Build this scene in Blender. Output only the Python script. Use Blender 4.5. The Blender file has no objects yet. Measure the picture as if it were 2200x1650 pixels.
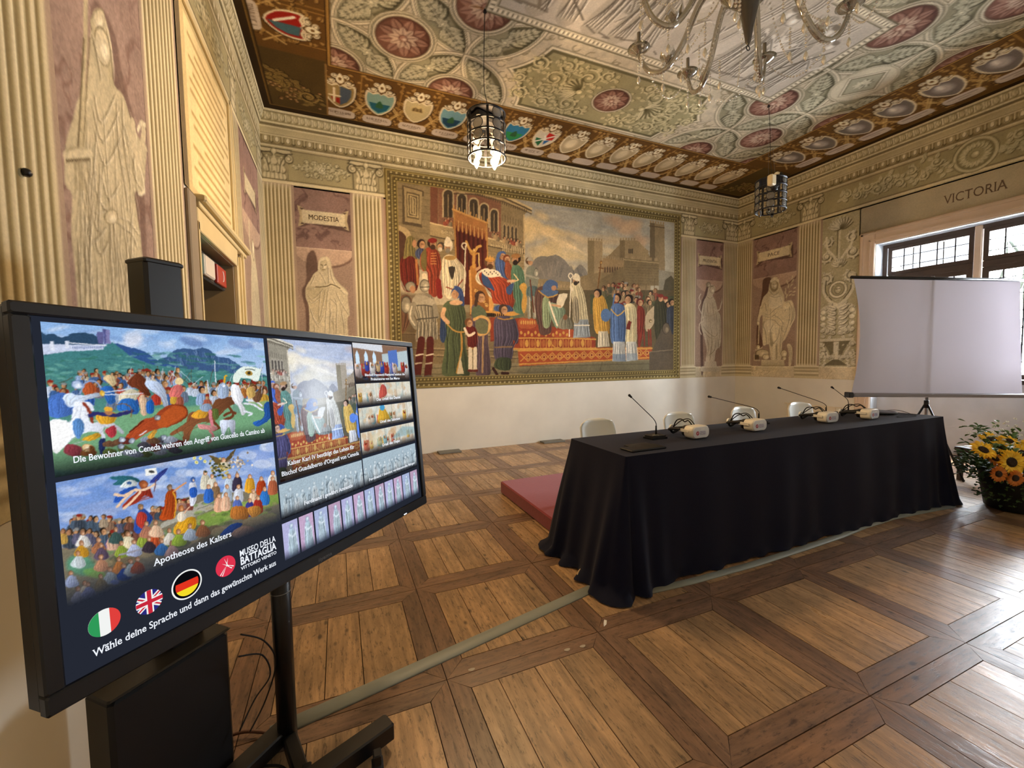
import bpy, math, random
import numpy as np
from mathutils import Vector, Matrix
C = bpy.context.scene.collection
SC = bpy.context.scene
PI = math.pi

# ---------------------------------------------------------------- camera station, in metres
F_PX, YAW, PITCH, ROLL, HC = 887.84, .3955, .0584, -.0144, 1.55
def _cam_axes():
    cy, sy, cp, sp = np.cos(YAW), np.sin(YAW), np.cos(PITCH), np.sin(PITCH)
    f = np.array([sy * cp, cy * cp, -sp]); r = np.array([cy, -sy, 0.]); u = np.cross(r, f)
    c, s = np.cos(ROLL), np.sin(ROLL)
    return c * r + s * u, -s * r + c * u, f
CA, CB, CC = _cam_axes()
def sight(px, py):
    """direction in which a point of the photograph was seen (survey helper: real positions are read off it)"""
    px = np.asarray(px, float); py = np.asarray(py, float)
    return (px[..., None] - 1100) / F_PX * CA - (py[..., None] - 825) / F_PX * CB + CC
def on_wall(p, ax, val):
    d = sight(p[:, 0], p[:, 1]); t = val / d[:, ax]
    q = d * t[:, None]; q[:, 2] += HC
    return q
def at_z(px, py, z):
    d = sight(px, py); t = (z - HC) / d[2]; return np.array([d[0] * t, d[1] * t, z])
def at_y(px, py, y):
    d = sight(px, py); t = y / d[1]; return np.array([d[0] * t, y, HC + d[2] * t])
def at_x(px, py, x):
    d = sight(px, py); t = x / d[0]; return np.array([x, d[1] * t, HC + d[2] * t])

# ---------------------------------------------------------------- camera, world, exposure
cam_d = bpy.data.cameras.new('camera'); cam = bpy.data.objects.new('camera', cam_d); C.objects.link(cam)
cam_d.sensor_width = 36.; cam_d.lens = F_PX / 2200 * 36.; cam_d.clip_start = .02; cam_d.clip_end = 200
_m = Matrix(((CA[0], CB[0], -CC[0], 0), (CA[1], CB[1], -CC[1], 0), (CA[2], CB[2], -CC[2], HC), (0, 0, 0, 1)))
cam.matrix_world = _m
SC.camera = cam
SC.view_settings.view_transform = 'Standard'; SC.view_settings.look = 'None'; SC.view_settings.gamma = 1.; SC.view_settings.use_curve_mapping = False
SC.view_settings.exposure = 0.
SC.cycles.max_bounces = 8; SC.cycles.diffuse_bounces = 5; SC.cycles.glossy_bounces = 4; SC.cycles.transmission_bounces = 8; SC.cycles.transparent_max_bounces = 12
SC.cycles.use_denoising = True; SC.cycles.sample_clamp_indirect = 10.; SC.cycles.caustics_reflective = False; SC.cycles.caustics_refractive = False
wd = bpy.data.worlds.new('sky'); SC.world = wd; wd.use_nodes = True
_n = wd.node_tree.nodes; _bg = _n['Background']; _bg.inputs['Color'].default_value = (.86, .93, 1.0, 1); _bg.inputs['Strength'].default_value = 118.0
def portal(name, loc, rot, sx, sy):
    l = bpy.data.lights.new(name, 'AREA'); l.shape = 'RECTANGLE'; l.size = sx; l.size_y = sy; l.cycles.is_portal = True
    o = bpy.data.objects.new(name, l); C.objects.link(o); o.location = loc; o.rotation_euler = rot; return o
LAMP_E = 1500.   # radiance of the warm bulbs in the lit lanterns

# ---------------------------------------------------------------- painting kit (fresco pigment as vertex colours)
def rgb(c):
    if isinstance(c, str):
        return np.array([int(c[i:i + 2], 16) / 255. for i in (0, 2, 4)], np.float32)
    return np.array(c, np.float32)

def smooth(pts, n=5, closed=True):
    p = np.array(pts, float); m = len(p)
    if m < 3: return p
    out = []
    rng = range(m) if closed else range(m - 1)
    for i in rng:
        if closed: a, b, c, d = p[i - 1], p[i], p[(i + 1) % m], p[(i + 2) % m]
        else: a, b, c, d = p[max(i - 1, 0)], p[i], p[i + 1], p[min(i + 2, m - 1)]
        for k in range(n):
            t = k / n
            out.append(.5 * ((2 * b) + (c - a) * t + (2 * a - 5 * b + 4 * c - d) * t * t + (3 * b - a - 3 * c + d) * t ** 3))
    if not closed: out.append(p[-1])
    return np.array(out)

_rs = np.random.RandomState(7)
_NZ = _rs.rand(256, 256).astype(np.float32)
def vnoise(x, y):
    xi = np.floor(x).astype(int); yi = np.floor(y).astype(int)
    fx = x - xi; fy = y - yi; fx = fx * fx * (3 - 2 * fx); fy = fy * fy * (3 - 2 * fy)
    a = _NZ[yi & 255, xi & 255]; b = _NZ[yi & 255, (xi + 1) & 255]
    c = _NZ[(yi + 1) & 255, xi & 255]; d = _NZ[(yi + 1) & 255, (xi + 1) & 255]
    return (a * (1 - fx) + b * fx) * (1 - fy) + (c * (1 - fx) + d * fx) * fy
def fbm(x, y, o=4):
    s = 0; a = .5; t = 0
    for k in range(o):
        s = s + a * vnoise(x * 2 ** k + 17 * k, y * 2 ** k + 5 * k); t += a; a *= .55
    return s / t

class Cv:
    def __init__(s, u0, v0, u1, v1, res, bg=None, resv=None):
        s.u0, s.v0, s.u1, s.v1 = u0, v0, u1, v1
        s.W = max(2, int(round((u1 - u0) / res)) + 1); s.H = max(2, int(round((v1 - v0) / (resv or res))) + 1)
        s.U = np.linspace(u0, u1, s.W); s.V = np.linspace(v0, v1, s.H)
        s.px = (u1 - u0) / (s.W - 1)
        s.im = np.zeros((s.H, s.W, 3), np.float32); s.a = np.zeros((s.H, s.W), np.float32)
        if bg is not None: s.im[:] = rgb(bg); s.a[:] = 1
        s.tf = None; s.k = 1.
    def T(s, pts):
        p = np.array(pts, float).reshape(-1, 2)
        return s.tf(p) if s.tf is not None else p
    def _win(s, p, pad):
        i0 = np.searchsorted(s.U, p[:, 0].min() - pad); i1 = np.searchsorted(s.U, p[:, 0].max() + pad)
        j0 = np.searchsorted(s.V, p[:, 1].min() - pad); j1 = np.searchsorted(s.V, p[:, 1].max() + pad)
        return i0, i1, j0, j1
    def mix(s, sl, m, col):
        m3 = m[..., None]
        s.im[sl] = s.im[sl] * (1 - m3) + col * m3
        s.a[sl] = np.maximum(s.a[sl], m)
    def cover(s, p, soft, sm=False):
        i0, i1, j0, j1 = s._win(p, soft + s.px)
        if i1 <= i0 or j1 <= j0: return None, None
        x, y = np.meshgrid(s.U[i0:i1], s.V[j0:j1])
        ins = np.zeros(x.shape, bool); d2 = np.full(x.shape, 1e9)
        n = len(p)
        for k in range(n):
            ax, ay = p[k]; bx, by = p[(k + 1) % n]
            ex, ey = bx - ax, by - ay
            L = ex * ex + ey * ey
            if L < 1e-14: continue
            t = np.clip(((x - ax) * ex + (y - ay) * ey) / L, 0, 1)
            d2 = np.minimum(d2, (x - ax - t * ex) ** 2 + (y - ay - t * ey) ** 2)
            if ay != by:
                c = ((ay > y) != (by > y)) & (x < ex * (y - ay) / ey + ax)
                ins ^= c
        d = np.sqrt(d2); d = np.where(ins, d, -d)
        return (slice(j0, j1), slice(i0, i1)), np.clip(.5 + d / (soft + .0001), 0, 1).astype(np.float32)
    def poly(s, pts, col, a=1., soft=None, sm=0, col2=None, shade=0):
        if sm: pts = smooth(pts, sm)
        p = s.T(pts)
        sl, m = s.cover(p, max(s.px, (soft or 0) * s.k))
        if sl is None: return
        c = rgb(col)
        if col2 is not None:
            v = s.V[sl[0]]; t = np.clip((v - p[:, 1].min()) / max(1e-6, np.ptp(p[:, 1])), 0, 1)[:, None, None]
            c = rgb(col2) * (1 - t) + c * t
        if shade:
            u = s.U[sl[1]]; t = np.clip((u - p[:, 0].min()) / max(1e-6, np.ptp(p[:, 0])), 0, 1)[None, :, None]; c = c * (1 + shade * (.35 - 1.1 * t ** 1.6))
        s.mix(sl, m * a, c)
    def ell(s, cx, cy, rx, ry, col, rot=0., a=1., soft=None, n=18, col2=None):
        t = np.linspace(0, 2 * np.pi, n, endpoint=False); c, q = np.cos(rot), np.sin(rot)
        X = rx * np.cos(t); Y = ry * np.sin(t)
        s.poly(np.stack([cx + X * c - Y * q, cy + X * q + Y * c], 1), col, a, soft, col2=col2)
    def line(s, pts, w, col, a=1., sm=0, taper=False, soft=None):
        if sm: pts = smooth(pts, sm, False)
        p = s.T(pts); w = w * s.k * .5; so = max(s.px, (soft or 0) * s.k)
        i0, i1, j0, j1 = s._win(p, w + so)
        if i1 <= i0 or j1 <= j0: return
        x, y = np.meshgrid(s.U[i0:i1], s.V[j0:j1]); m = np.zeros(x.shape, np.float32); n = len(p)
        for k in range(n - 1):
            ax, ay = p[k]; ex, ey = p[k + 1] - p[k]; L = ex * ex + ey * ey + 1e-14
            t = np.clip(((x - ax) * ex + (y - ay) * ey) / L, 0, 1)
            d = np.sqrt((x - ax - t * ex) ** 2 + (y - ay - t * ey) ** 2)
            ww = w
            if taper:
                q = (k + t) / (n - 1); ww = w * np.sqrt(np.clip(4 * q * (1 - q), .04, 1)) if taper == 1 else w * np.clip(1.1 - q, .1, 1)
            m = np.maximum(m, np.clip(.5 + (ww - d) / so, 0, 1) * np.minimum(1, 2.2 * ww / s.px))
        s.mix((slice(j0, j1), slice(i0, i1)), m * a, rgb(col))
    def fold(s, pts, w, dk='5a5040', lt='d8cfae', a=.75, sm=4, off=(.8, 0)):
        p = np.array(pts, float)
        s.line(p, w, dk, a, sm, taper=1, soft=w * .5)
        s.line(p + np.array(off) * w, w * .8, lt, a, sm, taper=1, soft=w * .5)
    def ball(s, cx, cy, rx, ry, col, lt, dk, rot=0., lx=.25, ly=.25):
        s.ell(cx, cy, rx, ry, dk, rot)
        s.ell(cx + lx * rx * .15, cy + ly * ry * .15, rx * .9, ry * .9, col, rot, soft=rx * .2)
        s.ell(cx + lx * rx, cy + ly * ry, rx * .42, ry * .42, lt, rot, soft=rx * .45)
    def leaf(s, x, y, ang, L, w, lt, dk, mid=None, n=3):
        c, q = np.cos(ang), np.sin(ang)
        def P(a, b): return (x + a * c - b * q, y + a * q + b * c)
        sh = np.array((.09 * L, -.09 * L))
        pts = np.array([P(0, 0), P(.3 * L, .5 * w), P(.65 * L, .42 * w), P(L, 0), P(.65 * L, -.42 * w), P(.3 * L, -.5 * w)])
        s.poly(pts + sh, dk, .8, sm=n); s.poly(pts, lt, 1., sm=n)
        s.line([P(.1 * L, 0), P(.9 * L, 0)], w * .14, mid or dk, .6)
    def scroll(s, cx, cy, r, a0, turns, w, lt, dk, sg=1, leaves=6):
        t = np.linspace(0, 1, int(14 * turns) + 3)
        R = r * (1 - .82 * t); A = a0 + sg * turns * 2 * np.pi * t
        p = np.stack([cx + R * np.cos(A), cy + R * np.sin(A)], 1)
        sh = np.array((.5 * w, -.5 * w))
        s.line(p + sh, w * 1.2, dk, .8); s.line(p, w, lt, 1.)
        for k in range(leaves):
            q = k / max(1, leaves) * .55; i = int(q * len(p)); an = A[i] + sg * .5
            s.leaf(p[i, 0], p[i, 1], an, r * .55 * (1 - q * .5), r * .3, lt, dk, n=2)
        s.ball(cx, cy, w * 1.3, w * 1.3, lt, lt, dk)
    def text_marks(s, u0, u1, v, h, col, rs, a=.7):
        u = u0
        while u < u1:
            w = h * rs.uniform(.35, .75)
            s.line([(u, v), (u + w * rs.uniform(-.2, .3), v + h)], h * .22, col, a)
            if rs.rand() < .6: s.line([(u, v + h * rs.choice([0, .5, 1])), (u + w * .6, v + h * rs.choice([0, .5, 1]))], h * .2, col, a)
            u += w * (1.9 if rs.rand() < .15 else 1.05)
    def blit(s, st, O, A, a=1., flip=False, mul=None):
        """lay stamp st (local coordinates) down at O with the 2x2 matrix A"""
        A = np.array(A, float); O = np.array(O, float)
        cs = np.array([(st.u0, st.v0), (st.u1, st.v0), (st.u1, st.v1), (st.u0, st.v1)]) @ A.T + O
        i0, i1, j0, j1 = s._win(cs, s.px)
        if i1 <= i0 or j1 <= j0: return
        x, y = np.meshgrid(s.U[i0:i1], s.V[j0:j1]); Ai = np.linalg.inv(A)
        X = x - O[0]; Y = y - O[1]
        u = Ai[0, 0] * X + Ai[0, 1] * Y; v = Ai[1, 0] * X + Ai[1, 1] * Y
        fi = (u - st.u0) / (st.u1 - st.u0) * (st.W - 1); fj = (v - st.v0) / (st.v1 - st.v0) * (st.H - 1)
        ok = (fi >= 0) & (fj >= 0) & (fi <= st.W - 1) & (fj <= st.H - 1)
        fi = np.clip(fi, 0, st.W - 1.001); fj = np.clip(fj, 0, st.H - 1.001)
        ii = fi.astype(int); jj = fj.astype(int); fx = (fi - ii)[..., None]; fy = (fj - jj)[..., None]
        src = np.concatenate([st.im, st.a[..., None]], 2)
        q = (src[jj, ii] * (1 - fx) + src[jj, ii + 1] * fx) * (1 - fy) + (src[jj + 1, ii] * (1 - fx) + src[jj + 1, ii + 1] * fx) * fy
        m = (q[..., 3] * ok * a).astype(np.float32)
        c = q[..., :3]
        if mul is not None: c = c * np.array(mul, np.float32)
        sl = (slice(j0, j1), slice(i0, i1))
        s.im[sl] = s.im[sl] * (1 - m[..., None]) + c * m[..., None]; s.a[sl] = np.maximum(s.a[sl], m)
    def mottle(s, f, amt, ch=(1, 1, 1), o=4):
        x, y = np.meshgrid(s.U, s.V); n = fbm(x * f + 31, y * f + 11, o) - .5
        s.im *= 1 + n[..., None] * amt * np.array(ch, np.float32)

# relief blobs along a band: used wherever the painters imitated carved foliage
def foliage(cv, x0, y0, x1, y1, n, size, lt, dk, rs, sym=True):
    for k in range(n):
        x = rs.uniform(x0, x1); y = rs.uniform(y0, y1); an = rs.uniform(0, 6.3); L = size * rs.uniform(.6, 1.3)
        cv.leaf(x, y, an, L, L * .5, lt, dk, n=2)
        if sym: cv.leaf(x0 + x1 - x, y, np.pi - an, L, L * .5, lt, dk, n=2)

# ---------------------------------------------------------------- ceiling fresco
RX0, RX1, RY1, ZC = -.912, 8.539, 6.894, 5.11       # room: left wall, right wall, back wall, ceiling height
RY0 = -.10
PI2 = np.pi / 2
LT, MD, DK = 'e0d8c2', 'b3ab93', '5f5844'

def st_rosette(pet=12, seed=1):
    c = Cv(-1.2, -1.2, 1.2, 1.2, .035); rs = np.random.RandomState(seed)
    c.ell(0, 0, 1.14, 1.14, '8d856f', n=40); c.ell(0, 0, 1.11, 1.11, LT, n=40); c.ell(0, 0, 1.04, 1.04, '7a715d', n=40)
    c.ell(0, 0, 1.0, 1.0, '5f4238', n=40); c.ell(-.05, .05, .93, .93, '7e5c4e', n=40, soft=.1)
    for k in range(pet):
        a = 2 * np.pi * k / pet
        c.leaf(.42 * np.cos(a), .42 * np.sin(a), a, .52, .34, 'a68374', '50342c')
    for k in range(pet):
        a = 2 * np.pi * (k + .5) / pet
        c.leaf(.12 * np.cos(a), .12 * np.sin(a), a, .46, .26, 'cfb8a4', '5f3f36')
    c.ball(0, 0, .17, .17, 'b08a78', 'e6d5c4', '5c3a33')
    return c

def st_lens(seed=2):
    c = Cv(-1, -.45, 1, .45, .03); rs = np.random.RandomState(seed)
    lt, dk = 'cfcbb2', '56533f'
    for sx in (-1, 1):
        for k in range(5):
            x = sx * (.12 + .15 * k); h = .3 * (1 - k / 5.5)
            for sy in (-1, 1):
                c.leaf(x, sy * .02, (np.pi / 2 if sy > 0 else -np.pi / 2) - sx * sy * .7, h + .08, .13, lt, dk, n=2)
        c.line([(0, 0), (sx * .85, 0)], .03, lt)
        c.leaf(sx * .7, 0, 0 if sx > 0 else np.pi, .24, .1, lt, dk)
        c.scroll(sx * .36, .17 * sx, .1, 0, 1.2, .03, lt, dk, leaves=3); c.scroll(sx * .3, -.18 * sx, .09, 2, 1.2, .03, lt, dk, -1, 3)
    for k in range(6): c.leaf(0, 0, k * 1.047 + .3, .17, .1, lt, dk)
    c.ball(0, 0, .06, .06, lt, 'f0ecd8', dk)
    return c

def shield(c, kind, rs, col=None):
    """one painted coat of arms in frieze coordinates: s along, t from the inner gilt line outward"""
    out = [(-.185, .31), (-.11, .36), (-.055, .29), (0, .35), (.055, .29), (.11, .36), (.185, .31), (.198, .5), (.148, .69), (0, .85), (-.148, .69), (-.198, .5)]
    inn = [(x * .86, .56 + (t - .56) * .88) for x, t in out]
    c.poly([(x + .012, t + .012) for x, t in out], '2e2110', .8, sm=3)
    c.poly(out, 'ded2b6', sm=3)
    if kind == 'grey':
        c.poly(inn, '7d746c', sm=3); c.ell(.01, .52, .085, .13, 'bdb4aa', soft=.07); c.ell(.03, .47, .03, .07, 'e8e1d6', soft=.04)
    elif kind == 'cream':
        c.poly(inn, 'b9a988', sm=3); c.ell(-.02, .52, .09, .15, 'ddd0b0', soft=.06)
    else:
        c.poly(inn, col[0], sm=3)
        clip = c.a.copy()
        if kind == 'sea':
            c.poly([(-.14, .56), (.14, .56), (.1, .7), (0, .79), (-.1, .7)], col[1]); c.poly([(-.05, .66), (-.035, .56), (0, .5), (.035, .56), (.05, .66)], '3f6b4a', sm=2)
        elif kind == 'half':
            c.poly([(0, .36), (.14, .4), (.14, .55), (.09, .69), (0, .79)], col[1]); c.line([(-.13, .58), (0, .58)], .03, 'e8dcc0'); c.line([(-.07, .42), (-.07, .72)], .03, 'e8dcc0')
            c.poly([(-.11, .62), (-.085, .62), (-.085, .69)], '9c2f22'); c.poly([(-.05, .62), (0, .62), (0, .76), (-.05, .72)], '9c2f22')
        elif kind == 'cross':
            c.poly([(0, .36), (.14, .4), (.14, .55), (0, .57)], 'c8352a'); c.poly([(-.14, .55), (0, .57), (0, .78), (-.1, .68)], '2f6f4c')
            c.line([(-.1, .66), (.13, .42)], .035, 'f0ece0'); c.line([(-.02, .46), (.06, .64)], .035, 'f0ece0'); c.poly([(.02, .6), (.11, .56), (.06, .72)], '3c6fa8')
        elif kind == 'saltire':
            c.poly([(0, .36), (.14, .4), (.14, .55), (.09, .69), (0, .79)], 'b3271d'); c.line([(.02, .4), (.12, .64)], .022, 'efe9da'); c.line([(.12, .42), (.02, .68)], .022, 'efe9da'); c.ell(-.06, .45, .04, .06, '7d96a0')
        elif kind == 'bend':
            c.poly([(0, .36), (.14, .4), (.14, .55), (.09, .69), (0, .79)], '50707a'); c.line([(-.12, .44), (-.01, .7)], .035, 'efe9da')
        elif kind == 'town':
            c.ell(0, .5, .1, .09, 'c9b98a', soft=.05); c.poly([(-.07, .56), (-.07, .49), (-.03, .46), (.01, .49), (.05, .45), (.08, .56)], '8d7a55')
            for q in (-.05, 0, .05): c.line([(q, .55), (q, .5)], .012, '5b4a2e')
    # crest scrolls above the shield
    for sx in (-1, 1):
        c.scroll(sx * .105, .27, .055, 0 if sx > 0 else np.pi, 1.3, .024, 'e6dcc0', '38270f', sx, 0)
        c.scroll(sx * .06, .16, .045, 1, 1.2, .02, 'e6dcc0', '38270f', -sx, 0)
        c.line([(sx * .03, .33), (sx * .1, .36), (sx * .17, .32)], .022, 'e6dcc0', sm=3)
    c.poly([(0, .10), (.035, .17), (.05, .25), (0, .31), (-.05, .25), (-.035, .17)], 'efe6cc', sm=2); c.ell(0, .21, .018, .03, '7a5b2c')

def frieze_base(c, s, rs, plate=True, marks=False):
    """ornament of one bay centred at s; half bay .255"""
    g, d = 'b5935a', '2c1c08'
    for sg in (-1, 1):
        c.line([(s + sg * .255 - .1 * sg, .9), (s + sg * .255 + .06 * sg, .6)], .022, 'c6a870'); c.line([(s + sg * .16, .6), (s + sg * .33, .9)], .022, 'c6a870')
        c.line([(s + sg * .255, .02), (s + sg * .255, .62)], .016, '9c7a42')
        for k in range(20):
            x = s + sg * rs.uniform(.12, .26); t = rs.uniform(.04, 1.08)
            c.leaf(x, t, rs.uniform(0, 6.3), .075, .04, g, d, n=2)
        c.scroll(s + sg * .2, .98, .05, 1, 1.2, .018, g, d, sg, 2); c.scroll(s + sg * .215, .45, .04, 1, 1.2, .016, g, d, -sg, 2)
    if plate:
        w, h = .20, .098
        P = [(s - w, .985 - h * .4), (s - w, .985 + h * .4), (s - w * .72, .985 + h), (s + w * .72, .985 + h), (s + w, .985 + h * .4), (s + w, .985 - h * .4), (s + w * .72, .985 - h), (s - w * .72, .985 - h)]
        c.poly([(x + .012, t + .014) for x, t in P], '2a1c0a', .8, sm=2); c.poly(P, 'cbbfb2', sm=2)
        if marks:
            c.text_marks(s - w * .7, s + w * .7, .945, .045, '6a5848', rs, .85) if marks > 1 else c.line([(s - w * .7, .955), (s + w * .7, .955)], .034, '8f8074', .6)
            c.line([(s - .05, 1.015), (s + .05, 1.015)], .022, '8f8074', .6)

def paint_ceiling():
    Y0 = 1.0
    c = Cv(RX0, Y0, RX1, RY1, .0128, 'c9c0aa'); rs = np.random.RandomState(5)
    X, Y = np.meshgrid(c.U, c.V)
    n = fbm(X * 14, Y * 14, 3); c.im *= (.90 + .2 * n)[..., None]
    # faint scrollwork over the whole pale ground
    for k in range(1100):
        x = rs.uniform(.05, 7.05); y = rs.uniform(1.3, 5.55); r = rs.uniform(.03, .07)
        c.line([(x + r * np.cos(a), y + r * np.sin(a)) for a in np.linspace(0, rs.uniform(3, 5.5), 7)], .016, '8f866e', .85)
    R = .715; MX, MY = 3.605, 3.43
    cx0, dy = .785, .7145
    act, oth = [], []
    for i in range(-1, 10):
        for j in range(-3, 4):
            if (i + j) % 2 == 0:
                x = cx0 + i * .7145; y = MY + j * dy * 1.0
                y = 4.855 + (j - 2) * dy
                (act if (i <= 1 or i >= 7) else oth).append((x, y))
    ros = st_rosette(12, 1); ros2 = st_rosette(9, 4); ln = st_lens(2)
    def lens(p, q):
        mx, my = (p[0] + q[0]) / 2, (p[1] + q[1]) / 2
        if not (-.5 < mx < 7.6 and 1.0 < my < 5.9): return
        i0, i1 = np.searchsorted(c.U, [mx - .6, mx + .6]); j0, j1 = np.searchsorted(c.V, [my - .6, my + .6])
        sl = (slice(j0, j1), slice(i0, i1)); x, y = X[sl], Y[sl]
        d1 = np.hypot(x - p[0], y - p[1]); d2 = np.hypot(x - q[0], y - q[1]); f = np.maximum(d1, d2) - R
        def cov(v): return np.clip(.5 - (f - v) / c.px, 0, 1).astype(np.float32)
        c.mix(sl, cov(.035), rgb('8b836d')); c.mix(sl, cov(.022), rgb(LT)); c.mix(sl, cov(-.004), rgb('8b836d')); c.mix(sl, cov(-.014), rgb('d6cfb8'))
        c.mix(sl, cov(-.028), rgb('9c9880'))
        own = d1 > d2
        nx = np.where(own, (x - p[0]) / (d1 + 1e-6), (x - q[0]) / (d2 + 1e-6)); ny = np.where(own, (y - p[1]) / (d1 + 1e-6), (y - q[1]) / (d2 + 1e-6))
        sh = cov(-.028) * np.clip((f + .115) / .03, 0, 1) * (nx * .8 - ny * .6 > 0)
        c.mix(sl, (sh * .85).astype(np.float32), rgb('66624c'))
        an = np.arctan2(q[1] - p[1], q[0] - p[0]) + np.pi / 2; L = .46
        c.blit(ln, (mx, my), [[L * np.cos(an), -L * np.sin(an)], [L * np.sin(an), L * np.cos(an)]])
    allc = act + oth
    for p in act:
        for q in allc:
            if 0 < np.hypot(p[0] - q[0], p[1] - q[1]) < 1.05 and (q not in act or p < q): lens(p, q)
    for k, (x, y) in enumerate(act):
        for r, co in ((.372, '8b836d'), (.362, 'd9d1ba'), (.35, '9a9279'), (.34, 'cdc5ae')): c.ell(x, y, r, r, co, n=40)
        if not (-.3 < x < 7.4 and .9 < y < 5.9): continue
        if abs(x - 6.5) < .3 and abs(y - MY) < .3 or abs(x - .785) < .2 and abs(y - MY) < .3:
            for r, co in ((.30, '8b836d'), (.285, LT), (.255, '6d6851'), (.235, 'a8a38c')): c.poly([(x - r, y), (x, y + r), (x + r, y), (x, y - r)], co)
            for q in range(8): c.leaf(x, y, q * .785, .11, .05, 'd8d3bc', '56533f')
            continue
        c.blit(ros if k % 2 else ros2, (x, y), [[.292, 0], [0, .292]])
    # long ornamental panel towards each end wall
    for sgn in (1, -1):
        def YY(y): return y if sgn > 0 else 2 * MY - y
        if sgn < 0 and False: continue
        cen = [(1.5, YY(4.14)), (1.5, YY(5.57)), (5.71, YY(4.14)), (5.71, YY(5.57))]
        ya, yb = sorted((YY(4.38), YY(5.485)))
        i0, i1 = np.searchsorted(c.U, [1.7, 5.5]); j0, j1 = np.searchsorted(c.V, [ya - .2, yb + .1])
        sl = (slice(j0, j1), slice(i0, i1)); x, y = X[sl], Y[sl]
        f = np.maximum(ya - y, y - yb)
        for q in cen: f = np.maximum(f, .93 - np.hypot(x - q[0], y - q[1]))
        f = np.maximum(f, np.maximum(2.0 - x, x - 5.22))
        def cov(v): return np.clip(.5 - (f - v) / c.px, 0, 1).astype(np.float32)
        c.mix(sl, cov(.05), rgb('8b836d')); c.mix(sl, cov(.035), rgb(LT)); c.mix(sl, cov(0), rgb('6f6a50')); c.mix(sl, cov(-.045), rgb('a39d7c'))
        ym = (ya + yb) / 2; xm = 3.61
        r2 = np.random.RandomState(9)
        for sx in (-1, 1):
            for sy in (-1, 1):
                for (a, b, r, a0, sg) in [(.55, .28, .17, 0, 1), (.95, .12, .16, 2, -1), (.9, .36, .12, 4, 1), (1.25, .3, .13, 1, -1), (.33, .4, .1, 3, 1), (.72, .02, .1, 1, 1), (1.38, .02, .08, 1, 1)]:
                    c.scroll(xm + sx * a, ym + sy * b, r, a0 if sx > 0 else np.pi - a0, 1.6, .026, 'd5cda8', '59543a', sg * sx * sy, 6)
                for k in range(46):
                    a = r2.uniform(.1, 1.4); b = r2.uniform(.0, .5)
                    if a > 1.15 and b > .4: continue
                    c.leaf(xm + sx * a, ym + sy * b, r2.uniform(0, 6.3), .085, .05, 'cfc7a0', '59543a', n=2)
            for k in range(9):       # shells
                a = -1.15 + k * .29
                c.leaf(xm + sx * .55, ym, (a if sx > 0 else np.pi - a), .26, .06, 'ddd5b2', '59543a')
            c.ball(xm + sx * .52, ym, .05, .05, 'cfc7a0', 'ece5c6', '59543a')
        c.blit(ros2, (xm, ym), [[.245, 0], [0, .235]])
    # central grisaille panel
    x0, x1, y0, y1 = 1.515, 5.70, 2.70, 4.165
    c.poly([(x0 - .02, y0 - .02), (x1 + .02, y0 - .02), (x1 + .02, y1 + .02), (x0 - .02, y1 + .02)], '6e6752')
    c.poly([(x0, y0), (x1, y0), (x1, y1), (x0, y1)], 'cfc7b2')
    for k in range(int((x1 - x0) / .055)):
        for yy in (y0 + .04, y1 - .04): c.ell(x0 + .03 + k * .055, yy, .017, .024, 'efe8d4'); c.ell(x0 + .055 + k * .055, yy, .008, .024, '77705a')
    for k in range(int((y1 - y0) / .055)):
        for xx in (x0 + .04, x1 - .04): c.ell(xx, y0 + .03 + k * .055, .024, .017, 'efe8d4'); c.ell(xx, y0 + .055 + k * .055, .024, .008, '77705a')
    b = .085
    c.poly([(x0 + b, y0 + b), (x1 - b, y0 + b), (x1 - b, y1 - b), (x0 + b, y1 - b)], '7d7661'); b = .1
    c.poly([(x0 + b, y0 + b), (x1 - b, y0 + b), (x1 - b, y1 - b), (x0 + b, y1 - b)], 'c6bfb2')
    lt, dk = 'ddd8cd', '6e675c'
    def toga(x, y, h, ln_, sx, rr):
        # heads point towards the camera side (smaller y): the panel is read from the back of the room
        c.poly([(x - .09 * h, y), (x + .13 * h, y), (x + .1 * h + ln_, y - .55 * h), (x + ln_, y - .8 * h), (x - .08 * h + ln_, y - .55 * h)], 'b2ab9d', sm=3)
        for k in range(6): c.fold([(x - .08 * h + k * .04 * h, y - .02), (x + rr.uniform(-.03, .05) + ln_ * .5 - .05 * h + k * .03 * h, y - .35 * h), (x + ln_ - .06 * h + k * .025 * h, y - .68 * h)], .022, dk, 'e6e1d6', .9)
        c.line([(x + ln_, y - .66 * h), (x + ln_ + sx * .2 * h, y - .5 * h), (x + ln_ + sx * .34 * h, y - .66 * h)], .04, lt, sm=3); c.line([(x + ln_ + sx * .03, y - .62 * h), (x + ln_ + sx * .22 * h, y - .46 * h)], .015, dk)
        c.ball(x + ln_ * 1.15, y - .88 * h, .062 * h + .01, .075 * h + .01, 'c9c2b5', 'eeeae0', dk)
        c.ell(x + ln_ * 1.15 + .02, y - .93 * h, .05 * h, .035 * h, '8a8274')
    rr = np.random.RandomState(21)
    for k in range(46):
        x = rr.uniform(1.75, 5.45); y = rr.uniform(2.95, 4.0); a = rr.uniform(-.6, .6) + PI2; L_ = rr.uniform(.15, .4)
        c.poly([(x - .07, y), (x + .07, y), (x + .09 + L_ * np.cos(a), y - L_ * abs(np.sin(a))), (x - .05 + L_ * np.cos(a), y - L_ * abs(np.sin(a)))], ['bab3a5', 'cfc8ba', 'a59e90'][k % 3], .8, sm=2)
        for q in range(3): c.fold([(x - .06 + q * .05, y), (x - .02 + q * .04 + L_ * .5 * np.cos(a), y - L_ * .5), (x - .04 + q * .05 + L_ * np.cos(a), y - L_)], .018, dk, 'e6e1d6', .85)
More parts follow.
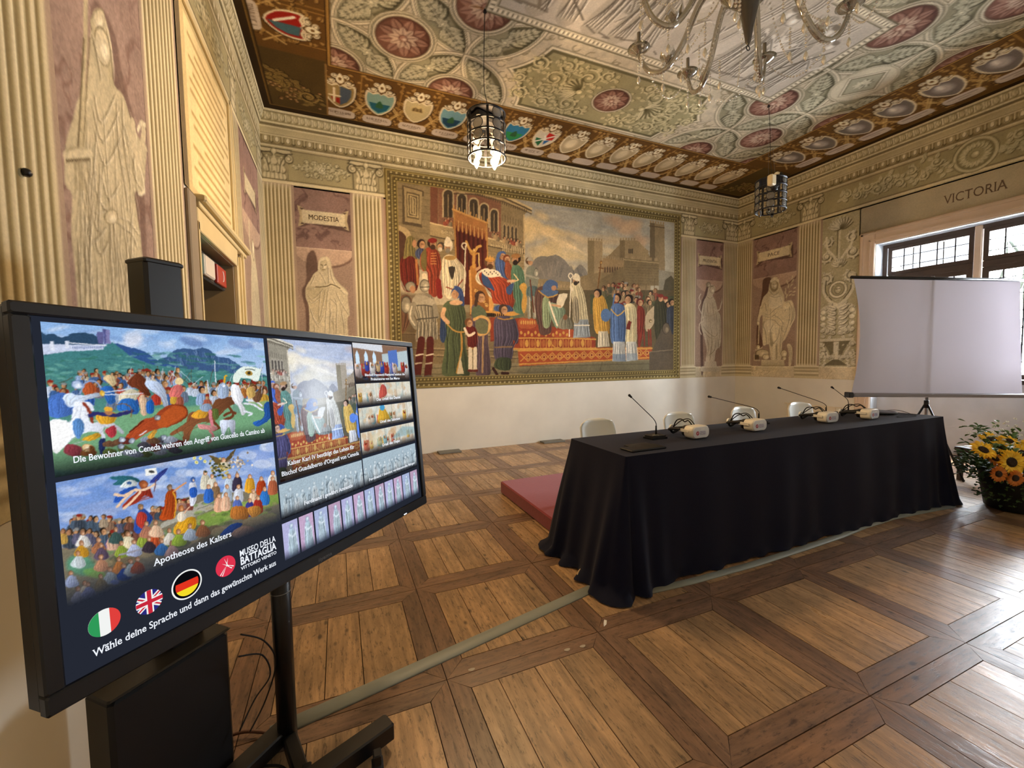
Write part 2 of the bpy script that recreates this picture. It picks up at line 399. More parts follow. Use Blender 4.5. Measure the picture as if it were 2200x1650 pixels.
    for k, (x, h, l, sx) in enumerate([(1.95, 1.0, .1, 1), (2.3, .95, -.05, -1), (2.62, 1.1, .12, 1), (2.95, 1.05, .1, -1), (3.3, 1.15, -.1, 1), (4.35, 1.1, .1, 1), (4.68, 1.05, -.08, 1), (5.0, 1.1, .1, -1), (5.3, .95, .05, 1)]):
        toga(x, y1 - .17, h, l, sx, rr)
    # horse and fallen armour in the middle
    c.poly([(3.55, 3.85), (3.5, 3.5), (3.7, 3.3), (3.95, 3.28), (4.1, 3.05), (4.22, 3.12), (4.17, 3.3), (4.1, 3.55), (4.05, 3.9), (3.95, 3.88), (3.92, 3.6), (3.72, 3.62), (3.66, 3.88)], 'bdb6a8', sm=3)
    for p in ([(3.6, 3.6), (3.75, 3.42), (3.95, 3.45)], [(4.0, 3.5), (4.08, 3.3), (4.15, 3.12)], [(3.95, 3.85), (4.0, 3.6), (3.98, 3.4)]): c.fold(p, .025, dk, 'e6e1d6', .9)
    for k in range(26):
        x = rr.uniform(1.75, 5.45); y = rr.uniform(3.88, 4.04)
        c.line([(x, y), (x + rr.uniform(-.2, .2), y + rr.uniform(-.06, .06))], .022, dk, .7)
    c.line([(4.9, 4.0), (5.5, 3.2)], .02, dk); c.line([(4.6, 4.02), (5.2, 3.1)], .014, dk); c.line([(1.75, 3.3), (2.5, 3.9)], .02, dk)
    c.poly([(1.7, 3.95), (1.7, 3.7), (1.95, 3.7), (2.02, 3.95)], '8a8274'); c.poly([(1.73, 3.92), (1.73, 3.73), (1.92, 3.73), (1.97, 3.92)], 'b2ab9d')
    # ---- heraldic frieze: ground
    gx0, gx1, gy1 = .02, 7.085, 5.60
    gy0 = 2 * MY - gy1
    G = '6e522a'
    for P in ([(RX0, gy1), (RX1, gy1), (RX1, RY1), (RX0, RY1)], [(RX0, Y0), (gx0, Y0), (gx0, gy1), (RX0, gy1)], [(gx1, Y0), (RX1, Y0), (RX1, gy1), (gx1, gy1)], [(RX0, Y0), (RX1, Y0), (RX1, gy0), (RX0, gy0)]): c.poly(P, G)
    def side(tf, s0, step, kinds, ds):
        c.tf = tf
        for k, kd in enumerate(kinds):
            s = s0 + k * step; frieze_base_at(s, kd, k)
        c.tf = None
    def frieze_base_at(s, kd, k):
        base = c.tf
        c.tf = lambda p: base(p + np.array((s, 0)))
        frieze_base(c, 0., rs, True, 2 if kd[0] not in ('cream', 'grey') else (1 if kd[0] == 'grey' and k < 6 else 0))
        shield(c, kd[0], rs, kd[1] if len(kd) > 1 else None); c.tf = base
    cr = ('cream',); gy = ('grey',)
    back = [('half', ('a08a5c', '566270')), ('sea', ('8fb0a6', '2f6a7c')), ('town', ('c2b58c', 0)), ('sea', ('7ea7b0', '2c5068')), ('half', ('a08a5c', '566270')), ('sea', ('3f86b0', '3f9a63')), ('cross', ('d8d2c0', 0))] + [cr] * 8
    for k, kd in enumerate(back):
        s = .14 + k * .5085
        base = lambda p, s=s: np.stack([p[:, 0] + s, gy1 + p[:, 1]], 1)
        c.tf = base; frieze_base(c, 0, rs, True, 2 if k < 7 else 0); shield(c, kd[0], rs, kd[1] if len(kd) > 1 else None)
    for k in range(10):
        s = 5.12 - k * .515
        if s < 1.3: break
        c.tf = lambda p, s=s: np.stack([gx1 + p[:, 1] * 1.06, s + p[:, 0]], 1)
        frieze_base(c, 0, rs, True, 1); shield(c, 'grey', rs)
    for k in range(8):
        s = 5.10 - k * .57 + .0
        if s < 1.3: break
        c.tf = lambda p, s=s: np.stack([gx0 - p[:, 1] * .73, s + p[:, 0]], 1)
        frieze_base(c, 0, rs, True, 2); kd = [('bend', ('9c2a20', 0)), ('saltire', ('b0855c', 0)), ('half', ('a08a5c', '566270'))][k % 3]; shield(c, kd[0], rs, kd[1])
    c.tf = None
    # corner fields with cornucopias
    for (xa, xb) in ((RX0, -.02), (7.55, RX1)):
        c.poly([(xa, gy1 - .05), (xb, gy1 - .05), (xb, RY1), (xa, RY1)], '5b4b2a')
        r3 = np.random.RandomState(3); xm = (xa + xb) / 2; w = (xb - xa) * .3
        for k in range(70):
            t = r3.rand(); x = xm - w + 2 * w * t + r3.normal() * .07; y = 6.0 + .45 * t * (1 if xa < 0 else -1) + (0 if xa < 0 else .5) + r3.normal() * .08
            c.leaf(x, y, r3.uniform(0, 6.3), .11, .06, '8f7a4a', '2a200c', n=2)
        for k in range(26): c.ball(xm + r3.normal() * w * .7, 6.35 + r3.normal() * .1, .028, .028, '8a6a44', 'b39a6e', '2a200c')
        c.scroll(xm + w * .8, 6.35, .13, 0, 1.5, .03, '9c8552', '2a200c', 1, 4)
    # gilt inner line, dark olive-brown outer border
    for w, co in ((.05, '3a2a12'), (.028, 'b08c50')):
        c.line([(gx0, Y0), (gx0, gy1), (gx1, gy1), (gx1, Y0)], w, co); c.line([(gx0, gy0), (gx1, gy0)], w, co)
    c.line([(-.02, gy1), (-.02, RY1 - .2)], .02, 'a08050'); c.line([(7.55, gy1), (7.55, RY1 - .2)], .02, 'a08050')
    c.line([(RX0 + .1, Y0), (RX0 + .1, RY1 - .1), (RX1 - .1, RY1 - .1), (RX1 - .1, Y0)], .2, '3a2c14')
    c.line([(RX0 + .17, Y0), (RX0 + .17, RY1 - .19), (RX1 - .19, RY1 - .19), (RX1 - .19, Y0)], .02, '7d6436')
    X, Y = np.meshgrid(c.U, c.V)
    g = c.im.mean(); c.im = np.clip(g + (c.im - g) * 1.15, .02, 1)
    c.im *= (.92 + .16 * fbm(X * 1.7 + 3, Y * 1.7, 3))[..., None]
    return c

# ---------------------------------------------------------------- wall frescoes
# wall coordinates: back u = x; right u = -y; left u = y (each reads left to right from inside); v = height
def tracer(wall, x0, y0, sc):
    """survey transform: crop coordinates of the photograph -> coordinates on that wall"""
    def tf(p):
        q = np.stack([x0 + p[:, 0] / sc, y0 + p[:, 1] / sc], 1)
        if wall == 'B': w = on_wall(q, 1, RY1); return np.stack([w[:, 0], w[:, 2]], 1)
        if wall == 'R': w = on_wall(q, 0, RX1); return np.stack([-w[:, 1], w[:, 2]], 1)
        w = on_wall(q, 0, RX0); return np.stack([w[:, 1], w[:, 2]], 1)
    return tf
SL, SD, SM = 'e9dfc2', '6f6248', 'b8ab8a'    # stone light / dark / middle

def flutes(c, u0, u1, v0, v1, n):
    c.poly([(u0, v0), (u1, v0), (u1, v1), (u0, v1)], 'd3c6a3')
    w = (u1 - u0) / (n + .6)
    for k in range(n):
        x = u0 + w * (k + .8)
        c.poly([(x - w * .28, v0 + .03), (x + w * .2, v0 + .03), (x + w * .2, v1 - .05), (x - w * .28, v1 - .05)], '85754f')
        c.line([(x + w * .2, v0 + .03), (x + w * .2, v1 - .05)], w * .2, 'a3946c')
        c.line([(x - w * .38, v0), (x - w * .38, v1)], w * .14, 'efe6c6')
def pilaster_base(c, u0, u1):
    e = .035
    c.poly([(u0 - e, 1.10), (u1 + e, 1.10), (u1 + e, 1.335), (u0 - e, 1.335)], 'c9bd98')
    for v, h, co in ((1.335, .03, 'efe6c8'), (1.30, .022, '6b5c40'), (1.275, .03, 'ddd0aa'), (1.235, .02, '5f5138'), (1.21, .035, 'e6dab6'), (1.165, .018, '6b5c40'), (1.13, .05, 'cfc29c')):
        c.poly([(u0 - e, v - h / 2), (u1 + e, v - h / 2), (u1 + e, v + h / 2), (u0 - e, v + h / 2)], co)
def st_capital():
    c = Cv(-.62, 0, .62, 1.1, .022); rs = np.random.RandomState(4); lt, dk = 'ded3ae', '5c5238'
    c.poly([(-.42, 0), (.42, 0), (.44, .8), (-.44, .8)], 'a99d7a')
    for row, (v, n, L) in enumerate(((.0, 5, .3), (.25, 4, .3), (.5, 3, .28))):
        for k in range(n):
            x = -.34 + .68 * (k + .5) / n
            c.leaf(x, v, np.pi / 2 + (x * .5), L, .2, lt, dk); c.ball(x, v + L * .95, .05, .045, 'cfc49e', 'efe6c6', dk)
    for sx in (-1, 1):
        c.line([(sx * .2, .3), (sx * .26, .62), (sx * .4, .82)], .06, lt, sm=3); c.line([(sx * .16, .3), (sx * .22, .62), (sx * .36, .8)], .03, dk, sm=3)
        c.ell(sx * .46, .74, .15, .15, dk); c.scroll(sx * .45, .75, .13, 1.6, 1.6, .045, lt, dk, -sx, 0)
    c.poly([(-.58, .92), (-.5, 1.04), (.5, 1.04), (.58, .92), (.3, .88), (0, .93), (-.3, .88)], 'd6caa4'); c.line([(-.58, .93), (-.3, .885), (0, .93), (.3, .885), (.58, .93)], .03, '4f4530')
    c.line([(-.55, 1.04), (.55, 1.04)], .03, '4f4530')
    c.ball(0, .95, .1, .1, 'cfc49e', 'efe6c6', dk); c.line([(0, .9), (0, .55)], .05, lt)
    return c
def st_rinceau(seed, w=.8, dense=1.):
    c = Cv(-w, -.5, w, .5, .02); rs = np.random.RandomState(seed); lt, dk = 'd3cba6', '5d5638'
    for sx in (-1, 1):
        for (a, b, r) in [(.22, .2, .13), (.22, -.2, .13), (.48, .0, .16), (.5, .25, .08), (.5, -.25, .08), (w - .1, 0, .07)]:
            if a < w - .08 or b == 0: c.scroll(sx * a, b, r, 0 if sx > 0 else np.pi, 1.4, .04, lt, dk, sx * (1 if b >= 0 else -1), 5)
        for k in range(int(46 * dense)):
            x = rs.beta(1, 1.6) * (w - .08); y = rs.normal() * .17 * (1 - x / w * .6)
            c.leaf(sx * x, y, rs.uniform(0, 6.3), .13, .075, lt, dk, n=2)
    for k in range(8): c.leaf(0, 0, k * .785, .18, .09, 'e6dfbf', dk)
    c.ball(0, 0, .07, .07, lt, 'f2ecd2', dk)
    return c

def cornice_rows(c, ua, ub):
    """painted entablature between 4.60 and 4.93"""
    c.poly([(ua, 4.60), (ub, 4.60), (ub, 4.94), (ua, 4.94)], 'c9bc94')
    c.poly([(ua, 4.805), (ub, 4.805), (ub, 4.94), (ua, 4.94)], 'bdb088', col2='cfc39c')
    for v, h, co in ((4.925, .02, '7d7050'), (4.90, .02, 'e4d9b4'), (4.80, .014, '8d8060'), (4.79, .02, 'e8ddb8'), (4.66, .018, '776a4a'), (4.645, .016, 'e9dfbc'), (4.605, .016, '84775a')):
        c.line([(ua, v), (ub, v)], h, co)
    c.poly([(ua, 4.67), (ub, 4.67), (ub, 4.78), (ua, 4.78)], '8f815c')
    n = int((ub - ua) / .14)
    for k in range(n + 1):
        u = ua + .07 + k * .14
        c.ell(u, 4.735, .045, .052, 'bfb188'); c.ell(u, 4.735, .028, .042, '6a5c3c'); c.ell(u, 4.738, .022, .036, 'f0e7c8')
        c.line([(u + .07, 4.775), (u + .07, 4.685)], .014, 'e0d5ae'); c.line([(u + .055, 4.70), (u + .07, 4.68), (u + .085, 4.70)], .012, '564a30')
def paint_band(ua, ub, caps, orns, extra=None, res=.0115):
    c = Cv(ua, 4.10, ub, 4.93, res, 'aca17a')
    cornice_rows(c, ua, ub)
    cap = st_capital()
    for (u, w) in orns:
        st = st_rinceau(int(abs(u * 37)) % 97 + 2, 1.0)
        c.blit(st, (u, 4.39), [[w, 0], [0, .36]])
    for (u0, u1) in caps:
        u = (u0 + u1) / 2; w = (u1 - u0)
        c.blit(cap, (u - .02, 4.165), [[w * 1.02, 0], [0, .42]], .35, mul=(.25, .22, .18)); c.blit(cap, (u, 4.17), [[w * 1.02, 0], [0, .42]])
    for v, h, co in ((4.15, .055, 'e2d6b0'), (4.18, .016, '6b5f42'), (4.117, .014, '7b6d4e')): c.line([(ua, v), (ub, v)], h, co)
    if extra: extra(c)
    c.mottle(3, .18)
    return c
def paint_band_back(): return paint_band(RX0, RX1, [(-.95, -.55), (.28, .70), (6.88, 7.26), (8.115, 8.58)], [(-.13, .40), (7.69, .36)], back_top)
def back_top(c):
    # the gilt mural frame runs up in front of the entablature field
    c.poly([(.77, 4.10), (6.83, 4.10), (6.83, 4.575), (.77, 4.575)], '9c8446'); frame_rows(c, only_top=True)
def paint_band_right():
    def ex(c):
        c.poly([(-4.42, 4.10), (-1.2, 4.10), (-1.2, 4.135), (-4.42, 4.135)], 'b5aa88')
        for r, co in ((.245, '6d6546'), (.235, 'cfc6a0'), (.20, '8a8260'), (.17, 'a79e78')): c.ell(-3.06, 4.40, r, r, co, n=30)
        for k in range(18): a = k * .349; c.leaf(-3.06 + .09 * np.cos(a), 4.40 + .09 * np.sin(a), a, .085, .05, 'd3cba6', '5d5638', n=2)
        c.ball(-3.06, 4.40, .05, .05, 'b9b08a', 'e6dfbf', '5d5638')
        rs = np.random.RandomState(8)
        for sx in (-1, 1):
            for k in range(120):
                t = rs.rand() ** 1.2 * 1.45 + .28
                c.leaf(-3.06 + sx * t, 4.40 + rs.normal() * .085 * (1.25 - t * .5), rs.uniform(0, 6.3), .09, .05, 'd3cba6', '5d5638', n=2)
            for k in range(9): c.scroll(-3.06 + sx * (.42 + .15 * k), 4.40 + .08 * (-1) ** k * (1 - k * .07), .07, k, 1.3, .022, 'd3cba6', '5d5638', sx, 2)
    return paint_band(-RY1, -1.2, [(-6.94, -6.52), (-5.51, -5.11)], [(-6.0, .42)], ex)
def paint_band_left():
    return paint_band(1.0, RY1, [(1.5, 2.03), (2.90, 3.35), (5.05, 5.33), (6.5, 6.93)], [(2.46, .42), (4.2, .8), (5.9, .5)], None, .016)

def marble(c, u0, v0, u1, v1, base='a08478', vein='6b4f49', seed=1, n=9):
    c.poly([(u0, v0), (u1, v0), (u1, v1), (u0, v1)], base)
    i0, i1 = np.searchsorted(c.U, [u0, u1]); j0, j1 = np.searchsorted(c.V, [v0, v1])
    if i1 <= i0 or j1 <= j0: return
    x, y = np.meshgrid(c.U[i0:i1], c.V[j0:j1]); w = fbm(x * 3 + seed, y * 3, 4)
    r = np.abs(fbm(x * 2.2 + seed * 3 + w * .8, y * 2.2 + w, 4) - .5) * 2
    m = np.clip(1 - r / .05, 0, 1) * .7
    sl = (slice(j0, j1), slice(i0, i1)); c.im[sl] *= (.86 + .28 * w)[..., None]
    c.mix(sl, m.astype(np.float32), rgb(vein))
def niche(c, u0, u1, seed, lip=3.18, vb=1.33):
    marble(c, u0, 3.22, u1, 4.12, '967a70', '5f4742', seed)
    c.poly([(u0, vb), (u1, vb), (u1, 3.24), (u0, 3.24)], 'a48c7c', col2='97816f')
    m = (u0 + u1) / 2; w = (u1 - u0) / 2
    c.poly([(u0, 3.24)] + [(m + w * np.cos(a), 3.24 - .26 * np.sin(a)) for a in np.linspace(np.pi, 0, 13)][0:] + [(u1, 3.24)], 'bda38e')
    c.line([(m + w * np.cos(a), 3.24 - .26 * np.sin(a)) for a in np.linspace(.1, 1.4, 8)], .03, '6f564a', .8, soft=.02)
    c.line([(u0, 3.245), (u1, 3.245)], .012, 'd5bfa8')
    for uu in (u0, u1): c.line([(uu, vb), (uu, 4.12)], .03, 'd8cca6')
    c.line([(u0 + .02, vb), (u0 + .02, 4.1)], .015, '6f5a4a', .6)
def plinth(c, u0, u1):
    marble(c, u0, 1.10, u1, 1.335, 'cdbf9e', 'a08f6c', 3); c.line([(u0, 1.33), (u1, 1.33)], .012, 'efe6c8')
def scroll_label(c, u0, u1, v, h, slope=0):
    e = .06
    c.poly([(u0 - e + .02, v - h * .75 - .02), (u0 + .02, v - h * .4 - .02), (u1 + e + .02, v - h * .8 - .02), (u1 + e + .02, v + h * .5)], '4f3d36', .7)
    for sx, uu in ((-1, u0), (1, u1)):
        c.poly([(uu - sx * .03, v - h * .6), (uu + sx * e, v - h * .8), (uu + sx * (e - .03), v), (uu + sx * e, v + h * .8), (uu - sx * .03, v + h * .6)], 'c2b08a')
        c.poly([(uu - sx * .03, v - h * .6), (uu + sx * .03, v - h * .62), (uu, v - h * .45)], '4f3d36'); c.poly([(uu - sx * .03, v + h * .6), (uu + sx * .03, v + h * .62), (uu, v + h * .45)], '4f3d36')
    c.poly([(u0, v - h / 2), (u1, v - h / 2), (u1, v + h / 2), (u0, v + h / 2)], 'dccfac')

def folds(c, L, w=9, a=.8, dk='6a5d44', lt='f0e8cf'):
    for f in L: c.fold(f, w, dk, lt, a)

def finefolds(c, P, n, w, seed, dk='6a5d44', lt='f0e8cf', a=.45):
    rs = np.random.RandomState(seed); P = smooth(P, 3); y0, y1 = P[:, 1].min(), P[:, 1].max()
    for k in range(n):
        q = rs.uniform(.1, .9); dq = rs.uniform(-.12, .12); a0 = rs.uniform(.05, .75); a1 = min(.98, a0 + rs.uniform(.12, .4)); L = []
        for t in np.linspace(a0, a1, 5):
            y = y0 + t * (y1 - y0); xs = sorted(xa + (y - ya) / (yb - ya) * (xb - xa) for (xa, ya), (xb, yb) in zip(P, np.roll(P, -1, 0)) if (ya > y) != (yb > y))
            if len(xs) >= 2: L.append((xs[0] + np.clip(q + dq * (t - a0) / (a1 - a0) + .03 * np.sin(t * 9 + k), .06, .94) * (xs[-1] - xs[0]), y))
        if len(L) > 2: c.fold(L, w * rs.uniform(.6, 1.2), dk, lt, a * rs.uniform(.6, 1.2))

def paint_modestia():
    c = Cv(-.55, 1.10, .28, 4.12, .0095, 'a08478')
    niche(c, -.55, .28, 2); plinth(c, -.55, .28); scroll_label(c, -.42, .16, 3.70, .19)
    c.tf = tracer('B', 620, 480, 6.344); c.k = .00135
    c.poly([(290, 385), (350, 378), (390, 500), (400, 700), (330, 900), (300, 1400), (330, 2200), (255, 2200), (240, 1400), (225, 1150), (190, 1010), (185, 900), (240, 780), (240, 500)], '5f4a40', .85, 14, sm=3)
    c.poly([(460, 458), (530, 455), (565, 500), (590, 600), (620, 720), (690, 820), (760, 880), (808, 940), (805, 1010), (832, 1240), (805, 1290), (812, 1500), (860, 2150), (300, 2150), (285, 1420), (275, 1130), (235, 1010), (235, 880), (290, 780), (350, 680), (400, 640), (400, 540), (425, 480)], 'cbbf9f', sm=3)
    c.poly([(260, 870), (330, 860), (470, 870), (540, 1000), (430, 1350), (330, 1240), (262, 1050)], 'b9ac8a', .8, 20, sm=3)
    c.ball(478, 568, 52, 82, 'c9bb98', 'efe5c8', '8a7c60', .1)
    c.poly([(430, 490), (480, 465), (540, 470), (560, 560), (540, 560), (500, 500), (440, 530), (425, 640), (400, 620), (410, 530)], 'd9cdac', sm=3)
    c.line([(440, 560), (465, 572)], 9, '6a5d44'); c.line([(490, 572), (515, 562)], 9, '6a5d44'); c.line([(470, 575), (466, 605)], 7, '8a7c60'); c.line([(462, 628), (492, 628)], 8, '77694d')
    c.poly([(520, 540), (565, 560), (600, 720), (660, 840), (600, 830), (540, 760), (530, 650)], 'dccfae', sm=3)
    folds(c, [[(530, 560), (545, 700), (545, 830)], [(565, 600), (590, 740), (640, 840)], [(420, 660), (470, 740), (520, 850)], [(360, 700), (330, 780), (290, 850)], [(250, 880), (330, 890), (430, 850), (520, 860)],
              [(250, 960), (320, 1040), (420, 960), (470, 890)], [(270, 1060), (340, 1080), (430, 1000)], [(440, 920), (420, 1100), (410, 1350)], [(500, 900), (470, 1120), (420, 1330)], [(540, 880), (520, 1100), (500, 1420), (510, 2000)],
              [(290, 1140), (330, 1260), (410, 1370), (470, 1250)], [(300, 1180), (350, 1320), (430, 1440)], [(560, 1020), (620, 1070), (650, 1110)], [(570, 1040), (575, 1290), (640, 1390)], [(640, 930), (720, 1090), (820, 1250)], [(620, 1000), (660, 1150), (650, 1400), (660, 2000)],
              [(700, 1080), (740, 1300), (760, 1480), (790, 2050)], [(590, 1200), (560, 1350), (560, 2000)], [(350, 1350), (360, 2000)], [(430, 1500), (420, 2050)], [(700, 900), (760, 960), (800, 960)]])
    finefolds(c, [(300, 880), (780, 900), (810, 1300), (850, 2150), (300, 2150)], 46, 6, 3)
    c.poly([(380, 860), (500, 845), (590, 815), (700, 860), (800, 940), (790, 965), (690, 890), (580, 860), (500, 870)], 'dfd3b2', sm=3); c.line([(370, 868), (520, 858), (590, 830), (700, 885)], 10, '55482f', sm=3)
    c.tf = None; c.k = 1
    c.poly([(-.38, 1.33), (.12, 1.33), (.08, 1.46), (-.34, 1.46)], 'c9bd98', sm=2)
    c.mottle(2.5, .2); return c

def paint_pace():
    c = Cv(-6.52, 1.10, -5.51, 4.12, .0105, 'a08478')
    niche(c, -6.52, -5.51, 5); plinth(c, -6.52, -5.51); scroll_label(c, -6.36, -5.70, 3.70, .19)
    c.tf = tracer('R', 1600, 560, 6.343); c.k = .00125
    c.poly([(300, 230), (360, 240), (330, 380), (270, 520), (215, 640), (200, 900), (250, 1150), (160, 1150), (175, 800), (215, 560), (240, 400), (250, 270)], '5f4538', .85, 12, sm=3)
    # drapery and body
    c.poly([(380, 235), (450, 235), (480, 330), (540, 470), (545, 560), (640, 540), (690, 700), (690, 780), (640, 880), (560, 1060), (510, 1130), (495, 1350), (360, 1350), (330, 1140), (250, 1150), (245, 860), (240, 740), (205, 800), (200, 870), (170, 830), (215, 640), (255, 500), (320, 430), (335, 330)], 'd9ccaa', sm=3)
    c.ell(400, 330, 60, 95, '9c8c6e'); c.ball(402, 330, 44, 64, 'd3c5a2', 'f3ead0', '93846a'); c.poly([(350, 270), (410, 228), (470, 270), (460, 300), (410, 270), (360, 300)], 'e6dbbd', sm=3)
    c.line([(382, 318), (400, 322)], 7, '6a5d44'); c.line([(412, 322), (432, 316)], 7, '6a5d44'); c.line([(405, 322), (400, 350)], 6, '8a7c60'); c.line([(392, 368), (416, 368)], 7, '7b6c50')
    c.poly([(345, 480), (500, 470), (520, 600), (470, 640), (345, 650)], 'e9dfc3', sm=3); c.poly([(260, 830), (390, 850), (400, 1140), (350, 1150), (340, 960), (260, 920)], '8f8264', .7, 20, sm=3)
    c.ell(330, 890, 70, 90, 'e9dfc3', soft=30); c.ell(430, 1000, 60, 140, 'e3d8ba', soft=30)
    folds(c, [[(330, 400), (400, 470), (470, 430)], [(350, 480), (420, 500), (500, 480)], [(280, 560), (300, 700)], [(270, 710), (330, 740), (420, 660), (520, 600)], [(265, 760), (360, 770), (450, 700)], [(255, 810), (400, 810), (470, 880), (550, 900)],
              [(390, 740), (480, 790), (545, 880)], [(500, 900), (520, 960), (570, 975)], [(400, 850), (350, 960), (350, 1100)], [(490, 900), (450, 1060), (400, 1130), (390, 1340)], [(440, 1100), (450, 1340)], [(490, 1000), (480, 1340)], [(540, 590), (600, 560), (640, 640), (650, 760), (620, 880)],
              [(600, 600), (620, 700), (590, 880), (500, 1120)], [(660, 620), (670, 760), (610, 900)], [(250, 870), (290, 1000), (300, 1140)], [(560, 640), (550, 700)]], 9)
    finefolds(c, [(280, 480), (520, 480), (550, 900), (495, 1340), (360, 1340), (260, 1000)], 40, 6, 5)
    c.line([(225, 630), (200, 760), (190, 830)], 40, 'e2d6b6', sm=3); c.line([(275, 580), (230, 650)], 40, 'cdbf9c'); c.ball(185, 850, 20, 32, 'dccfae', 'f0e6ca', '8a7c60')
    c.line([(545, 640), (600, 610)], 34, 'dccfae'); c.poly([(530, 630), (600, 600), (600, 640), (545, 665)], 'e6dbbd', sm=2)
    c.line([(196, 870), (188, 1130)], 20, 'd3c5a2'); c.line([(204, 870), (196, 1130)], 5, '7b6c50'); c.ball(185, 1180, 26, 34, 'c9bb98', 'efe5c8', '7b6c50'); c.line([(145, 1215), (185, 1215), (240, 1180)], 12, 'dccfae', sm=2)
    for (x, y, an) in [(560, 510, 1.0), (600, 480, .5), (560, 430, 1.6), (600, 430, .3), (640, 470, 0.1), (650, 430, .2), (590, 380, 1.3), (620, 350, .6), (640, 300, .9), (590, 320, 2.), (660, 380, .3), (640, 260, 1.2), (570, 470, 2.2)]:
        L = 70; c.line([(x, y), (x + L * .7 * np.cos(an), y - L * np.sin(an) * .9)], 20, 'd6c8a6', taper=1)
    c.line([(560, 560), (600, 430), (650, 270)], 8, 'bfae8a')
    # shield, helmet, cherub head and wing at the feet
    c.ball(240, 1260, 95, 55, 'c4b592', 'e3d7b7', '75664c'); c.ball(290, 1310, 50, 40, 'd3c5a2', 'f0e6ca', '75664c'); c.poly([(135, 1285), (195, 1285), (195, 1345), (135, 1345)], '5f4f3a'); c.line([(130, 1280), (130, 1360), (210, 1360)], 16, 'c4b592')
    c.ball(535, 1265, 44, 52, 'd3c5a2', 'f0e6ca', '75664c'); c.ball(540, 1330, 28, 28, 'c9bb98', 'e9dfc3', '75664c')
    c.poly([(575, 1150), (610, 1130), (645, 1180), (650, 1300), (620, 1460), (600, 1420), (600, 1250)], 'd3c5a2', sm=3); folds(c, [[(600, 1160), (620, 1300), (615, 1440)], [(620, 1160), (640, 1290), (630, 1400)]], 7)
    c.line([(400, 1150), (395, 1340)], 40, 'e3d8ba'); c.line([(460, 1150), (465, 1340)], 40, 'd9ccaa'); c.line([(430, 1160), (430, 1340)], 8, '8a7c60')
    c.poly([(230, 1352), (535, 1352), (545, 1440), (222, 1440)], 'd6c9a6', col2='b3a583'); c.poly([(185, 1440), (580, 1440), (590, 1470), (580, 1495), (190, 1495), (180, 1470)], 'cdbf9c', sm=2); c.line([(195, 1448), (575, 1448)], 8, 'efe6ca'); c.line([(230, 1436), (540, 1436)], 5, '6a5d44')
    c.tf = None; c.k = 1; c.mottle(2.5, .2); return c

def paint_prudentia():
    c = Cv(7.27, 1.10, 8.10, 4.12, .0105, 'a08478')
    niche(c, 7.27, 8.10, 9); plinth(c, 7.27, 8.10); scroll_label(c, 7.38, 7.98, 3.68, .19)
    c.tf = tracer('B', 1440, 380, 5.5); c.k = .0015
    c.poly([(430, 1290), (470, 1250), (460, 1400), (400, 1500), (380, 1700), (390, 2280), (360, 2280), (355, 1700), (370, 1480), (400, 1400)], '5c4a44', .85, 10, sm=3)
    c.poly([(455, 1290), (500, 1275), (530, 1310), (520, 1370), (500, 1400), (530, 1460), (560, 1580), (590, 1640), (600, 1800), (590, 1990), (540, 2050), (520, 2180), (510, 2180), (420, 2180), (430, 2060), (400, 1900), (360, 1760), (365, 1620), (390, 1480), (430, 1400)], 'cfc6b0', sm=3)
    c.ball(495, 1335, 30, 42, 'cfc6b0', 'efe9d8', '8a8069', -.2); c.ball(450, 1275, 26, 30, 'a79d86', 'cfc6b0', '5c5442'); c.line([(470, 1290), (510, 1290)], 12, '8a8069')
    folds(c, [[(430, 1410), (470, 1440), (500, 1420)], [(400, 1480), (395, 1600), (370, 1740)], [(440, 1480), (440, 1620)], [(500, 1480), (510, 1620)], [(420, 1640), (480, 1640), (540, 1620)], [(385, 1760), (440, 1830), (530, 1890), (560, 1840)],
              [(400, 1830), (470, 1900), (560, 1910)], [(430, 1880), (450, 2000), (440, 2120)], [(500, 1920), (480, 2060), (470, 2170)], [(540, 1920), (520, 2050), (430, 2130)], [(580, 1660), (590, 1800), (570, 1960)], [(560, 1900), (580, 2060)]], 9)
    finefolds(c, [(400, 1450), (540, 1450), (590, 1900), (520, 2160), (430, 2160), (380, 1760)], 26, 6, 6)
    c.line([(530, 1580), (580, 1570), (600, 1500), (625, 1450)], 22, 'd9d0bb', sm=3); c.line([(600, 1500), (612, 1440)], 8, 'b3a992')
    c.line([(360, 1385), (340, 1430), (360, 1480), (335, 1540), (370, 1620), (390, 1700), (350, 1730), (340, 1800), (365, 1860)], 14, 'd9d0bb', sm=4); c.line([(345, 1440), (365, 1485), (342, 1545)], 5, '6a6150', sm=3)
    for x in (450, 495): c.line([(x, 2120), (x, 2175)], 24, 'd9d0bb')
    c.poly([(405, 2180), (540, 2180), (550, 2240), (400, 2240)], 'cfc6b0'); c.poly([(370, 2240), (570, 2240), (578, 2275), (560, 2300), (365, 2300), (358, 2270)], 'c2b8a0', sm=2); c.line([(375, 2246), (565, 2246)], 8, 'e9e2cc')
    c.tf = None; c.k = 1; c.mottle(2.5, .2); return c

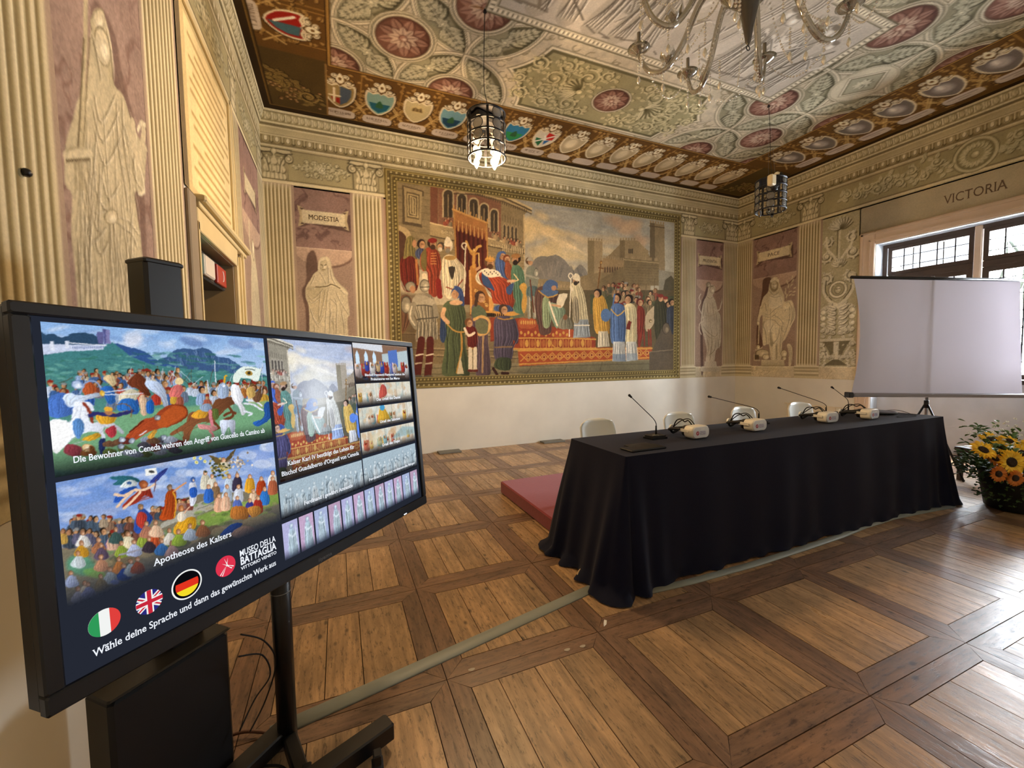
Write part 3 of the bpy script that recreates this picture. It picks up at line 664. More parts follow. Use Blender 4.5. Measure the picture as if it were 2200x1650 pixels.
def paint_justice():
    c = Cv(2.03, 1.10, 2.90, 4.12, .0085, 'a08478')
    niche(c, 2.03, 2.90, 12); plinth(c, 2.03, 2.90)
    marble(c, 2.03, 1.33, 2.90, 4.12, 'a0877c', '75584f', 12)
    c.poly([(2.03, 3.2), (2.9, 3.2), (2.9, 4.12), (2.03, 4.12)], '9b8176', .5)
    c.tf = tracer('L', 0, 0, 2.4267); c.k = .0012
    c.poly([(470, 30), (540, 60), (600, 200), (640, 420), (700, 640), (740, 900), (760, 1300), (770, 1900), (640, 1900), (500, 600)], '6f574e', .75, 20, sm=3)
    c.poly([(480, 60), (520, 45), (550, 110), (575, 220), (585, 330), (590, 440), (640, 500), (680, 620), (720, 720), (760, 760), (755, 860), (745, 1010), (700, 1000), (715, 1150), (735, 1300), (760, 2000), (420, 2000), (400, 1620), (385, 1400), (365, 1200), (370, 1020), (335, 960), (330, 820), (345, 720), (380, 590), (400, 520), (440, 480), (460, 300), (465, 160)], 'c4b898', sm=3)
    # face and hair seen from below
    c.ball(505, 110, 36, 70, 'cdc0a0', 'efe6ca', '8a7c62', .2); c.line([(480, 130), (500, 210), (560, 320), (575, 430)], 34, 'bdb08e', sm=3); c.ball(530, 240, 40, 110, 'd2c6a6', 'efe6ca', '857759', -.2)
    folds(c, [[(470, 170), (500, 300), (520, 430)], [(545, 130), (575, 300), (585, 430)], [(480, 470), (520, 640), (600, 480)], [(470, 540), (530, 740), (620, 560)], [(480, 660), (540, 860), (630, 700)], [(600, 500), (610, 760), (650, 1000), (660, 1120)],
              [(630, 500), (640, 760), (680, 1000)], [(660, 560), (700, 720), (690, 900), (740, 1000)], [(450, 500), (420, 620), (400, 780)], [(520, 900), (560, 1040), (620, 950)], [(430, 900), (480, 1100), (560, 1090)], [(440, 860), (520, 1060), (570, 1110)],
              [(450, 1000), (500, 1200), (555, 1180)], [(430, 1100), (470, 1260), (540, 1200)], [(590, 1130), (660, 1150), (720, 1230)], [(600, 1160), (680, 1220), (710, 1300)], [(430, 1100), (440, 1300), (440, 1900)], [(480, 1230), (520, 1330), (560, 1250)], [(560, 1200), (580, 1500), (590, 1900)], [(600, 1210), (620, 1500), (650, 1900)],
              [(400, 1240), (410, 1500), (450, 1900)], [(500, 1350), (510, 1900)], [(560, 1620), (540, 1900)], [(660, 1240), (690, 1500), (700, 1900)]], 11, .6)
    finefolds(c, [(420, 480), (640, 520), (730, 1000), (750, 1900), (430, 1900), (360, 1000)], 90, 9, 7)
    c.ball(575, 1130, 36, 40, 'cdc0a0', 'efe6ca', '77694d'); c.ball(400, 800, 62, 34, 'cdc0a0', 'efe6ca', '77694d', .1); c.line([(335, 815), (470, 800)], 26, 'd5c9a8'); c.line([(340, 838), (460, 830)], 8, '5c4f38')
    c.line([(450, -600), (440, 200), (415, 760)], 26, 'bfb290'); c.line([(432, 200), (402, 760)], 9, '6a5d44'); c.line([(462, 200), (430, 760)], 7, '857759')
    for x0 in (385, 405, 420): c.line([(x0, 850), (x0 + 8, 980)], 14, 'a6997a')
    c.line([(690, 640), (700, 760), (720, 860), (745, 700), (740, 650)], 40, 'cdc0a0', sm=3); c.line([(715, 680), (730, 640), (765, 655)], 18, 'e6dcbf'); c.line([(720, 860), (735, 900), (750, 1000), (720, 1010)], 14, 'e6dcbf', sm=2)
    c.line([(740, 740), (790, 830), (800, 990)], 7, 'd9cdac'); c.poly([(790, 990), (850, 1010), (820, 1045)], 'd9cdac')
    c.tf = None; c.k = 1
    # the scale hangs over the neighbouring pilaster; keep only the part on this field
    c.mottle(2.5, .22); return c

def paint_spes():
    c = Cv(5.34, 1.10, 6.48, 4.12, .016, 'a08478')
    niche(c, 5.34, 6.48, 14); plinth(c, 5.34, 6.48); scroll_label(c, 5.6, 6.2, 3.62, .19)
    m = 5.9
    c.poly([(m - .25, 1.4), (m - .28, 2.2), (m - .2, 2.6), (m - .1, 2.85), (m, 3.0), (m + .1, 2.85), (m + .22, 2.6), (m + .28, 2.1), (m + .25, 1.4)], 'cbbf9f', sm=3)
    c.ball(m, 2.92, .09, .13, 'cbbf9f', 'efe5c8', '8a7c60'); c.line([(m - .1, 2.7), (m - .2, 3.0), (m - .18, 3.2)], .06, 'cbbf9f')
    rs = np.random.RandomState(2)
    for k in range(12): x = m - .22 + k * .04; c.fold([(x + .02, 2.5), (x, 2.0), (x + rs.uniform(-.03, .03), 1.45)], .016, '6a5d44', 'f0e8cf', .8)
    c.mottle(2.5, .2); return c

def paint_arabesque():
    c = Cv(-5.11, 1.10, -4.455, 4.12, .0105, 'b3aa88'); m = -4.785
    rs = np.random.RandomState(11); lt, dk = 'dcd6bd', '615a42'
    plinth(c, -5.11, -4.455)
    c.line([(-5.1, 1.34), (-5.1, 4.12)], .03, 'd6cba6')
    def both(fn):
        for sx in (-1, 1): fn(sx)
    def leafs(y0, y1, w, n, L):
        for k in range(n):
            y = rs.uniform(y0, y1); x = rs.uniform(.02, w); an = rs.uniform(-1, 1.4)
            for sx in (-1, 1): c.leaf(m + sx * x, y, an if sx > 0 else np.pi - an, L, L * .55, lt, dk, n=2)
    c.line([(m, 3.9), (m, 3.2)], .035, 'cfc8ac'); c.line([(m - .03, 3.9), (m - .03, 3.2)], .014, dk)
    for k in range(9): an = .35 + k * .305; c.leaf(m, 3.86, an, .22, .08, lt, dk)
    both(lambda sx: c.scroll(m + sx * .2, 3.66, .09, 1, 1.4, .03, lt, dk, sx, 5))
    both(lambda sx: c.scroll(m + sx * .21, 3.40, .11, 0 if sx > 0 else np.pi, 1.5, .035, lt, dk, -sx, 7))
    both(lambda sx: c.line([(m, 3.25), (m + sx * .1, 3.4), (m + sx * .2, 3.55), (m + sx * .22, 3.75)], .04, lt, sm=3))
    for k in range(7): c.leaf(m, 3.18, np.pi / 2 + (k - 3) * .35, .15, .07, lt, dk)
    both(lambda sx: c.scroll(m + sx * .2, 2.98, .1, 2, 1.5, .04, lt, dk, sx, 6))
    both(lambda sx: c.line([(m + sx * .22, 3.0), (m + sx * .24, 2.75), (m + sx * .12, 2.55), (m, 2.47)], .055, lt, sm=3)); both(lambda sx: c.line([(m + sx * .20, 2.95), (m + sx * .21, 2.75), (m + sx * .1, 2.58)], .018, dk, sm=3))
    for r, co in ((.16, dk), (.15, 'e6dfc6'), (.115, '7d7558'), (.10, 'a9a080')): c.ell(m, 2.76, r, r * 1.03, co, n=28)
    c.ball(m, 2.75, .055, .075, 'bdb492', 'e9e2ca', '5b543c'); c.line([(m - .03, 2.77), (m - .01, 2.77)], .012, '4a442f'); c.line([(m + .01, 2.77), (m + .03, 2.77)], .012, '4a442f')
    both(lambda sx: c.line([(m, 2.46), (m + sx * .1, 2.36), (m + sx * .25, 2.42), (m + sx * .28, 2.3)], .05, lt, sm=3))
    leafs(2.2, 2.5, .22, 26, .09)
    for k in range(6): both(lambda sx: c.leaf(m + sx * .02, 1.95 + k * .09, .4 if sx > 0 else np.pi - .4, .17, .09, 'e3ddc6', dk))
    for k in range(4): both(lambda sx: c.ball(m + sx * .24, 2.36 - k * .115, .055, .05, lt, 'f3eedb', dk))
    leafs(1.9, 2.05, .24, 18, .09)
    c.poly([(m - .3, 1.86), (m + .3, 1.86), (m + .28, 1.81), (m - .28, 1.81)], 'd6cfb4'); c.line([(m - .3, 1.80), (m + .3, 1.80)], .012, dk)
    c.poly([(m - .22, 1.8), (m + .22, 1.8), (m + .12, 1.62), (m + .07, 1.45), (m - .07, 1.45), (m - .12, 1.62)], '7b7358'); c.poly([(m - .045, 1.8), (m + .045, 1.8), (m + .04, 1.45), (m - .04, 1.45)], 'd9d2b8')
    both(lambda sx: c.scroll(m + sx * .26, 1.76, .05, 0, 1.5, .025, lt, dk, sx, 0)); both(lambda sx: c.line([(m + sx * .22, 1.7), (m + sx * .14, 1.55), (m + sx * .2, 1.45)], .03, lt, sm=3))
    both(lambda sx: c.scroll(m + sx * .23, 1.58, .07, 1, 1.4, .03, lt, dk, -sx, 5)); leafs(1.36, 1.55, .27, 22, .08)
    c.poly([(m - .2, 1.36), (m - .05, 1.47), (m + .05, 1.47), (m + .2, 1.36)], '6f6850')
    for k in range(40): c.leaf(m + rs.uniform(-.28, .28), rs.uniform(1.4, 4.0), rs.uniform(0, 6.3), .05, .025, 'c9c2a4', '857d60', n=2)
    c.mottle(2.5, .18); return c

def paint_tablet():
    """inscribed panel over the doorway"""
    c = Cv(3.43, 2.75, 5.05, 4.12, .012, 'cbb583'); rs = np.random.RandomState(3)
    c.poly([(3.43, 2.75), (3.52, 2.75), (3.52, 4.12), (3.43, 4.12)], '6f6048')
    c.poly([(3.60, 2.80), (4.80, 2.80), (4.80, 3.98), (3.60, 3.98)], 'e6d09c')
    for k, v in enumerate(np.linspace(3.88, 2.88, 14)):
        ins = (.02, .16, .02, .1, .02, .02, .22, .02, .06, .3, .02, .12, .02, .1)[k]
        u = 3.66 + ins
        while u < 4.74 - ins:
            w = rs.uniform(.05, .13); c.line([(u, v), (min(u + w, 4.74), v)], .028, 'ab8d58', .85); u += w + .022
    for w, co in ((.05, 'a8925c'), (.03, 'efe0b4')): c.line([(4.86, 2.78), (4.86, 4.03), (3.55, 4.03)], w, co)
    c.mottle(3, .15); return c

def frame_rows(c, only_top=False):
    """painted gilt frame of the mural"""
    X0, X1, Z0, Z1 = .77, 6.83, 1.10, 4.575
    def rail(a, b, sx, sz, horiz):
        pass
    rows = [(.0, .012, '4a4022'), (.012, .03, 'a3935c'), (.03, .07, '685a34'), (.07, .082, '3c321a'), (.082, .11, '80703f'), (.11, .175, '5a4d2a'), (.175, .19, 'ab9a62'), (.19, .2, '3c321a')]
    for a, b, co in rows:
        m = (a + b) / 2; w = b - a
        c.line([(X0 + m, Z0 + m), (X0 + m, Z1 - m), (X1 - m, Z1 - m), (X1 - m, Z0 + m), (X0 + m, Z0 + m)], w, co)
    def beads(off, step, r, lt, dk):
        for k in range(int((X1 - X0 - 2 * off) / step)):
            x = X0 + off + (k + .5) * step
            for z in ((Z1 - off,) if only_top else (Z0 + off, Z1 - off)): c.ell(x, z, r * 1.3, r * 1.2, dk, n=8); c.ell(x, z, r, r * .9, lt, n=8)
        for k in range(int((Z1 - Z0 - 2 * off) / step)):
            z = Z0 + off + (k + .5) * step
            if only_top and z < 4.05: continue
            for x in (X0 + off, X1 - off): c.ell(x, z, r * 1.2, r * 1.3, dk, n=8); c.ell(x, z, r * .9, r, lt, n=8)
    beads(.05, .085, .018, 'c4b482', '3c321a'); beads(.143, .06, .02, 'a5945a', '352b14'); beads(.096, .03, .009, 'b5a673', '4a4022')

# ---------------------------------------------------------------- the great history painting (also shown, cropped, on the display)
def drape(c, pts, col, n=6, seed=1, w=7, sm=3, dkf=.58, ltf=1.3, a=.6):
    base = rgb(col); dk = np.clip(base * dkf, 0, 1); lt = np.clip(base * ltf + .03, 0, 1)
    P = smooth(pts, sm) if sm else np.array(pts, float)
    c.poly(P, base, shade=.38)
    rs = np.random.RandomState(seed); y0, y1 = P[:, 1].min(), P[:, 1].max()
    for k in range(n):
        q = (k + .5) / n + rs.uniform(-.06, .06); q2 = q + rs.uniform(-.12, .12); a0, a1 = sorted(rs.uniform(0, 1, 2)); 
        if a1 - a0 < .5: a0, a1 = .06, .94
        L = []
        for t in np.linspace(a0 * .5 + .04, a1 * .3 + .66, 5):
            y = y0 + t * (y1 - y0); xs = []
            for i in range(len(P)):
                (xa, ya), (xb, yb) = P[i], P[(i + 1) % len(P)]
                if (ya > y) != (yb > y): xs.append(xa + (y - ya) / (yb - ya) * (xb - xa))
            if len(xs) >= 2: xs.sort(); qq = q + (q2 - q) * t; L.append((xs[0] + np.clip(qq, .06, .94) * (xs[-1] - xs[0]), y))
        if len(L) > 2:
            c.line(L, w, dk, a, 3, taper=1, soft=w * .4); c.line(np.array(L) + (w * .8, 0), w * .75, lt, a, 3, taper=1, soft=w * .4)
def face(c, x, y, r, hair='3a2a1c', skin='c9976c', look=1, beard=None, hat=None):
    c.ell(x - look * r * .12, y - r * .18, r * 1.05, r * 1.15, hair)
    c.ell(x + look * r * .15, y + r * .1, r * .72, r * .95, skin); c.ell(x - look * r * .2, y + r * .1, r * .3, r * .6, '8f6244', soft=r * .3, a=.6)
    c.line([(x - r * .2 + look * r * .2, y - r * .1), (x + r * .45 * look + r * .1, y - r * .1)], r * .13, '4a3020', .8); c.line([(x + look * r * .3, y - r * .05), (x + look * r * .34, y + r * .3)], r * .1, '8f6244', .8)
    if beard: c.ell(x + look * r * .1, y + r * .75, r * .6, r * .6, beard)
    if hat: c.ell(x, y - r * .75, r * 1.05, r * .55, hat)
def crowd(c, x0, y0, x1, y1, n, r, seed, pal, horde=1.0):
    rs = np.random.RandomState(seed); pts = sorted([(rs.uniform(0, 1), rs.uniform(0, 1)) for _ in range(n)], key=lambda q: q[1])
    for t, s in pts:
        x = x0 + t * (x1 - x0); y = y0 + s * (y1 - y0) + t * 0; rr = r * rs.uniform(.85, 1.15); co = pal[rs.randint(len(pal))]
        drape(c, [(x - rr * 1.7, y + rr * 1.6), (x, y + rr * .9), (x + rr * 1.7, y + rr * 1.6), (x + rr * 1.9, y + rr * 5 * horde), (x - rr * 1.9, y + rr * 5 * horde)], co, 3, rs.randint(99), rr * .35, sm=2)
        face(c, x, y, rr, ['3a2a1c', '5a3a20', '2a2018', '7a5a34'][rs.randint(4)], ['c9976c', 'b98560', 'd8ab80'][rs.randint(3)], rs.choice([-1, 1]), hat=[None, None, '8a2a20', '8a8a88'][rs.randint(4)])

def mural_scene(c, right=True):
    """everything in crop coordinates of the survey view"""
    c.k = .0027
    # sky
    c.poly([(60, 60), (2060, 60), (2060, 1000), (60, 1000)], '8d96a0', col2='b9ae94')
    rs = np.random.RandomState(4)
    for k in range(60):
        x = rs.uniform(950, 1950); y = 330 + rs.uniform(0, 260); c.line([(x, y), (x + rs.uniform(60, 200), y + rs.uniform(5, 40))], rs.uniform(8, 22), ['a3aab0', '7f8a98', 'b9b3a4'][k % 3], .35, soft=14)
    for (x, y, w, h, r, co) in [(1010, 440, 110, 50, .5, 'e8c98c'), (1120, 500, 160, 46, .45, 'e3c78f'), (1250, 570, 200, 44, .35, 'ddc596'), (1330, 640, 170, 50, .2, 'd9c49a'), (1080, 620, 130, 70, .3, 'd8c08a'), (1180, 690, 190, 50, .1, 'cdb98c'), (1540, 560, 220, 40, .1, 'c9b490'), (1640, 440, 110, 60, .4, 'b99c80'), (1700, 470, 90, 50, .2, 'ccab88'), (1760, 540, 70, 60, .3, 'bf9f80'), (1000, 540, 60, 60, 0, 'e6cd94')]:
        for j in range(7): c.ell(x + rs.normal() * w * .5, y + rs.normal() * h * .5, w * .5, h * .5, co, r, .5, soft=30)
    for k in range(26): x = rs.uniform(980, 1350); c.line([(x, 440 + (x - 980) * .5), (x + 90, 500 + (x - 980) * .5)], 7, 'f3deaa', .16, soft=12)
    # mountains
    c.poly([(1000, 780), (1040, 690), (1090, 668), (1130, 672), (1185, 660), (1240, 690), (1290, 750), (1310, 765), (1345, 725), (1372, 740), (1400, 785), (1400, 900), (1000, 900)], '7d7a76', sm=2)
    for k in range(26): x = rs.uniform(1030, 1390); c.line([(x, 700 + abs(x - 1180) * .35), (x + rs.uniform(-30, 40), 800 + abs(x - 1180) * .2)], 8, ['9d958a', '5f605f'][k % 2], .45, soft=8)
    # palace on the left
    c.poly([(60, 100), (490, 205), (830, 255), (1015, 345), (968, 388), (970, 700), (60, 760)], '8d7c58')
    c.poly([(385, 190), (812, 290), (812, 560), (385, 470)], '8c5f46'); c.poly([(330, 175), (382, 188), (382, 470), (330, 460)], '7a4a36')
    for k in range(16): y = 205 + k * 17; c.line([(385, y), (812, y + 88)], 2.5, '6f4a38', .5)
    for (x, y, s) in [(452, 300, 1.), (545, 325, .95), (626, 355, .9), (697, 385, .85), (765, 418, .8)]:
        w, h = 30 * s, 105 * s
        c.poly([(x - w * 1.35, y + h), (x - w * 1.35, y - h * .6)] + [(x + 1.35 * w * np.cos(a), y - h * .55 - 1.3 * w * np.sin(a)) for a in np.linspace(np.pi, 0, 8)] + [(x + w * 1.35, y + h)], 'bda67c')
        c.poly([(x - w, y + h), (x - w, y - h * .5)] + [(x + w * np.cos(a), y - h * .5 - w * np.sin(a)) for a in np.linspace(np.pi, 0, 8)] + [(x + w, y + h)], '4b4030'); c.line([(x, y + h), (x, y - h * .45)], 6, '9d875f'); c.line([(x + w * .5, y + h), (x + w * .5, y - h * .5)], 6, '3a3026')
    for k, x in enumerate((836, 862, 889, 914)):
        c.poly([(x - 13, 560 + k * 6), (x - 13, 460 + k * 6), (x, 440 + k * 6), (x + 12, 460 + k * 6), (x + 12, 565 + k * 6)], 'a48f68'); c.poly([(x - 7, 556 + k * 6), (x - 7, 465 + k * 6), (x, 452 + k * 6), (x + 6, 465 + k * 6), (x + 6, 560 + k * 6)], '4f4434')
    for k in range(8): c.line([(822 + k * 18, 385 + k * 6), (822 + k * 18, 425 + k * 6)], 6, '6b5c42', .7)
    for (o, w, co) in [(0, 16, 'c9b486'), (16, 10, '5f5138'), (30, 10, 'b29d70'), (44, 6, '5f5138')]: c.line([(490, 200 + o), (640, 205 + o), (830, 255 + o), (1018, 345 + o * .8)], w, co)
    for k in range(24): x = 640 + k * 15; c.line([(x, 235 + k * 5.2), (x, 250 + k * 5.2)], 6, '5f5138')
    c.line([(968, 390), (970, 690)], 10, 'c9ae7c'); c.poly([(330, 440), (500, 478), (730, 545), (968, 600), (968, 650), (730, 600), (330, 530)], 'a8946a'); c.line([(330, 442), (500, 480), (730, 547), (968, 602)], 8, 'd6c190'); c.line([(330, 530), (500, 565), (730, 600), (968, 650)], 8, '5f5138')
    for k in range(12): c.line([(826 + k * 12, 588 + k * 3), (826 + k * 12, 632 + k * 2)], 5, 'e0cb9c'); c.line([(832 + k * 12, 588 + k * 3), (832 + k * 12, 632 + k * 2)], 4, '54462e')
    for k in range(5): c.scroll(415 + k * 28, 500 + k * 7, 14, k, 1.3, 5, 'cdb98a', '6b5c42', 1, 2)
    for k in range(5): x = 745 + k * 18; c.scroll(x, 590 + k * 4, 9, k, 1.2, 4, 'cdb98a', '6b5c42', 1, 0)
    c.poly([(330, 560), (970, 690), (970, 760), (330, 760)], '97845c')
    for k in range(9): y = 590 + k * 20; c.line([(330, y), (970, y + 70)], 3, '6f6042', .6)
    for (x, y) in [(432, 425), (452, 412), (470, 430), (762, 505), (790, 530), (775, 518), (835, 545), (858, 555), (880, 552), (900, 560), (925, 562), (870, 580), (942, 575)]:
        drape(c, [(x - 12, y + 12), (x, y + 5), (x + 12, y + 12), (x + 13, y + 36), (x - 13, y + 34)], ['9c4a34', 'b99a6c', '8a7a5c', 'c2a07c'][(x * 7) % 4], 2, x, 3, 2); face(c, x, y, 8)
    c.poly([(60, 100), (328, 175), (328, 760), (60, 760)], '8a7c5c')
    for k in range(14): y = 120 + k * 46; c.line([(60, y - 10), (328, y + 30)], 3, '5f543c', .6)
    c.poly([(140, 185), (285, 225), (285, 262), (270, 262), (270, 440), (275, 475), (140, 450)], '5b4f38'); c.poly([(150, 195), (275, 232), (268, 452), (158, 432)], 'a3936c'); c.poly([(168, 228), (258, 250), (254, 420), (170, 405)], '6b5e42')
    for r in (0, 16, 30): c.line([(178 + r, 245 + r), (246 - r, 262 + r), (246 - r, 405 - r), (180 + r, 392 - r), (178 + r, 245 + r)], 7, 'b9a87c')
    c.poly([(60, 760)] + [(85 + 118 * np.cos(a), 545 - 90 * np.sin(a)) for a in np.linspace(np.pi * .75, 0, 9)] + [(203, 760)], 'b8a67c'); c.poly([(60, 760)] + [(80 + 88 * np.cos(a), 555 - 66 * np.sin(a)) for a in np.linspace(np.pi * .75, 0, 9)] + [(168, 760)], '54382a')
    # castle
    W, Dk = 'a08a64', '6d5d42'
    def cren(x0, x1, y, dy, n, h=12):
        for k in range(n): t = (k + .5) / n; x = x0 + t * (x1 - x0); c.poly([(x - (x1 - x0) / n * .3, y + dy * t), (x - (x1 - x0) / n * .3, y + dy * t - h), (x + (x1 - x0) / n * .3, y + dy * t - h), (x + (x1 - x0) / n * .3, y + dy * t)], W)
    c.poly([(1500, 700), (1560, 650), (1620, 590), (1680, 560), (1800, 620), (1830, 680), (1830, 900), (1500, 900)], '8f7b58')
    c.poly([(1402, 560), (1503, 568), (1503, 830), (1402, 810)], W); c.poly([(1402, 560), (1446, 564), (1446, 820), (1402, 810)], '86744f'); cren(1400, 1506, 560, 6, 6, 16)
    c.poly([(1620, 560), (1740, 562), (1815, 640), (1815, 800), (1620, 800)], '9a855f'); c.poly([(1620, 560), (1655, 560), (1655, 800), (1620, 800)], '7d6b4a'); cren(1618, 1728, 560, 2, 6, 18)
    for k in range(7): c.poly([(1735 + k * 13, 575 + k * 10), (1748 + k * 13, 575 + k * 10), (1748 + k * 13, 640), (1735 + k * 13, 640)], W)
    c.poly([(1505, 680), (1652, 700), (1652, 830), (1505, 830)], '9a8058'); cren(1506, 1652, 680, 20, 10, 18)
    for k in range(8): x = 1520 + k * 17; c.poly([(x - 6, 790), (x - 6, 750), (x, 738), (x + 5, 750), (x + 5, 790)], '5f4a34')
    for k in range(3): c.poly([(1680 + k * 11, 650), (1680 + k * 11, 622), (1684 + k * 11, 616), (1688 + k * 11, 622), (1688 + k * 11, 650)], '4f4230')
    c.poly([(1826, 440), (1924, 455), (1930, 860), (1826, 850)], '8f7c5a'); c.poly([(1826, 440), (1858, 444), (1862, 850), (1826, 850)], '6f6044'); cren(1822, 1926, 440, 14, 6, 16); c.line([(1824, 462), (1924, 476)], 8, '5f5138')
    c.poly([(1650, 680), (1886, 705), (1886, 870), (1640, 870)], '7f6e4c'); cren(1650, 1886, 682, 22, 6, 20); c.line([(1650, 692), (1886, 716)], 6, 'b39c70')
    for k in range(8): y = 725 + k * 18; c.line([(1646, y), (1886, y + 10)], 2.5, '5b4d34', .5)
    c.poly([(1886, 760), (1990, 780), (2060, 900), (1886, 900)], '8d8878'); c.poly([(1930, 830), (1970, 800), (2010, 850), (2060, 980), (1900, 980)], '55503c')
    c.poly([(1340, 810), (1480, 780), (1640, 780), (1660, 860), (1660, 960), (1340, 960)], '897652'); c.poly([(1480, 830), (1640, 740), (1660, 840), (1600, 930), (1480, 930)], '7b6a48')
    c.poly([(1040, 820), (1345, 850), (1345, 1120), (1040, 1120)], '8d7c58'); cren(1060, 1290, 870, 14, 12, 16)
    c.poly([(990, 900), (2060, 900), (2060, 1330), (990, 1330)], '5d5236')
    c.poly([(1420, 930), (1990, 940), (1990, 1120), (1420, 1060)], '4b5238')
    crowd(c, 1500, 850, 1870, 930, 26, 13, 3, ['8a6a4a', '6b6a4c', '8c4a34', 'b59a70', '5b5a48', '9a8460'], .9)
    crowd(c, 1560, 950, 1980, 1010, 14, 17, 5, ['5b4a34', '6b2e22', '3f4a48', '7a6a4a', '39414a'], 1.)
    for (x, y) in [(1750, 880), (1860, 820), (1800, 860), (1600, 860)]: c.line([(x, y), (x - 8, y + 160)], 6, '6b5a3a')
    # ground: steps and pavement
    c.poly([(60, 1050), (1000, 1050), (1000, 1520), (60, 1520)], '80704e')
    for y in (1190, 1290, 1335): c.line([(60, y), (940, y + 20)], 8, 'a08e66'); c.line([(60, y + 10), (940, y + 30)], 5, '5b4e34')
    for k in range(60): c.ell(rs.uniform(230, 930), rs.uniform(1350, 1400), 7, 7, ['97865e', '6a5c40'][k % 2], a=.5)
    c.poly([(60, 1405), (2060, 1385), (2060, 1560), (60, 1560)], '8c8262', col2='6e684c'); c.poly([(900, 1440), (1240, 1420), (1500, 1390), (2060, 1370), (2060, 1560), (1100, 1560)], '5f6250', .55, 20)
    for (p, q) in [((200, 1435), (1900, 1400)), ((200, 1475), (2000, 1440)), ((980, 1475), (1020, 1420)), ((1480, 1470), (1500, 1390)), ((1240, 1450), (1260, 1410)), ((700, 1490), (760, 1430))]: c.line([p, q], 4, '4d4a36', .8)
    # carpeted dais
    R_, Gd = '8e2f1c', 'd49a3c'
    c.poly([(740, 1085), (1050, 1095), (1050, 1200), (740, 1250)], R_)
    c.poly([(925, 1300), (1840, 1285), (1845, 1370), (1570, 1380), (935, 1418)], 'b04a22'); c.line([(930, 1310), (1840, 1296)], 14, Gd); c.line([(935, 1405), (1570, 1375), (1840, 1358)], 10, Gd)
    for k in range(16):
        x = 970 + k * 54; y = 1360 - k * 2.2; c.line([(x - 24, y - 24), (x, y), (x - 24, y + 24)], 7, Gd); c.line([(x + 24, y - 24), (x, y), (x + 24, y + 24)], 7, Gd); c.ell(x + 27, y, 13, 14, 'd8a24a'); c.ell(x + 27, y, 7, 8, R_)
    c.poly([(735, 1085), (1040, 1092), (1050, 1130), (1300, 1170), (1455, 1225), (1455, 1300), (890, 1300), (880, 1230), (740, 1240)], '9a3a1e')
    for k in range(13): x = 950 + k * 38; c.ell(x, 1262, 12, 26, Gd if k % 2 else 'b8652c'); c.line([(x + 18, 1235), (x + 18, 1290)], 5, Gd)
    c.line([(900, 1225), (1140, 1228), (1300, 1228), (1455, 1235)], 10, Gd); c.line([(890, 1300), (1455, 1296)], 12, Gd); c.line([(1140, 1228), (1180, 1290), (1300, 1297)], 8, Gd, sm=3)
    c.poly([(940, 1095), (1045, 1100), (1048, 1150), (980, 1165), (935, 1150)], 'b4542a', sm=3); c.poly([(930, 1160), (1100, 1165), (1130, 1220), (930, 1222)], 'a23c20'); c.poly([(1160, 1220), (1190, 1170), (1300, 1165), (1300, 1222)], 'b04a24')
    for k in range(14): c.ell(950 + k * 24, 1190 + (k % 2) * 14, 8, 12, Gd)
    for k in range(7): c.ell(950 + k * 15, 1120, 5, 14, 'd8a24a')
    # canopy
    c.poly([(488, 360), (718, 445), (722, 1000), (530, 1000), (520, 700), (500, 660)], '5c2315')
    for k in range(7): x = 515 + k * 31; c.line([(x, 470 + k * 10), (x + 4, 760)], 7, '7c3420', .7, soft=6); c.line([(x + 14, 470 + k * 10), (x + 16, 760)], 6, '3c140c', .7, soft=6)
    c.poly([(485, 345), (718, 440), (718, 520), (490, 455)], 'b8783a'); c.line([(483, 350), (718, 442)], 12, 'd8a252')
    for k in range(9): x = 495 + k * 27; y = 460 + k * 9; c.poly([(x - 12, y - 30), (x + 12, y - 24), (x + 9, y + 22), (x, y + 34), (x - 9, y + 20)], 'a8642e', sm=2); c.line([(x, y - 40), (x, y + 25)], 5, 'e0ae60')
    for k in range(7): x = 490 + k * 38; c.line([(x, 350 + k * 15), (x, 325 + k * 15)], 7, 'd8a252')
    c.line([(492, 360), (506, 700)], 10, 'c08840'); c.line([(714, 445), (720, 700)], 10, 'c08840')
    # winged gilt victory and throne
    c.poly([(600, 740), (640, 720), (650, 810), (700, 880), (745, 890), (750, 1060), (600, 1075)], 'c8832e', col2='8a5220'); c.poly([(735, 850), (765, 880), (755, 1060), (730, 1060)], 'e0a04a', sm=2)
    for k in range(5): c.scroll(640 + k * 18, 900 + k * 26, 14, k, 1.3, 5, 'e6b45c', '6b3c14', 1, 0)
    c.line([(575, 570), (600, 625), (630, 640), (650, 610), (672, 600)], 16, 'e0a848', sm=3); c.line([(600, 640), (620, 660), (650, 650)], 12, 'c98a34', sm=3); c.line([(628, 640), (626, 740)], 20, 'd99c3e'); c.ball(628, 628, 9, 11, 'e6b45c', 'f6d890', '8a5a20')
    c.line([(600, 770), (610, 1060)], 14, 'e0a04a')
    c.poly([(640, 1040), (965, 1048), (965, 1075), (700, 1082)], 'd89a3c'); c.poly([(700, 1055), (770, 1058), (770, 1082), (700, 1080)], '3c2a14')
    for k in range(10): c.poly([(706 + k * 13, 1078), (706 + k * 13, 1062), (712 + k * 13, 1056), (716 + k * 13, 1078)], '2a1c10')
    # group behind, left
    drape(c, [(130, 690), (180, 660), (230, 690), (255, 760), (240, 900), (150, 900), (125, 780)], '6b1f14', 6, 3); c.line([(235, 690), (245, 860)], 14, 'b8743a')
    drape(c, [(150, 660), (165, 560), (195, 530), (225, 560), (225, 620), (240, 690), (200, 665), (150, 690)], '7c7440', 3, 5); c.ell(222, 585, 16, 26, 'b98560')
    drape(c, [(228, 640), (265, 610), (300, 640), (290, 690), (240, 680)], '3c4a78', 3, 6); face(c, 272, 590, 27, '2e2018')
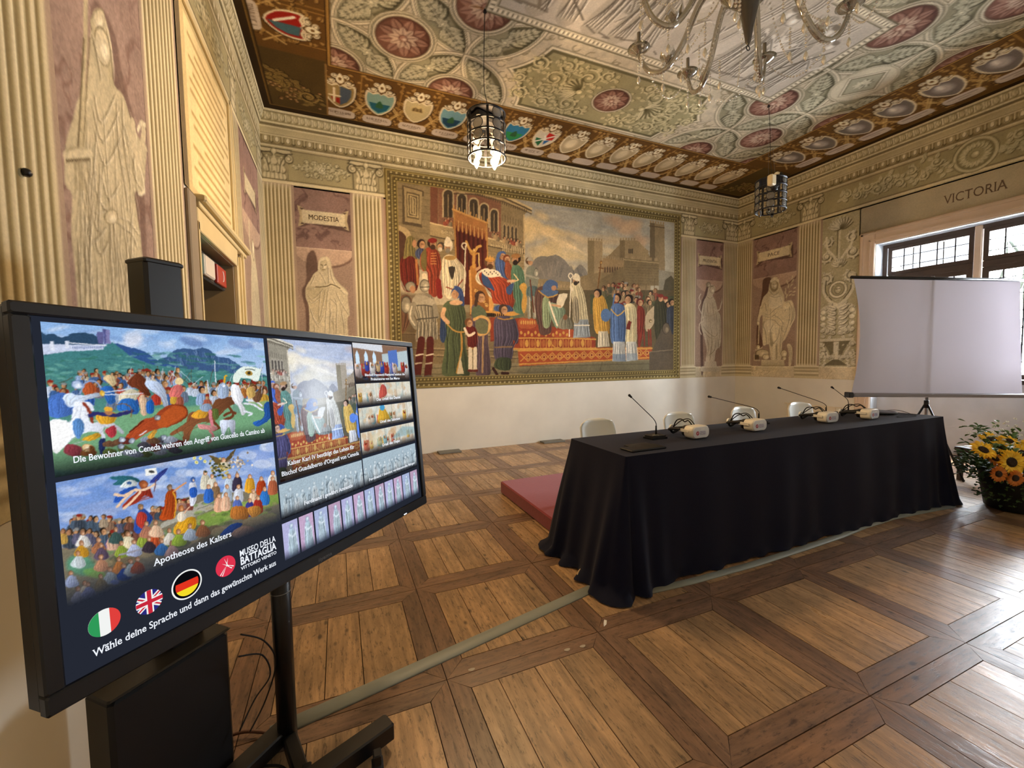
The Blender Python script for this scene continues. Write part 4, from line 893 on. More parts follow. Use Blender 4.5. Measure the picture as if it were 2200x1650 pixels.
    drape(c, [(265, 660), (300, 615), (345, 610), (385, 640), (402, 700), (405, 760), (390, 800), (388, 930), (320, 930), (312, 780), (280, 770), (262, 720)], 'a03c22', 7, 7); c.poly([(268, 660), (300, 620), (305, 700), (300, 770), (270, 740)], '6a6a34', .9, sm=3); face(c, 345, 585, 30, '3c2416', look=1, beard='4a3020', hat='8c1f18')
    for k in range(5): c.line([(335, 650 + k * 18), (370, 648 + k * 18)], 5, 'd8924a')
    c.line([(290, 800), (300, 850)], 30, 'e0d4b8', .9); c.line([(385, 840), (395, 940)], 34, '8c1f18')
    face(c, 400, 605, 24, '4a4034', beard='d8d0bc', look=-1); face(c, 452, 610, 28, 'd8d0bc', look=-1, beard='8a8478', hat='ece4cc'); c.poly([(425, 585), (445, 535), (475, 560), (482, 600)], 'ece4cc', sm=2)
    drape(c, [(410, 700), (440, 660), (490, 665), (530, 710), (560, 740), (575, 800), (545, 930), (500, 900), (470, 960), (430, 930), (412, 800)], 'dcd0ae', 8, 8); c.ell(465, 680, 42, 16, 'b8904a'); c.poly([(455, 745), (500, 745), (480, 830), (465, 800)], '3c342c', sm=2); c.line([(440, 880), (500, 900), (550, 830)], 8, '9a4a34')
    c.line([(570, 600), (560, 940)], 9, 'e6dcc0'); c.line([(560, 620), (545, 600), (555, 580), (575, 585), (572, 606)], 9, 'e6dcc0', sm=3)
    # emperor, courtiers
    drape(c, [(770, 720), (790, 660), (830, 650), (850, 720), (870, 800), (850, 850), (790, 800)], '3c5aa0', 5, 9); face(c, 822, 668, 26, '7a4a24', look=1); c.poly([(775, 700), (790, 645), (830, 635), (845, 655), (815, 650), (800, 690), (790, 740)], '3f62ae', sm=3)
    face(c, 852, 690, 24, '7c3c1c', beard='8c4a24'); drape(c, [(840, 720), (870, 715), (890, 760), (880, 830), (840, 800)], '9c4a2a', 4, 2)
    drape(c, [(885, 745), (920, 725), (965, 770), (975, 860), (985, 960), (970, 1060), (900, 1040), (890, 930), (880, 830)], '4f7a60', 8, 10); face(c, 912, 690, 30, '2a1c12', look=-1, beard='2a1c12', hat='a8743a'); c.poly([(935, 870), (985, 860), (985, 1010), (965, 1060), (950, 1000), (960, 930)], 'c9983c', sm=3); c.line([(900, 790), (930, 830), (880, 850)], 8, 'e0c48a')
    drape(c, [(640, 800), (680, 760), (740, 765), (800, 790), (850, 830), (905, 830), (890, 900), (880, 960), (750, 960), (700, 880), (650, 850)], 'c8c0a8', 4, 11)
    drape(c, [(660, 800), (690, 780), (700, 850), (780, 940), (880, 930), (900, 960), (895, 1015), (870, 1010), (830, 990), (760, 990), (740, 900), (690, 870)], 'b23c1e', 9, 12); drape(c, [(700, 800), (760, 800), (860, 830), (890, 900), (895, 1000), (850, 1010), (770, 980), (745, 900)], 'b5401f', 8, 31)
    c.poly([(680, 790), (700, 775), (770, 900), (740, 890), (690, 860)], '34508c', sm=2); c.poly([(850, 880), (900, 850), (880, 930), (850, 920)], '34508c', sm=2)
    c.poly([(680, 765), (720, 750), (790, 770), (810, 800), (750, 815), (700, 800)], 'efe6d0', sm=3)
    for k in range(8): c.ell(700 + k * 13, 770 + (k * 37) % 26, 3.5, 5, '3a3026')
    face(c, 735, 715, 32, '6b4a2a', look=1, beard='5c3c20', hat='c98a34'); c.poly([(712, 690), (716, 665), (728, 682), (738, 662), (748, 684), (760, 668), (760, 695)], 'd8a040')
    c.line([(665, 750), (660, 650)], 9, 'e6c070'); c.line([(645, 760), (665, 745)], 18, 'c9976c'); c.line([(860, 840), (905, 835)], 16, 'd8ab80')
    drape(c, [(770, 1010), (830, 1000), (880, 1010), (890, 1045), (780, 1045)], '3c5494', 4, 3)
    # knight between throne and bishop
    c.poly([(985, 760), (1010, 735), (1045, 750), (1065, 830), (1050, 900), (1000, 900), (980, 840)], '7c8478', sm=3); drape(c, [(990, 880), (1060, 880), (1062, 960), (1040, 975), (990, 960)], '4f6a70', 4, 3); face(c, 1008, 705, 24, '5a3c22', look=1); c.poly([(984, 700), (1005, 668), (1028, 690), (1030, 705), (1000, 700)], 'a8a498', sm=2)
    for x in (1000, 1035): c.line([(x, 950), (x + 4, 1085)], 24, '8a8c80'); c.line([(x + 6, 950), (x + 9, 1080)], 6, 'd0ccb8')
    c.line([(1010, 830), (1035, 1050)], 9, '6b3420'); c.line([(985, 800), (1065, 820)], 14, '9a9c90'); c.ball(1050, 780, 16, 30, '9a9c90', 'd8d4c4', '4f524c')
    # kneeling reader with blue hood and the bishop
    drape(c, [(1050, 900), (1110, 870), (1190, 900), (1215, 950), (1180, 1010), (1160, 1100), (1150, 1190), (1080, 1200), (1060, 1100), (1040, 1000)], '5c4038', 8, 13); drape(c, [(1095, 960), (1140, 960), (1155, 1100), (1130, 1160), (1095, 1130)], '8aa078', 4, 2); drape(c, [(1130, 990), (1230, 1010), (1250, 1060), (1210, 1140), (1180, 1150)], '7d9a80', 4, 5, 6); c.line([(1140, 980), (1165, 1060), (1195, 1140)], 14, 'e8dcc0', sm=3)
    c.poly([(1095, 900), (1110, 850), (1150, 828), (1195, 850), (1195, 890), (1170, 895), (1160, 920)], '3f5f9c', sm=3); c.poly([(1080, 900), (1130, 900), (1200, 905), (1190, 935), (1160, 945), (1090, 935)], '46659c', sm=2); c.line([(1068, 905), (1130, 950), (1195, 930)], 9, 'c9983c', sm=2); c.ell(1172, 885, 18, 18, 'b98560')
    c.poly([(1205, 930), (1265, 925), (1250, 970), (1225, 1020), (1190, 1010)], 'd8ceb4', sm=2); c.line([(1160, 1000), (1215, 1010)], 16, 'c9976c')
    drape(c, [(1285, 870), (1330, 845), (1360, 880), (1385, 960), (1400, 1060), (1405, 1130), (1310, 1130), (1300, 1000)], 'd2c49c', 9, 14); drape(c, [(1312, 1100), (1405, 1100), (1422, 1222), (1303, 1225)], '8a98a8', 8, 15, 7, 1); c.line([(1310, 1140), (1412, 1140)], 8, 'e6e0d0'); drape(c, [(1300, 960), (1335, 960), (1345, 1110), (1305, 1110)], '9a9078', 4, 3)
    face(c, 1322, 835, 24, '2a2018', look=-1, beard='3a3026'); c.poly([(1300, 825), (1318, 785), (1345, 800), (1350, 840)], 'e6dcc0', sm=2); c.line([(1345, 810), (1350, 870)], 8, 'd8ceb4')
    c.line([(1288, 820), (1276, 1215)], 8, 'ece4cc'); c.line([(1286, 825), (1270, 805), (1285, 785), (1302, 800), (1292, 815)], 8, 'ece4cc', sm=3); c.line([(1288, 880), (1300, 900)], 18, 'e8dcc0')
    drape(c, [(1215, 1100), (1250, 1070), (1290, 1100), (1300, 1160), (1205, 1160)], '7a7a68', 3, 4); c.ell(1250, 1085, 16, 18, '8a5a3c')
    c.line([(1492, 720), (1470, 900)], 10, '7a5224'); c.line([(1478, 748), (1508, 752)], 10, '7a5224'); c.ball(1493, 712, 8, 12, '9a6a2c', 'e0b060', '54340f')
    # yellow, blue and white vested clergy
    drape(c, [(1440, 960), (1480, 935), (1515, 950), (1540, 1040), (1550, 1180), (1540, 1195), (1460, 1195), (1440, 1080)], 'd09a34', 8, 16); drape(c, [(1475, 1180), (1540, 1180), (1552, 1285), (1470, 1288)], 'c8c0ac', 5, 3, 7, 1); face(c, 1468, 925, 26, '241a12', look=-1); c.ell(1525, 1070, 34, 45, '4a72b4')
    drape(c, [(1560, 1020), (1600, 990), (1650, 1010), (1660, 1090), (1655, 1260), (1565, 1260), (1558, 1120)], '4b6fb2', 8, 17); c.line([(1562, 1030), (1605, 1075), (1650, 1040)], 9, 'd8a848', sm=2); drape(c, [(1575, 1250), (1655, 1250), (1662, 1385), (1570, 1385)], 'b9c2cc', 9, 18, 7, 1); c.poly([(1572, 1335), (1660, 1335), (1662, 1385), (1572, 1385)], '5878a8', .6); face(c, 1602, 955, 26, '2a1c12', look=-1); c.line([(1575, 1000), (1585, 930)], 14, '4b6fb2')
    drape(c, [(1655, 1010), (1695, 990), (1730, 1020), (1735, 1120), (1732, 1265), (1662, 1265), (1665, 1130)], 'dccf9e', 8, 19); drape(c, [(1663, 1250), (1732, 1250), (1744, 1378), (1665, 1385)], 'c4ccd0', 7, 20, 7, 1); c.poly([(1665, 1330), (1740, 1330), (1742, 1378), (1665, 1385)], '6a86ac', .5); face(c, 1680, 965, 28, '2a1c12', look=-1); c.poly([(1680, 1105), (1700, 1115), (1690, 1170), (1662, 1165)], '7c2a1c')
    drape(c, [(1740, 1020), (1770, 1010), (1790, 1050), (1785, 1130), (1760, 1280), (1742, 1250)], '8c3022', 5, 21); face(c, 1758, 985, 22, '6a2a20'); c.poly([(1795, 1080), (1830, 1030), (1862, 1010), (1870, 1080), (1840, 1150), (1800, 1180)], 'b8a484', sm=3); c.ball(1830, 1110, 10, 12, '8a7450', 'e0cc9c', '54442a')
    for x in (1755, 1785, 1815, 1830): c.line([(x, 1170), (x + 4, 1275)], 14, ['8c3022', '6a5a3c', '5a6a8a'][x % 3])
    drape(c, [(1855, 1000), (1895, 960), (1935, 1000), (1950, 1120), (1940, 1180), (1870, 1250)], '3c3a24', 6, 22); face(c, 1897, 955, 22, '4a3426', hat='8a2a20'); face(c, 1950, 1000, 18); face(c, 1975, 985, 20, '2a2018'); drape(c, [(1940, 1040), (1975, 1010), (2010, 1040), (2010, 1180), (1950, 1190)], '343c50', 4, 3)
    c.poly([(1822, 1320), (2060, 1290), (2060, 1470), (1822, 1462)], '5b5142'); c.poly([(1860, 1320), (1890, 1200), (1930, 1130), (1960, 1150), (1990, 1230), (2060, 1310)], '544a3c', sm=3); c.ball(1935, 1160, 26, 40, '5f5444', '82745c', '342c20')
    c.line([(1820, 1322), (2060, 1298)], 7, '7d705a')
    # men in armour, left
    c.poly([(60, 900), (235, 930), (230, 1480), (60, 1500)], '5a4a34', .6, 20); drape(c, [(125, 960), (160, 930), (200, 960), (205, 1080), (140, 1200), (125, 1080)], '6b4a34', 4, 3)
    c.ball(195, 875, 36, 36, '8c8878', 'd0ccb8', '44423a'); c.ell(210, 895, 20, 26, 'b98560'); c.ball(165, 1000, 36, 60, '8c8878', 'cac6b2', '44423a')
    c.line([(125, 830), (160, 900)], 8, '8c8878'); c.ball(292, 870, 34, 44, '9c9888', 'dcd8c6', '4a4840'); c.line([(262, 880), (325, 878)], 6, '4a4840')
    drape(c, [(225, 940), (290, 915), (350, 950), (375, 1040), (370, 1120), (380, 1230), (235, 1250), (245, 1130), (215, 1040)], '8f8a7a', 7, 23, 8, 3, .5, 1.4); c.poly([(215, 950), (285, 935), (365, 975), (360, 1010), (280, 1000), (215, 1000)], 'aaa594', sm=3); c.line([(215, 1005), (290, 1002), (360, 1015)], 6, '4f4c42')
    c.line([(215, 1000), (200, 1080), (235, 1150)], 36, '8c8878', sm=3); c.line([(205, 1010), (192, 1080), (225, 1140)], 8, 'd0ccb8', sm=3); c.line([(360, 1010), (375, 1080)], 30, '8c8878'); c.line([(240, 1100), (380, 1085)], 8, '4f4c42')
    for k in range(6): c.line([(248 + k * 24, 1120), (240 + k * 26, 1235)], 5, '5b584c'); c.line([(255 + k * 24, 1120), (248 + k * 26, 1235)], 4, 'cac6b2')
    for (x, l) in ((270, -14), (330, -4)):
        c.line([(x, 1240), (x + l, 1360), (x + l - 14, 1480)], 44, '5c1f16', sm=3); c.line([(x - 22 + l, 1345), (x + 24 + l, 1335)], 9, 'd8d0bc'); c.line([(x - 26 + l, 1400), (x + 14 + l, 1395)], 9, 'b8b09c'); c.ell(x + l - 10, 1490, 32, 12, '5c584a')
    # ladies, child, youth
    drape(c, [(420, 1000), (470, 970), (540, 985), (570, 1050), (575, 1160), (560, 1200), (600, 1470), (540, 1480), (410, 1475), (430, 1300), (415, 1180), (450, 1110), (425, 1060)], '4c5c3c', 10, 24); face(c, 505, 925, 34, '3c5aa0', look=-1); drape(c, [(500, 870), (545, 895), (560, 970), (560, 1010), (530, 990), (530, 930), (495, 895)], '34509c', 3, 4); c.ell(505, 985, 46, 18, 'd8ab80'); drape(c, [(405, 1060), (430, 1120), (440, 1200), (420, 1260), (395, 1220)], '2c4478', 3, 4)
    c.line([(425, 1030), (415, 1080), (450, 1120)], 26, 'd8ab80', sm=3); c.line([(450, 1135), (500, 1180), (560, 1185)], 9, 'c9983c', sm=3); c.line([(540, 1190), (545, 1300), (510, 1460)], 12, 'c08c34', sm=3); c.poly([(510, 1470), (535, 1350), (560, 1470)], 'd0c4a4')
    drape(c, [(610, 1020), (650, 1000), (700, 1030), (715, 1080), (735, 1150), (720, 1220), (740, 1470), (640, 1475), (650, 1300), (620, 1180)], '5c4a5c', 8, 25); c.poly([(612, 1030), (655, 1000), (705, 1040), (710, 1090), (660, 1080), (620, 1090)], '5a6c50', sm=3); face(c, 672, 950, 34, '4a3020', look=1); c.line([(650, 930), (640, 1000)], 22, '4a3020')
    c.line([(630, 1100), (680, 1080), (730, 1110), (725, 1180), (670, 1205), (640, 1180)], 18, 'd8a85c', sm=3); c.poly([(640, 1110), (690, 1095), (722, 1130), (715, 1190), (660, 1195), (640, 1160)], '6a7050', sm=3); c.line([(690, 1210), (685, 1460)], 12, 'b08c5c')
    drape(c, [(565, 1160), (600, 1140), (640, 1160), (650, 1200), (640, 1300), (590, 1290), (580, 1220)], '6b1c14', 5, 26); face(c, 595, 1125, 26, '7a4a24', look=1); c.line([(565, 1160), (590, 1210), (630, 1190)], 16, 'e0d4c0', sm=2); c.line([(590, 1290), (640, 1300)], 8, 'c08c34')
    for x in (603, 636): c.line([(x, 1300), (x, 1440)], 26, 'e0d8c4'); c.ell(x, 1448, 20, 9, '6b2418')
    drape(c, [(765, 1100), (820, 1075), (880, 1080), (915, 1110), (932, 1200), (920, 1270), (895, 1240), (885, 1370), (770, 1370), (765, 1240)], '4c4460', 10, 27); face(c, 830, 1035, 30, '4a3424', look=1); c.line([(880, 1090), (960, 1070)], 20, '5c6c54'); c.line([(770, 1290), (885, 1285)], 10, '8a6c4c'); c.line([(790, 1090), (840, 1100), (890, 1090)], 8, 'c08c34', sm=2)
    drape(c, [(785, 1365), (875, 1365), (870, 1445), (770, 1430)], '3c4a30', 4, 28); c.line([(760, 1435), (785, 1475)], 20, '3a1c14'); c.line([(820, 1465), (858, 1468)], 18, '3a1c14')

def paint_mural():
    c = Cv(.955, 1.285, 6.645, 4.39, .0078, '8d8262')
    c.tf = tracer('B', 820, 340, 3.1735)
    mural_scene(c); c.tf = None; c.k = 1
    X, Y = np.meshgrid(c.U, c.V)
    g = c.im.mean(2, keepdims=True); c.im = (g + (c.im - g) * .78) * np.array([1.0, .95, .86], np.float32)
    c.im *= (.93 + .14 * fbm(X * 9, Y * 9, 4))[..., None]
    return c
def paint_frame():
    c = Cv(.77, 1.10, 6.83, 4.575, .0125, '8a7338')
    c.a[:] = 0; frame_rows(c); c.a[:] = 1
    return c

# ---------------------------------------------------------------- pictures shown on the display (u to the right, v = -down, in metres on the glass)
TV0 = np.array([-.68055, 1.29120, 1.69982]); TVX = np.array([.67672, .73556, -.02538]); TVY = np.array([.04968, -.08014, -.99554])
TVX = TVX / np.linalg.norm(TVX); TVY = TVY - TVX * (TVX @ TVY); TVY = TVY / np.linalg.norm(TVY); TVN = np.cross(TVX, TVY)
def tvtracer(x0, y0, sc):
    O = np.array([0, 0, HC])
    def tf(p):
        d = sight(x0 + p[:, 0] / sc, y0 + p[:, 1] / sc); t = ((TV0 - O) @ TVN) / (d @ TVN); P = O + d * t[:, None] - TV0
        return np.stack([P @ TVX, -(P @ TVY)], 1)
    return tf
def horse(c, pts, col, mane='3a2418'):
    drape(c, pts, col, 3, int(pts[0][0]) % 90, 8, 3, .6, 1.35, .5)
def tile_fade(c, h=.3, s=.12, col=(.05, .05, .07)):
    v = (c.V - c.v0) / (c.v1 - c.v0); m = np.clip(1 - (v - s * .3) / h, 0, 1)[:, None, None] ** 1.3
    c.im = c.im * (1 - m) + np.array(col, np.float32) * m

def paint_battle():
    c = Cv(.053, -.411, .630, -.043, .0016, '9fb8dc'); c.tf = tvtracer(80, 680, 4.2308); c.k = .00028
    rs = np.random.RandomState(3)
    c.poly([(0, 0), (2200, 0), (2200, 700), (0, 700)], '6fa0dc', col2='c9d8ee')
    for k in range(60):
        x = rs.uniform(50, 2100); y = rs.uniform(90, 330); c.ell(x, y, rs.uniform(50, 150), rs.uniform(14, 40), ['dfe8f6', 'a9c0e4', '6f8fc4', 'c8d6ee'][k % 4], rs.uniform(-.3, .3), .4, soft=25)
    c.ell(1400, 230, 110, 40, '5f78ac', .3, .6, soft=30); c.ell(1850, 250, 120, 40, '6f86b8', .2, .6, soft=30); c.ell(870, 200, 90, 70, 'e8e4ea', 0, .6, soft=40)
    c.poly([(0, 150), (90, 165), (150, 155), (220, 195), (300, 160), (440, 146), (560, 190), (600, 250), (600, 360), (0, 360)], '2f4a66', sm=2)
    c.poly([(1105, 390), (1170, 370), (1240, 310), (1330, 290), (1430, 300), (1490, 283), (1560, 300), (1640, 365), (1740, 380), (1850, 450), (2140, 600), (1000, 600)], '3d5a84', sm=2)
    for k in range(40): x = rs.uniform(1180, 1800); c.line([(x, 310 + abs(x - 1450) * .3), (x + rs.uniform(-30, 50), 400 + abs(x - 1450) * .3)], 9, ['5f80ac', '2c4468', '7f98bc'][k % 3], .5, soft=6)
    c.poly([(660, 250), (820, 275), (980, 320), (1110, 410), (1300, 470), (700, 500)], '35558c', sm=2)
    c.poly([(0, 360), (250, 320), (560, 290), (680, 232), (760, 290), (860, 370), (1050, 440), (1400, 480), (2180, 560), (2200, 1500), (0, 1500)], '3f7a80', col2='6ea07c')
    for k in range(150): x = rs.uniform(60, 2100); y = rs.uniform(330, 620); c.ell(x, y, rs.uniform(20, 70), rs.uniform(6, 14), ['2f6068', '5d9c92', '7fb8a8', '35705c'][k % 4], rs.uniform(-.2, .2), .5, soft=8)
    c.poly([(30, 250), (620, 262), (600, 300), (300, 318), (30, 350)], 'c9d2ea'); c.line([(280, 240), (630, 262)], 8, 'f2f2fa')
    for k in range(17): c.line([(330 + k * 17, 272), (330 + k * 17, 288)], 6, '6f7ea8')
    c.poly([(540, 140), (600, 140), (600, 250), (548, 245)], '5f5f90'); c.poly([(596, 112), (655, 120), (668, 245), (610, 252)], '7f7cab'); c.poly([(596, 112), (622, 114), (630, 250), (610, 252)], '55588c'); c.poly([(110, 225), (155, 225), (160, 310), (115, 310)], 'dfe4f2'); c.poly([(250, 225), (285, 225), (290, 290), (255, 290)], 'dfe4f2')
    # distant troops
    P = ['8fa6c8', '4d6a9a', 'b9c4d8', '8a4a3a', '3d5f94', 'c9b89a', '6d7a90', 'a85a44', '2f5aa8']
    crowd(c, 380, 490, 1300, 560, 46, 20, 4, P, .9); crowd(c, 1350, 590, 2100, 640, 34, 19, 6, P, .9)
    for k in range(30): x = rs.uniform(200, 2100); c.line([(x, rs.uniform(450, 560)), (x + rs.uniform(-130, 130), rs.uniform(600, 680))], 5, ['d8e0f0', '54402c'][k % 2])
    crowd(c, 100, 600, 2080, 740, 44, 24, 8, P + ['c89a3c', 'b03a2c'], 1.)
    c.poly([(620, 870), (2160, 760), (2160, 1100), (600, 1400), (100, 1400), (100, 1100)], '7fae7c', .75, 30)
    horse(c, [(600, 560), (640, 530), (700, 545), (720, 600), (690, 640), (640, 600)], 'e0c090'); horse(c, [(820, 600), (870, 540), (930, 522), (975, 560), (1000, 640), (1030, 720), (960, 700), (900, 650), (850, 640)], '6b3420')
    horse(c, [(980, 590), (1080, 590), (1150, 640), (1180, 740), (1200, 830), (1160, 840), (1120, 740), (1060, 690), (1000, 650)], 'bccbe6'); drape(c, [(1230, 640), (1290, 620), (1330, 660), (1290, 730), (1210, 740), (1200, 700)], 'd8706a', 4, 3); c.ell(1290, 590, 38, 34, 'e8cf9a'); drape(c, [(1210, 735), (1270, 735), (1250, 800), (1215, 790)], 'd8a63c', 3, 4)
    drape(c, [(580, 650), (680, 640), (710, 760), (650, 800), (600, 700)], '2f66b4', 4, 5); drape(c, [(420, 610), (500, 600), (540, 680), (470, 730), (410, 690)], 'b4552e', 4, 6); c.line([(390, 700), (420, 620), (480, 585), (540, 600), (580, 650)], 14, '8fa2c8', sm=3)
    drape(c, [(750, 700), (850, 660), (930, 690), (890, 760), (820, 790), (750, 770)], 'd8cdb0', 4, 7); drape(c, [(730, 790), (800, 740), (880, 760), (930, 860), (880, 890), (820, 850), (740, 860)], '2f6ab8', 5, 8); drape(c, [(920, 740), (980, 720), (1000, 880), (950, 890)], 'e0b898', 3, 9); drape(c, [(990, 790), (1050, 760), (1060, 870), (1000, 880)], '2460b4', 3, 10)
    c.line([(600, 690), (860, 655)], 12, 'c9d2e4'); c.line([(620, 712), (960, 700)], 9, 'e4e8f2')
    # white charger at the left with its blue-cloaked rider
    drape(c, [(100, 760), (180, 700), (260, 700), (330, 780), (330, 880), (200, 920), (100, 890)], '4a72c0', 8, 11); drape(c, [(230, 740), (300, 690), (380, 720), (560, 690), (590, 720), (400, 770), (300, 830)], 'c8d6ec', 4, 12); c.ball(590, 700, 26, 26, 'e0b040', 'f8dc80', 'a07020'); c.ball(360, 620, 50, 40, 'b4c6e4', 'f4f8ff', '5a6f9c')
    horse(c, [(110, 960), (200, 930), (300, 960), (320, 860), (350, 780), (430, 770), (490, 790), (520, 850), (470, 880), (480, 960), (540, 960), (640, 950), (740, 1000), (790, 1050), (770, 1070), (690, 1010), (600, 1010), (620, 1100), (590, 1130), (560, 1050), (430, 1060), (330, 1100), (250, 1180), (160, 1220), (115, 1150)], 'e9eefb')
    c.poly([(110, 960), (260, 950), (320, 1060), (280, 1130), (200, 1230), (150, 1240), (120, 1150)], 'ffffff', sm=3)
    c.line([(420, 790), (480, 870), (500, 960)], 22, '8c3a28', sm=3); drape(c, [(330, 950), (400, 930), (430, 1010), (380, 1110), (330, 1060)], '5a8ac8', 4, 13)
    # turbaned archer
    drape(c, [(540, 880), (620, 870), (720, 880), (700, 960), (600, 980), (540, 940)], 'dca030', 5, 14); c.line([(480, 900), (560, 880), (700, 900), (860, 860)], 34, '2f2f66', sm=2); c.ell(650, 870, 34, 30, 'b07850'); c.ell(645, 842, 42, 22, 'e6ac3c'); c.line([(720, 800), (800, 795), (850, 830), (860, 880), (850, 910)], 7, '8a5a30', sm=3)
    drape(c, [(620, 1030), (700, 990), (720, 1060), (680, 1100), (640, 1080)], 'b83a44', 4, 15); drape(c, [(420, 1100), (540, 1060), (580, 1080), (520, 1120), (430, 1130)], 'd8a030', 3, 2); drape(c, [(560, 1130), (620, 1110), (610, 1230), (570, 1250)], '24305c', 3, 3)
    drape(c, [(260, 1170), (330, 1160), (400, 1190), (400, 1260), (300, 1270), (240, 1230)], '8c3a44', 4, 16); c.ball(455, 1190, 50, 34, 'f0d0a0', 'fff0d0', 'c08a50'); drape(c, [(480, 1170), (520, 1200), (530, 1260), (400, 1265), (400, 1215), (470, 1230)], '7c4a26', 4, 17)
    # fallen chestnut and brown horse
    horse(c, [(800, 1100), (870, 1020), (960, 940), (1060, 910), (1110, 860), (1200, 805), (1300, 800), (1360, 830), (1365, 900), (1300, 960), (1200, 1000), (1110, 1020), (1010, 1050), (900, 1120), (830, 1140)], 'a04424'); c.poly([(1090, 960), (1150, 870), (1250, 810), (1350, 840), (1340, 910), (1200, 990), (1110, 1010)], 'c05a28', .8, 10, sm=3); c.ball(1090, 920, 30, 26, '8a8a8c', 'c9ccd4', '3c3c44'); c.line([(840, 1050), (900, 1000), (960, 950)], 14, '5c2414', sm=2)
    horse(c, [(1210, 1060), (1300, 1000), (1350, 960), (1380, 880), (1480, 850), (1580, 820), (1620, 760), (1700, 730), (1820, 735), (1870, 750), (1800, 790), (1740, 820), (1660, 900), (1600, 960), (1500, 960), (1420, 1010), (1370, 1140), (1320, 1120), (1330, 1040), (1230, 1080)], '7c4c30'); drape(c, [(1400, 900), (1460, 850), (1560, 850), (1520, 920), (1430, 925)], 'e0a034', 4, 18)
    for p in ([(1740, 820), (1780, 900), (1700, 940)], [(1600, 960), (1650, 1010), (1600, 1030)], [(1700, 900), (1760, 870), (1800, 880)]): c.line(p, 30, '6b3c24', sm=3)
    drape(c, [(1480, 820), (1540, 790), (1590, 820), (1570, 860), (1500, 860)], '8fa2bc', 4, 19); drape(c, [(1590, 850), (1640, 840), (1650, 920), (1610, 940)], '5c6a34', 3, 5); c.line([(1570, 860), (1580, 940), (1600, 1020)], 34, 'd8808a', sm=3); drape(c, [(1460, 980), (1560, 990), (1640, 1010), (1600, 1040), (1560, 1030), (1480, 1020)], 'd08a88', 4, 20); c.line([(1570, 1040), (1600, 1090), (1560, 1150)], 26, 'c47a7a', sm=3)
    horse(c, [(1770, 620), (1820, 625), (1850, 670), (1880, 740), (1860, 790), (1900, 860), (1860, 900), (1830, 820), (1790, 780), (1760, 700)], 'eef0f8'); horse(c, [(1660, 950), (1740, 940), (1800, 950), (1790, 1080), (1770, 1080), (1740, 1000), (1700, 1080), (1680, 1070)], 'd0d8ec')
    for p in ([(1880, 790), (1960, 800), (2010, 830), (2050, 850)], [(1880, 860), (1950, 880), (1920, 900)], [(1900, 760), (1980, 770), (2040, 810)]): c.line(p, 22, 'dfe4f0', sm=3)
    drape(c, [(1640, 640), (1690, 600), (1740, 650), (1730, 730), (1650, 740)], 'a4b6d4', 5, 21); c.ball(1690, 625, 24, 24, 'b8c8e0', 'f4f8ff', '5a6f9c'); c.line([(1700, 600), (1705, 550), (1720, 540)], 20, 'e0a82c', sm=2); c.line([(1610, 405), (1625, 600)], 10, 'e4ecf8'); c.line([(1545, 580), (1575, 760)], 12, 'c4d4ec')
    horse(c, [(1850, 650), (1890, 660), (1900, 720), (1870, 720)], 'a86a34'); drape(c, [(2060, 800), (2120, 780), (2130, 900), (2080, 960), (2000, 1000), (1960, 960), (2060, 920)], '2a5cac', 6, 22); drape(c, [(1960, 720), (2040, 640), (2060, 660), (2030, 760), (1980, 780)], '6b4a34', 3, 7); drape(c, [(1900, 660), (1960, 640), (1980, 720), (1920, 740)], 'd0a860', 3, 8)
    # standard
    c.poly([(1780, 590), (1790, 520), (1860, 460), (1940, 455), (2020, 475), (2035, 480), (2010, 590), (1930, 565), (1850, 560), (1830, 600)], 'e4efe6', sm=2); c.ell(1925, 515, 34, 22, 'b08a3c', .2); c.ell(1925, 512, 16, 13, '3c3420'); c.line([(1890, 480), (1930, 478), (1980, 488)], 8, '2c3430', sm=2); c.line([(2045, 430), (2040, 700)], 6, 'd8e0e8')
    # fallen men in the foreground
    for k in range(26):
        x = rs.uniform(640, 1300); y = 1200 + rs.uniform(-90, 50); drape(c, [(x - 60, y), (x, y - 26), (x + 70, y + 10), (x + 20, y + 34), (x - 50, y + 26)], ['8a94a8', '6b2e26', '5c6a34', '4c4a54', 'a4acbc', '6b4a34'][k % 6], 3, k)
    for (x, y) in [(770, 1120), (860, 1130), (1150, 1100), (760, 1180)]: c.ball(x, y, 30, 26, '9aa4b4', 'e4ecf8', '3c4454')
    c.line([(930, 1080), (960, 1060), (990, 1040)], 12, 'd8dce8'); drape(c, [(1000, 1090), (1060, 1030), (1090, 1040), (1040, 1110)], 'd89a3c', 3, 3)
    c.tf = None; c.k = 1; tile_fade(c, .22, -.1); return c

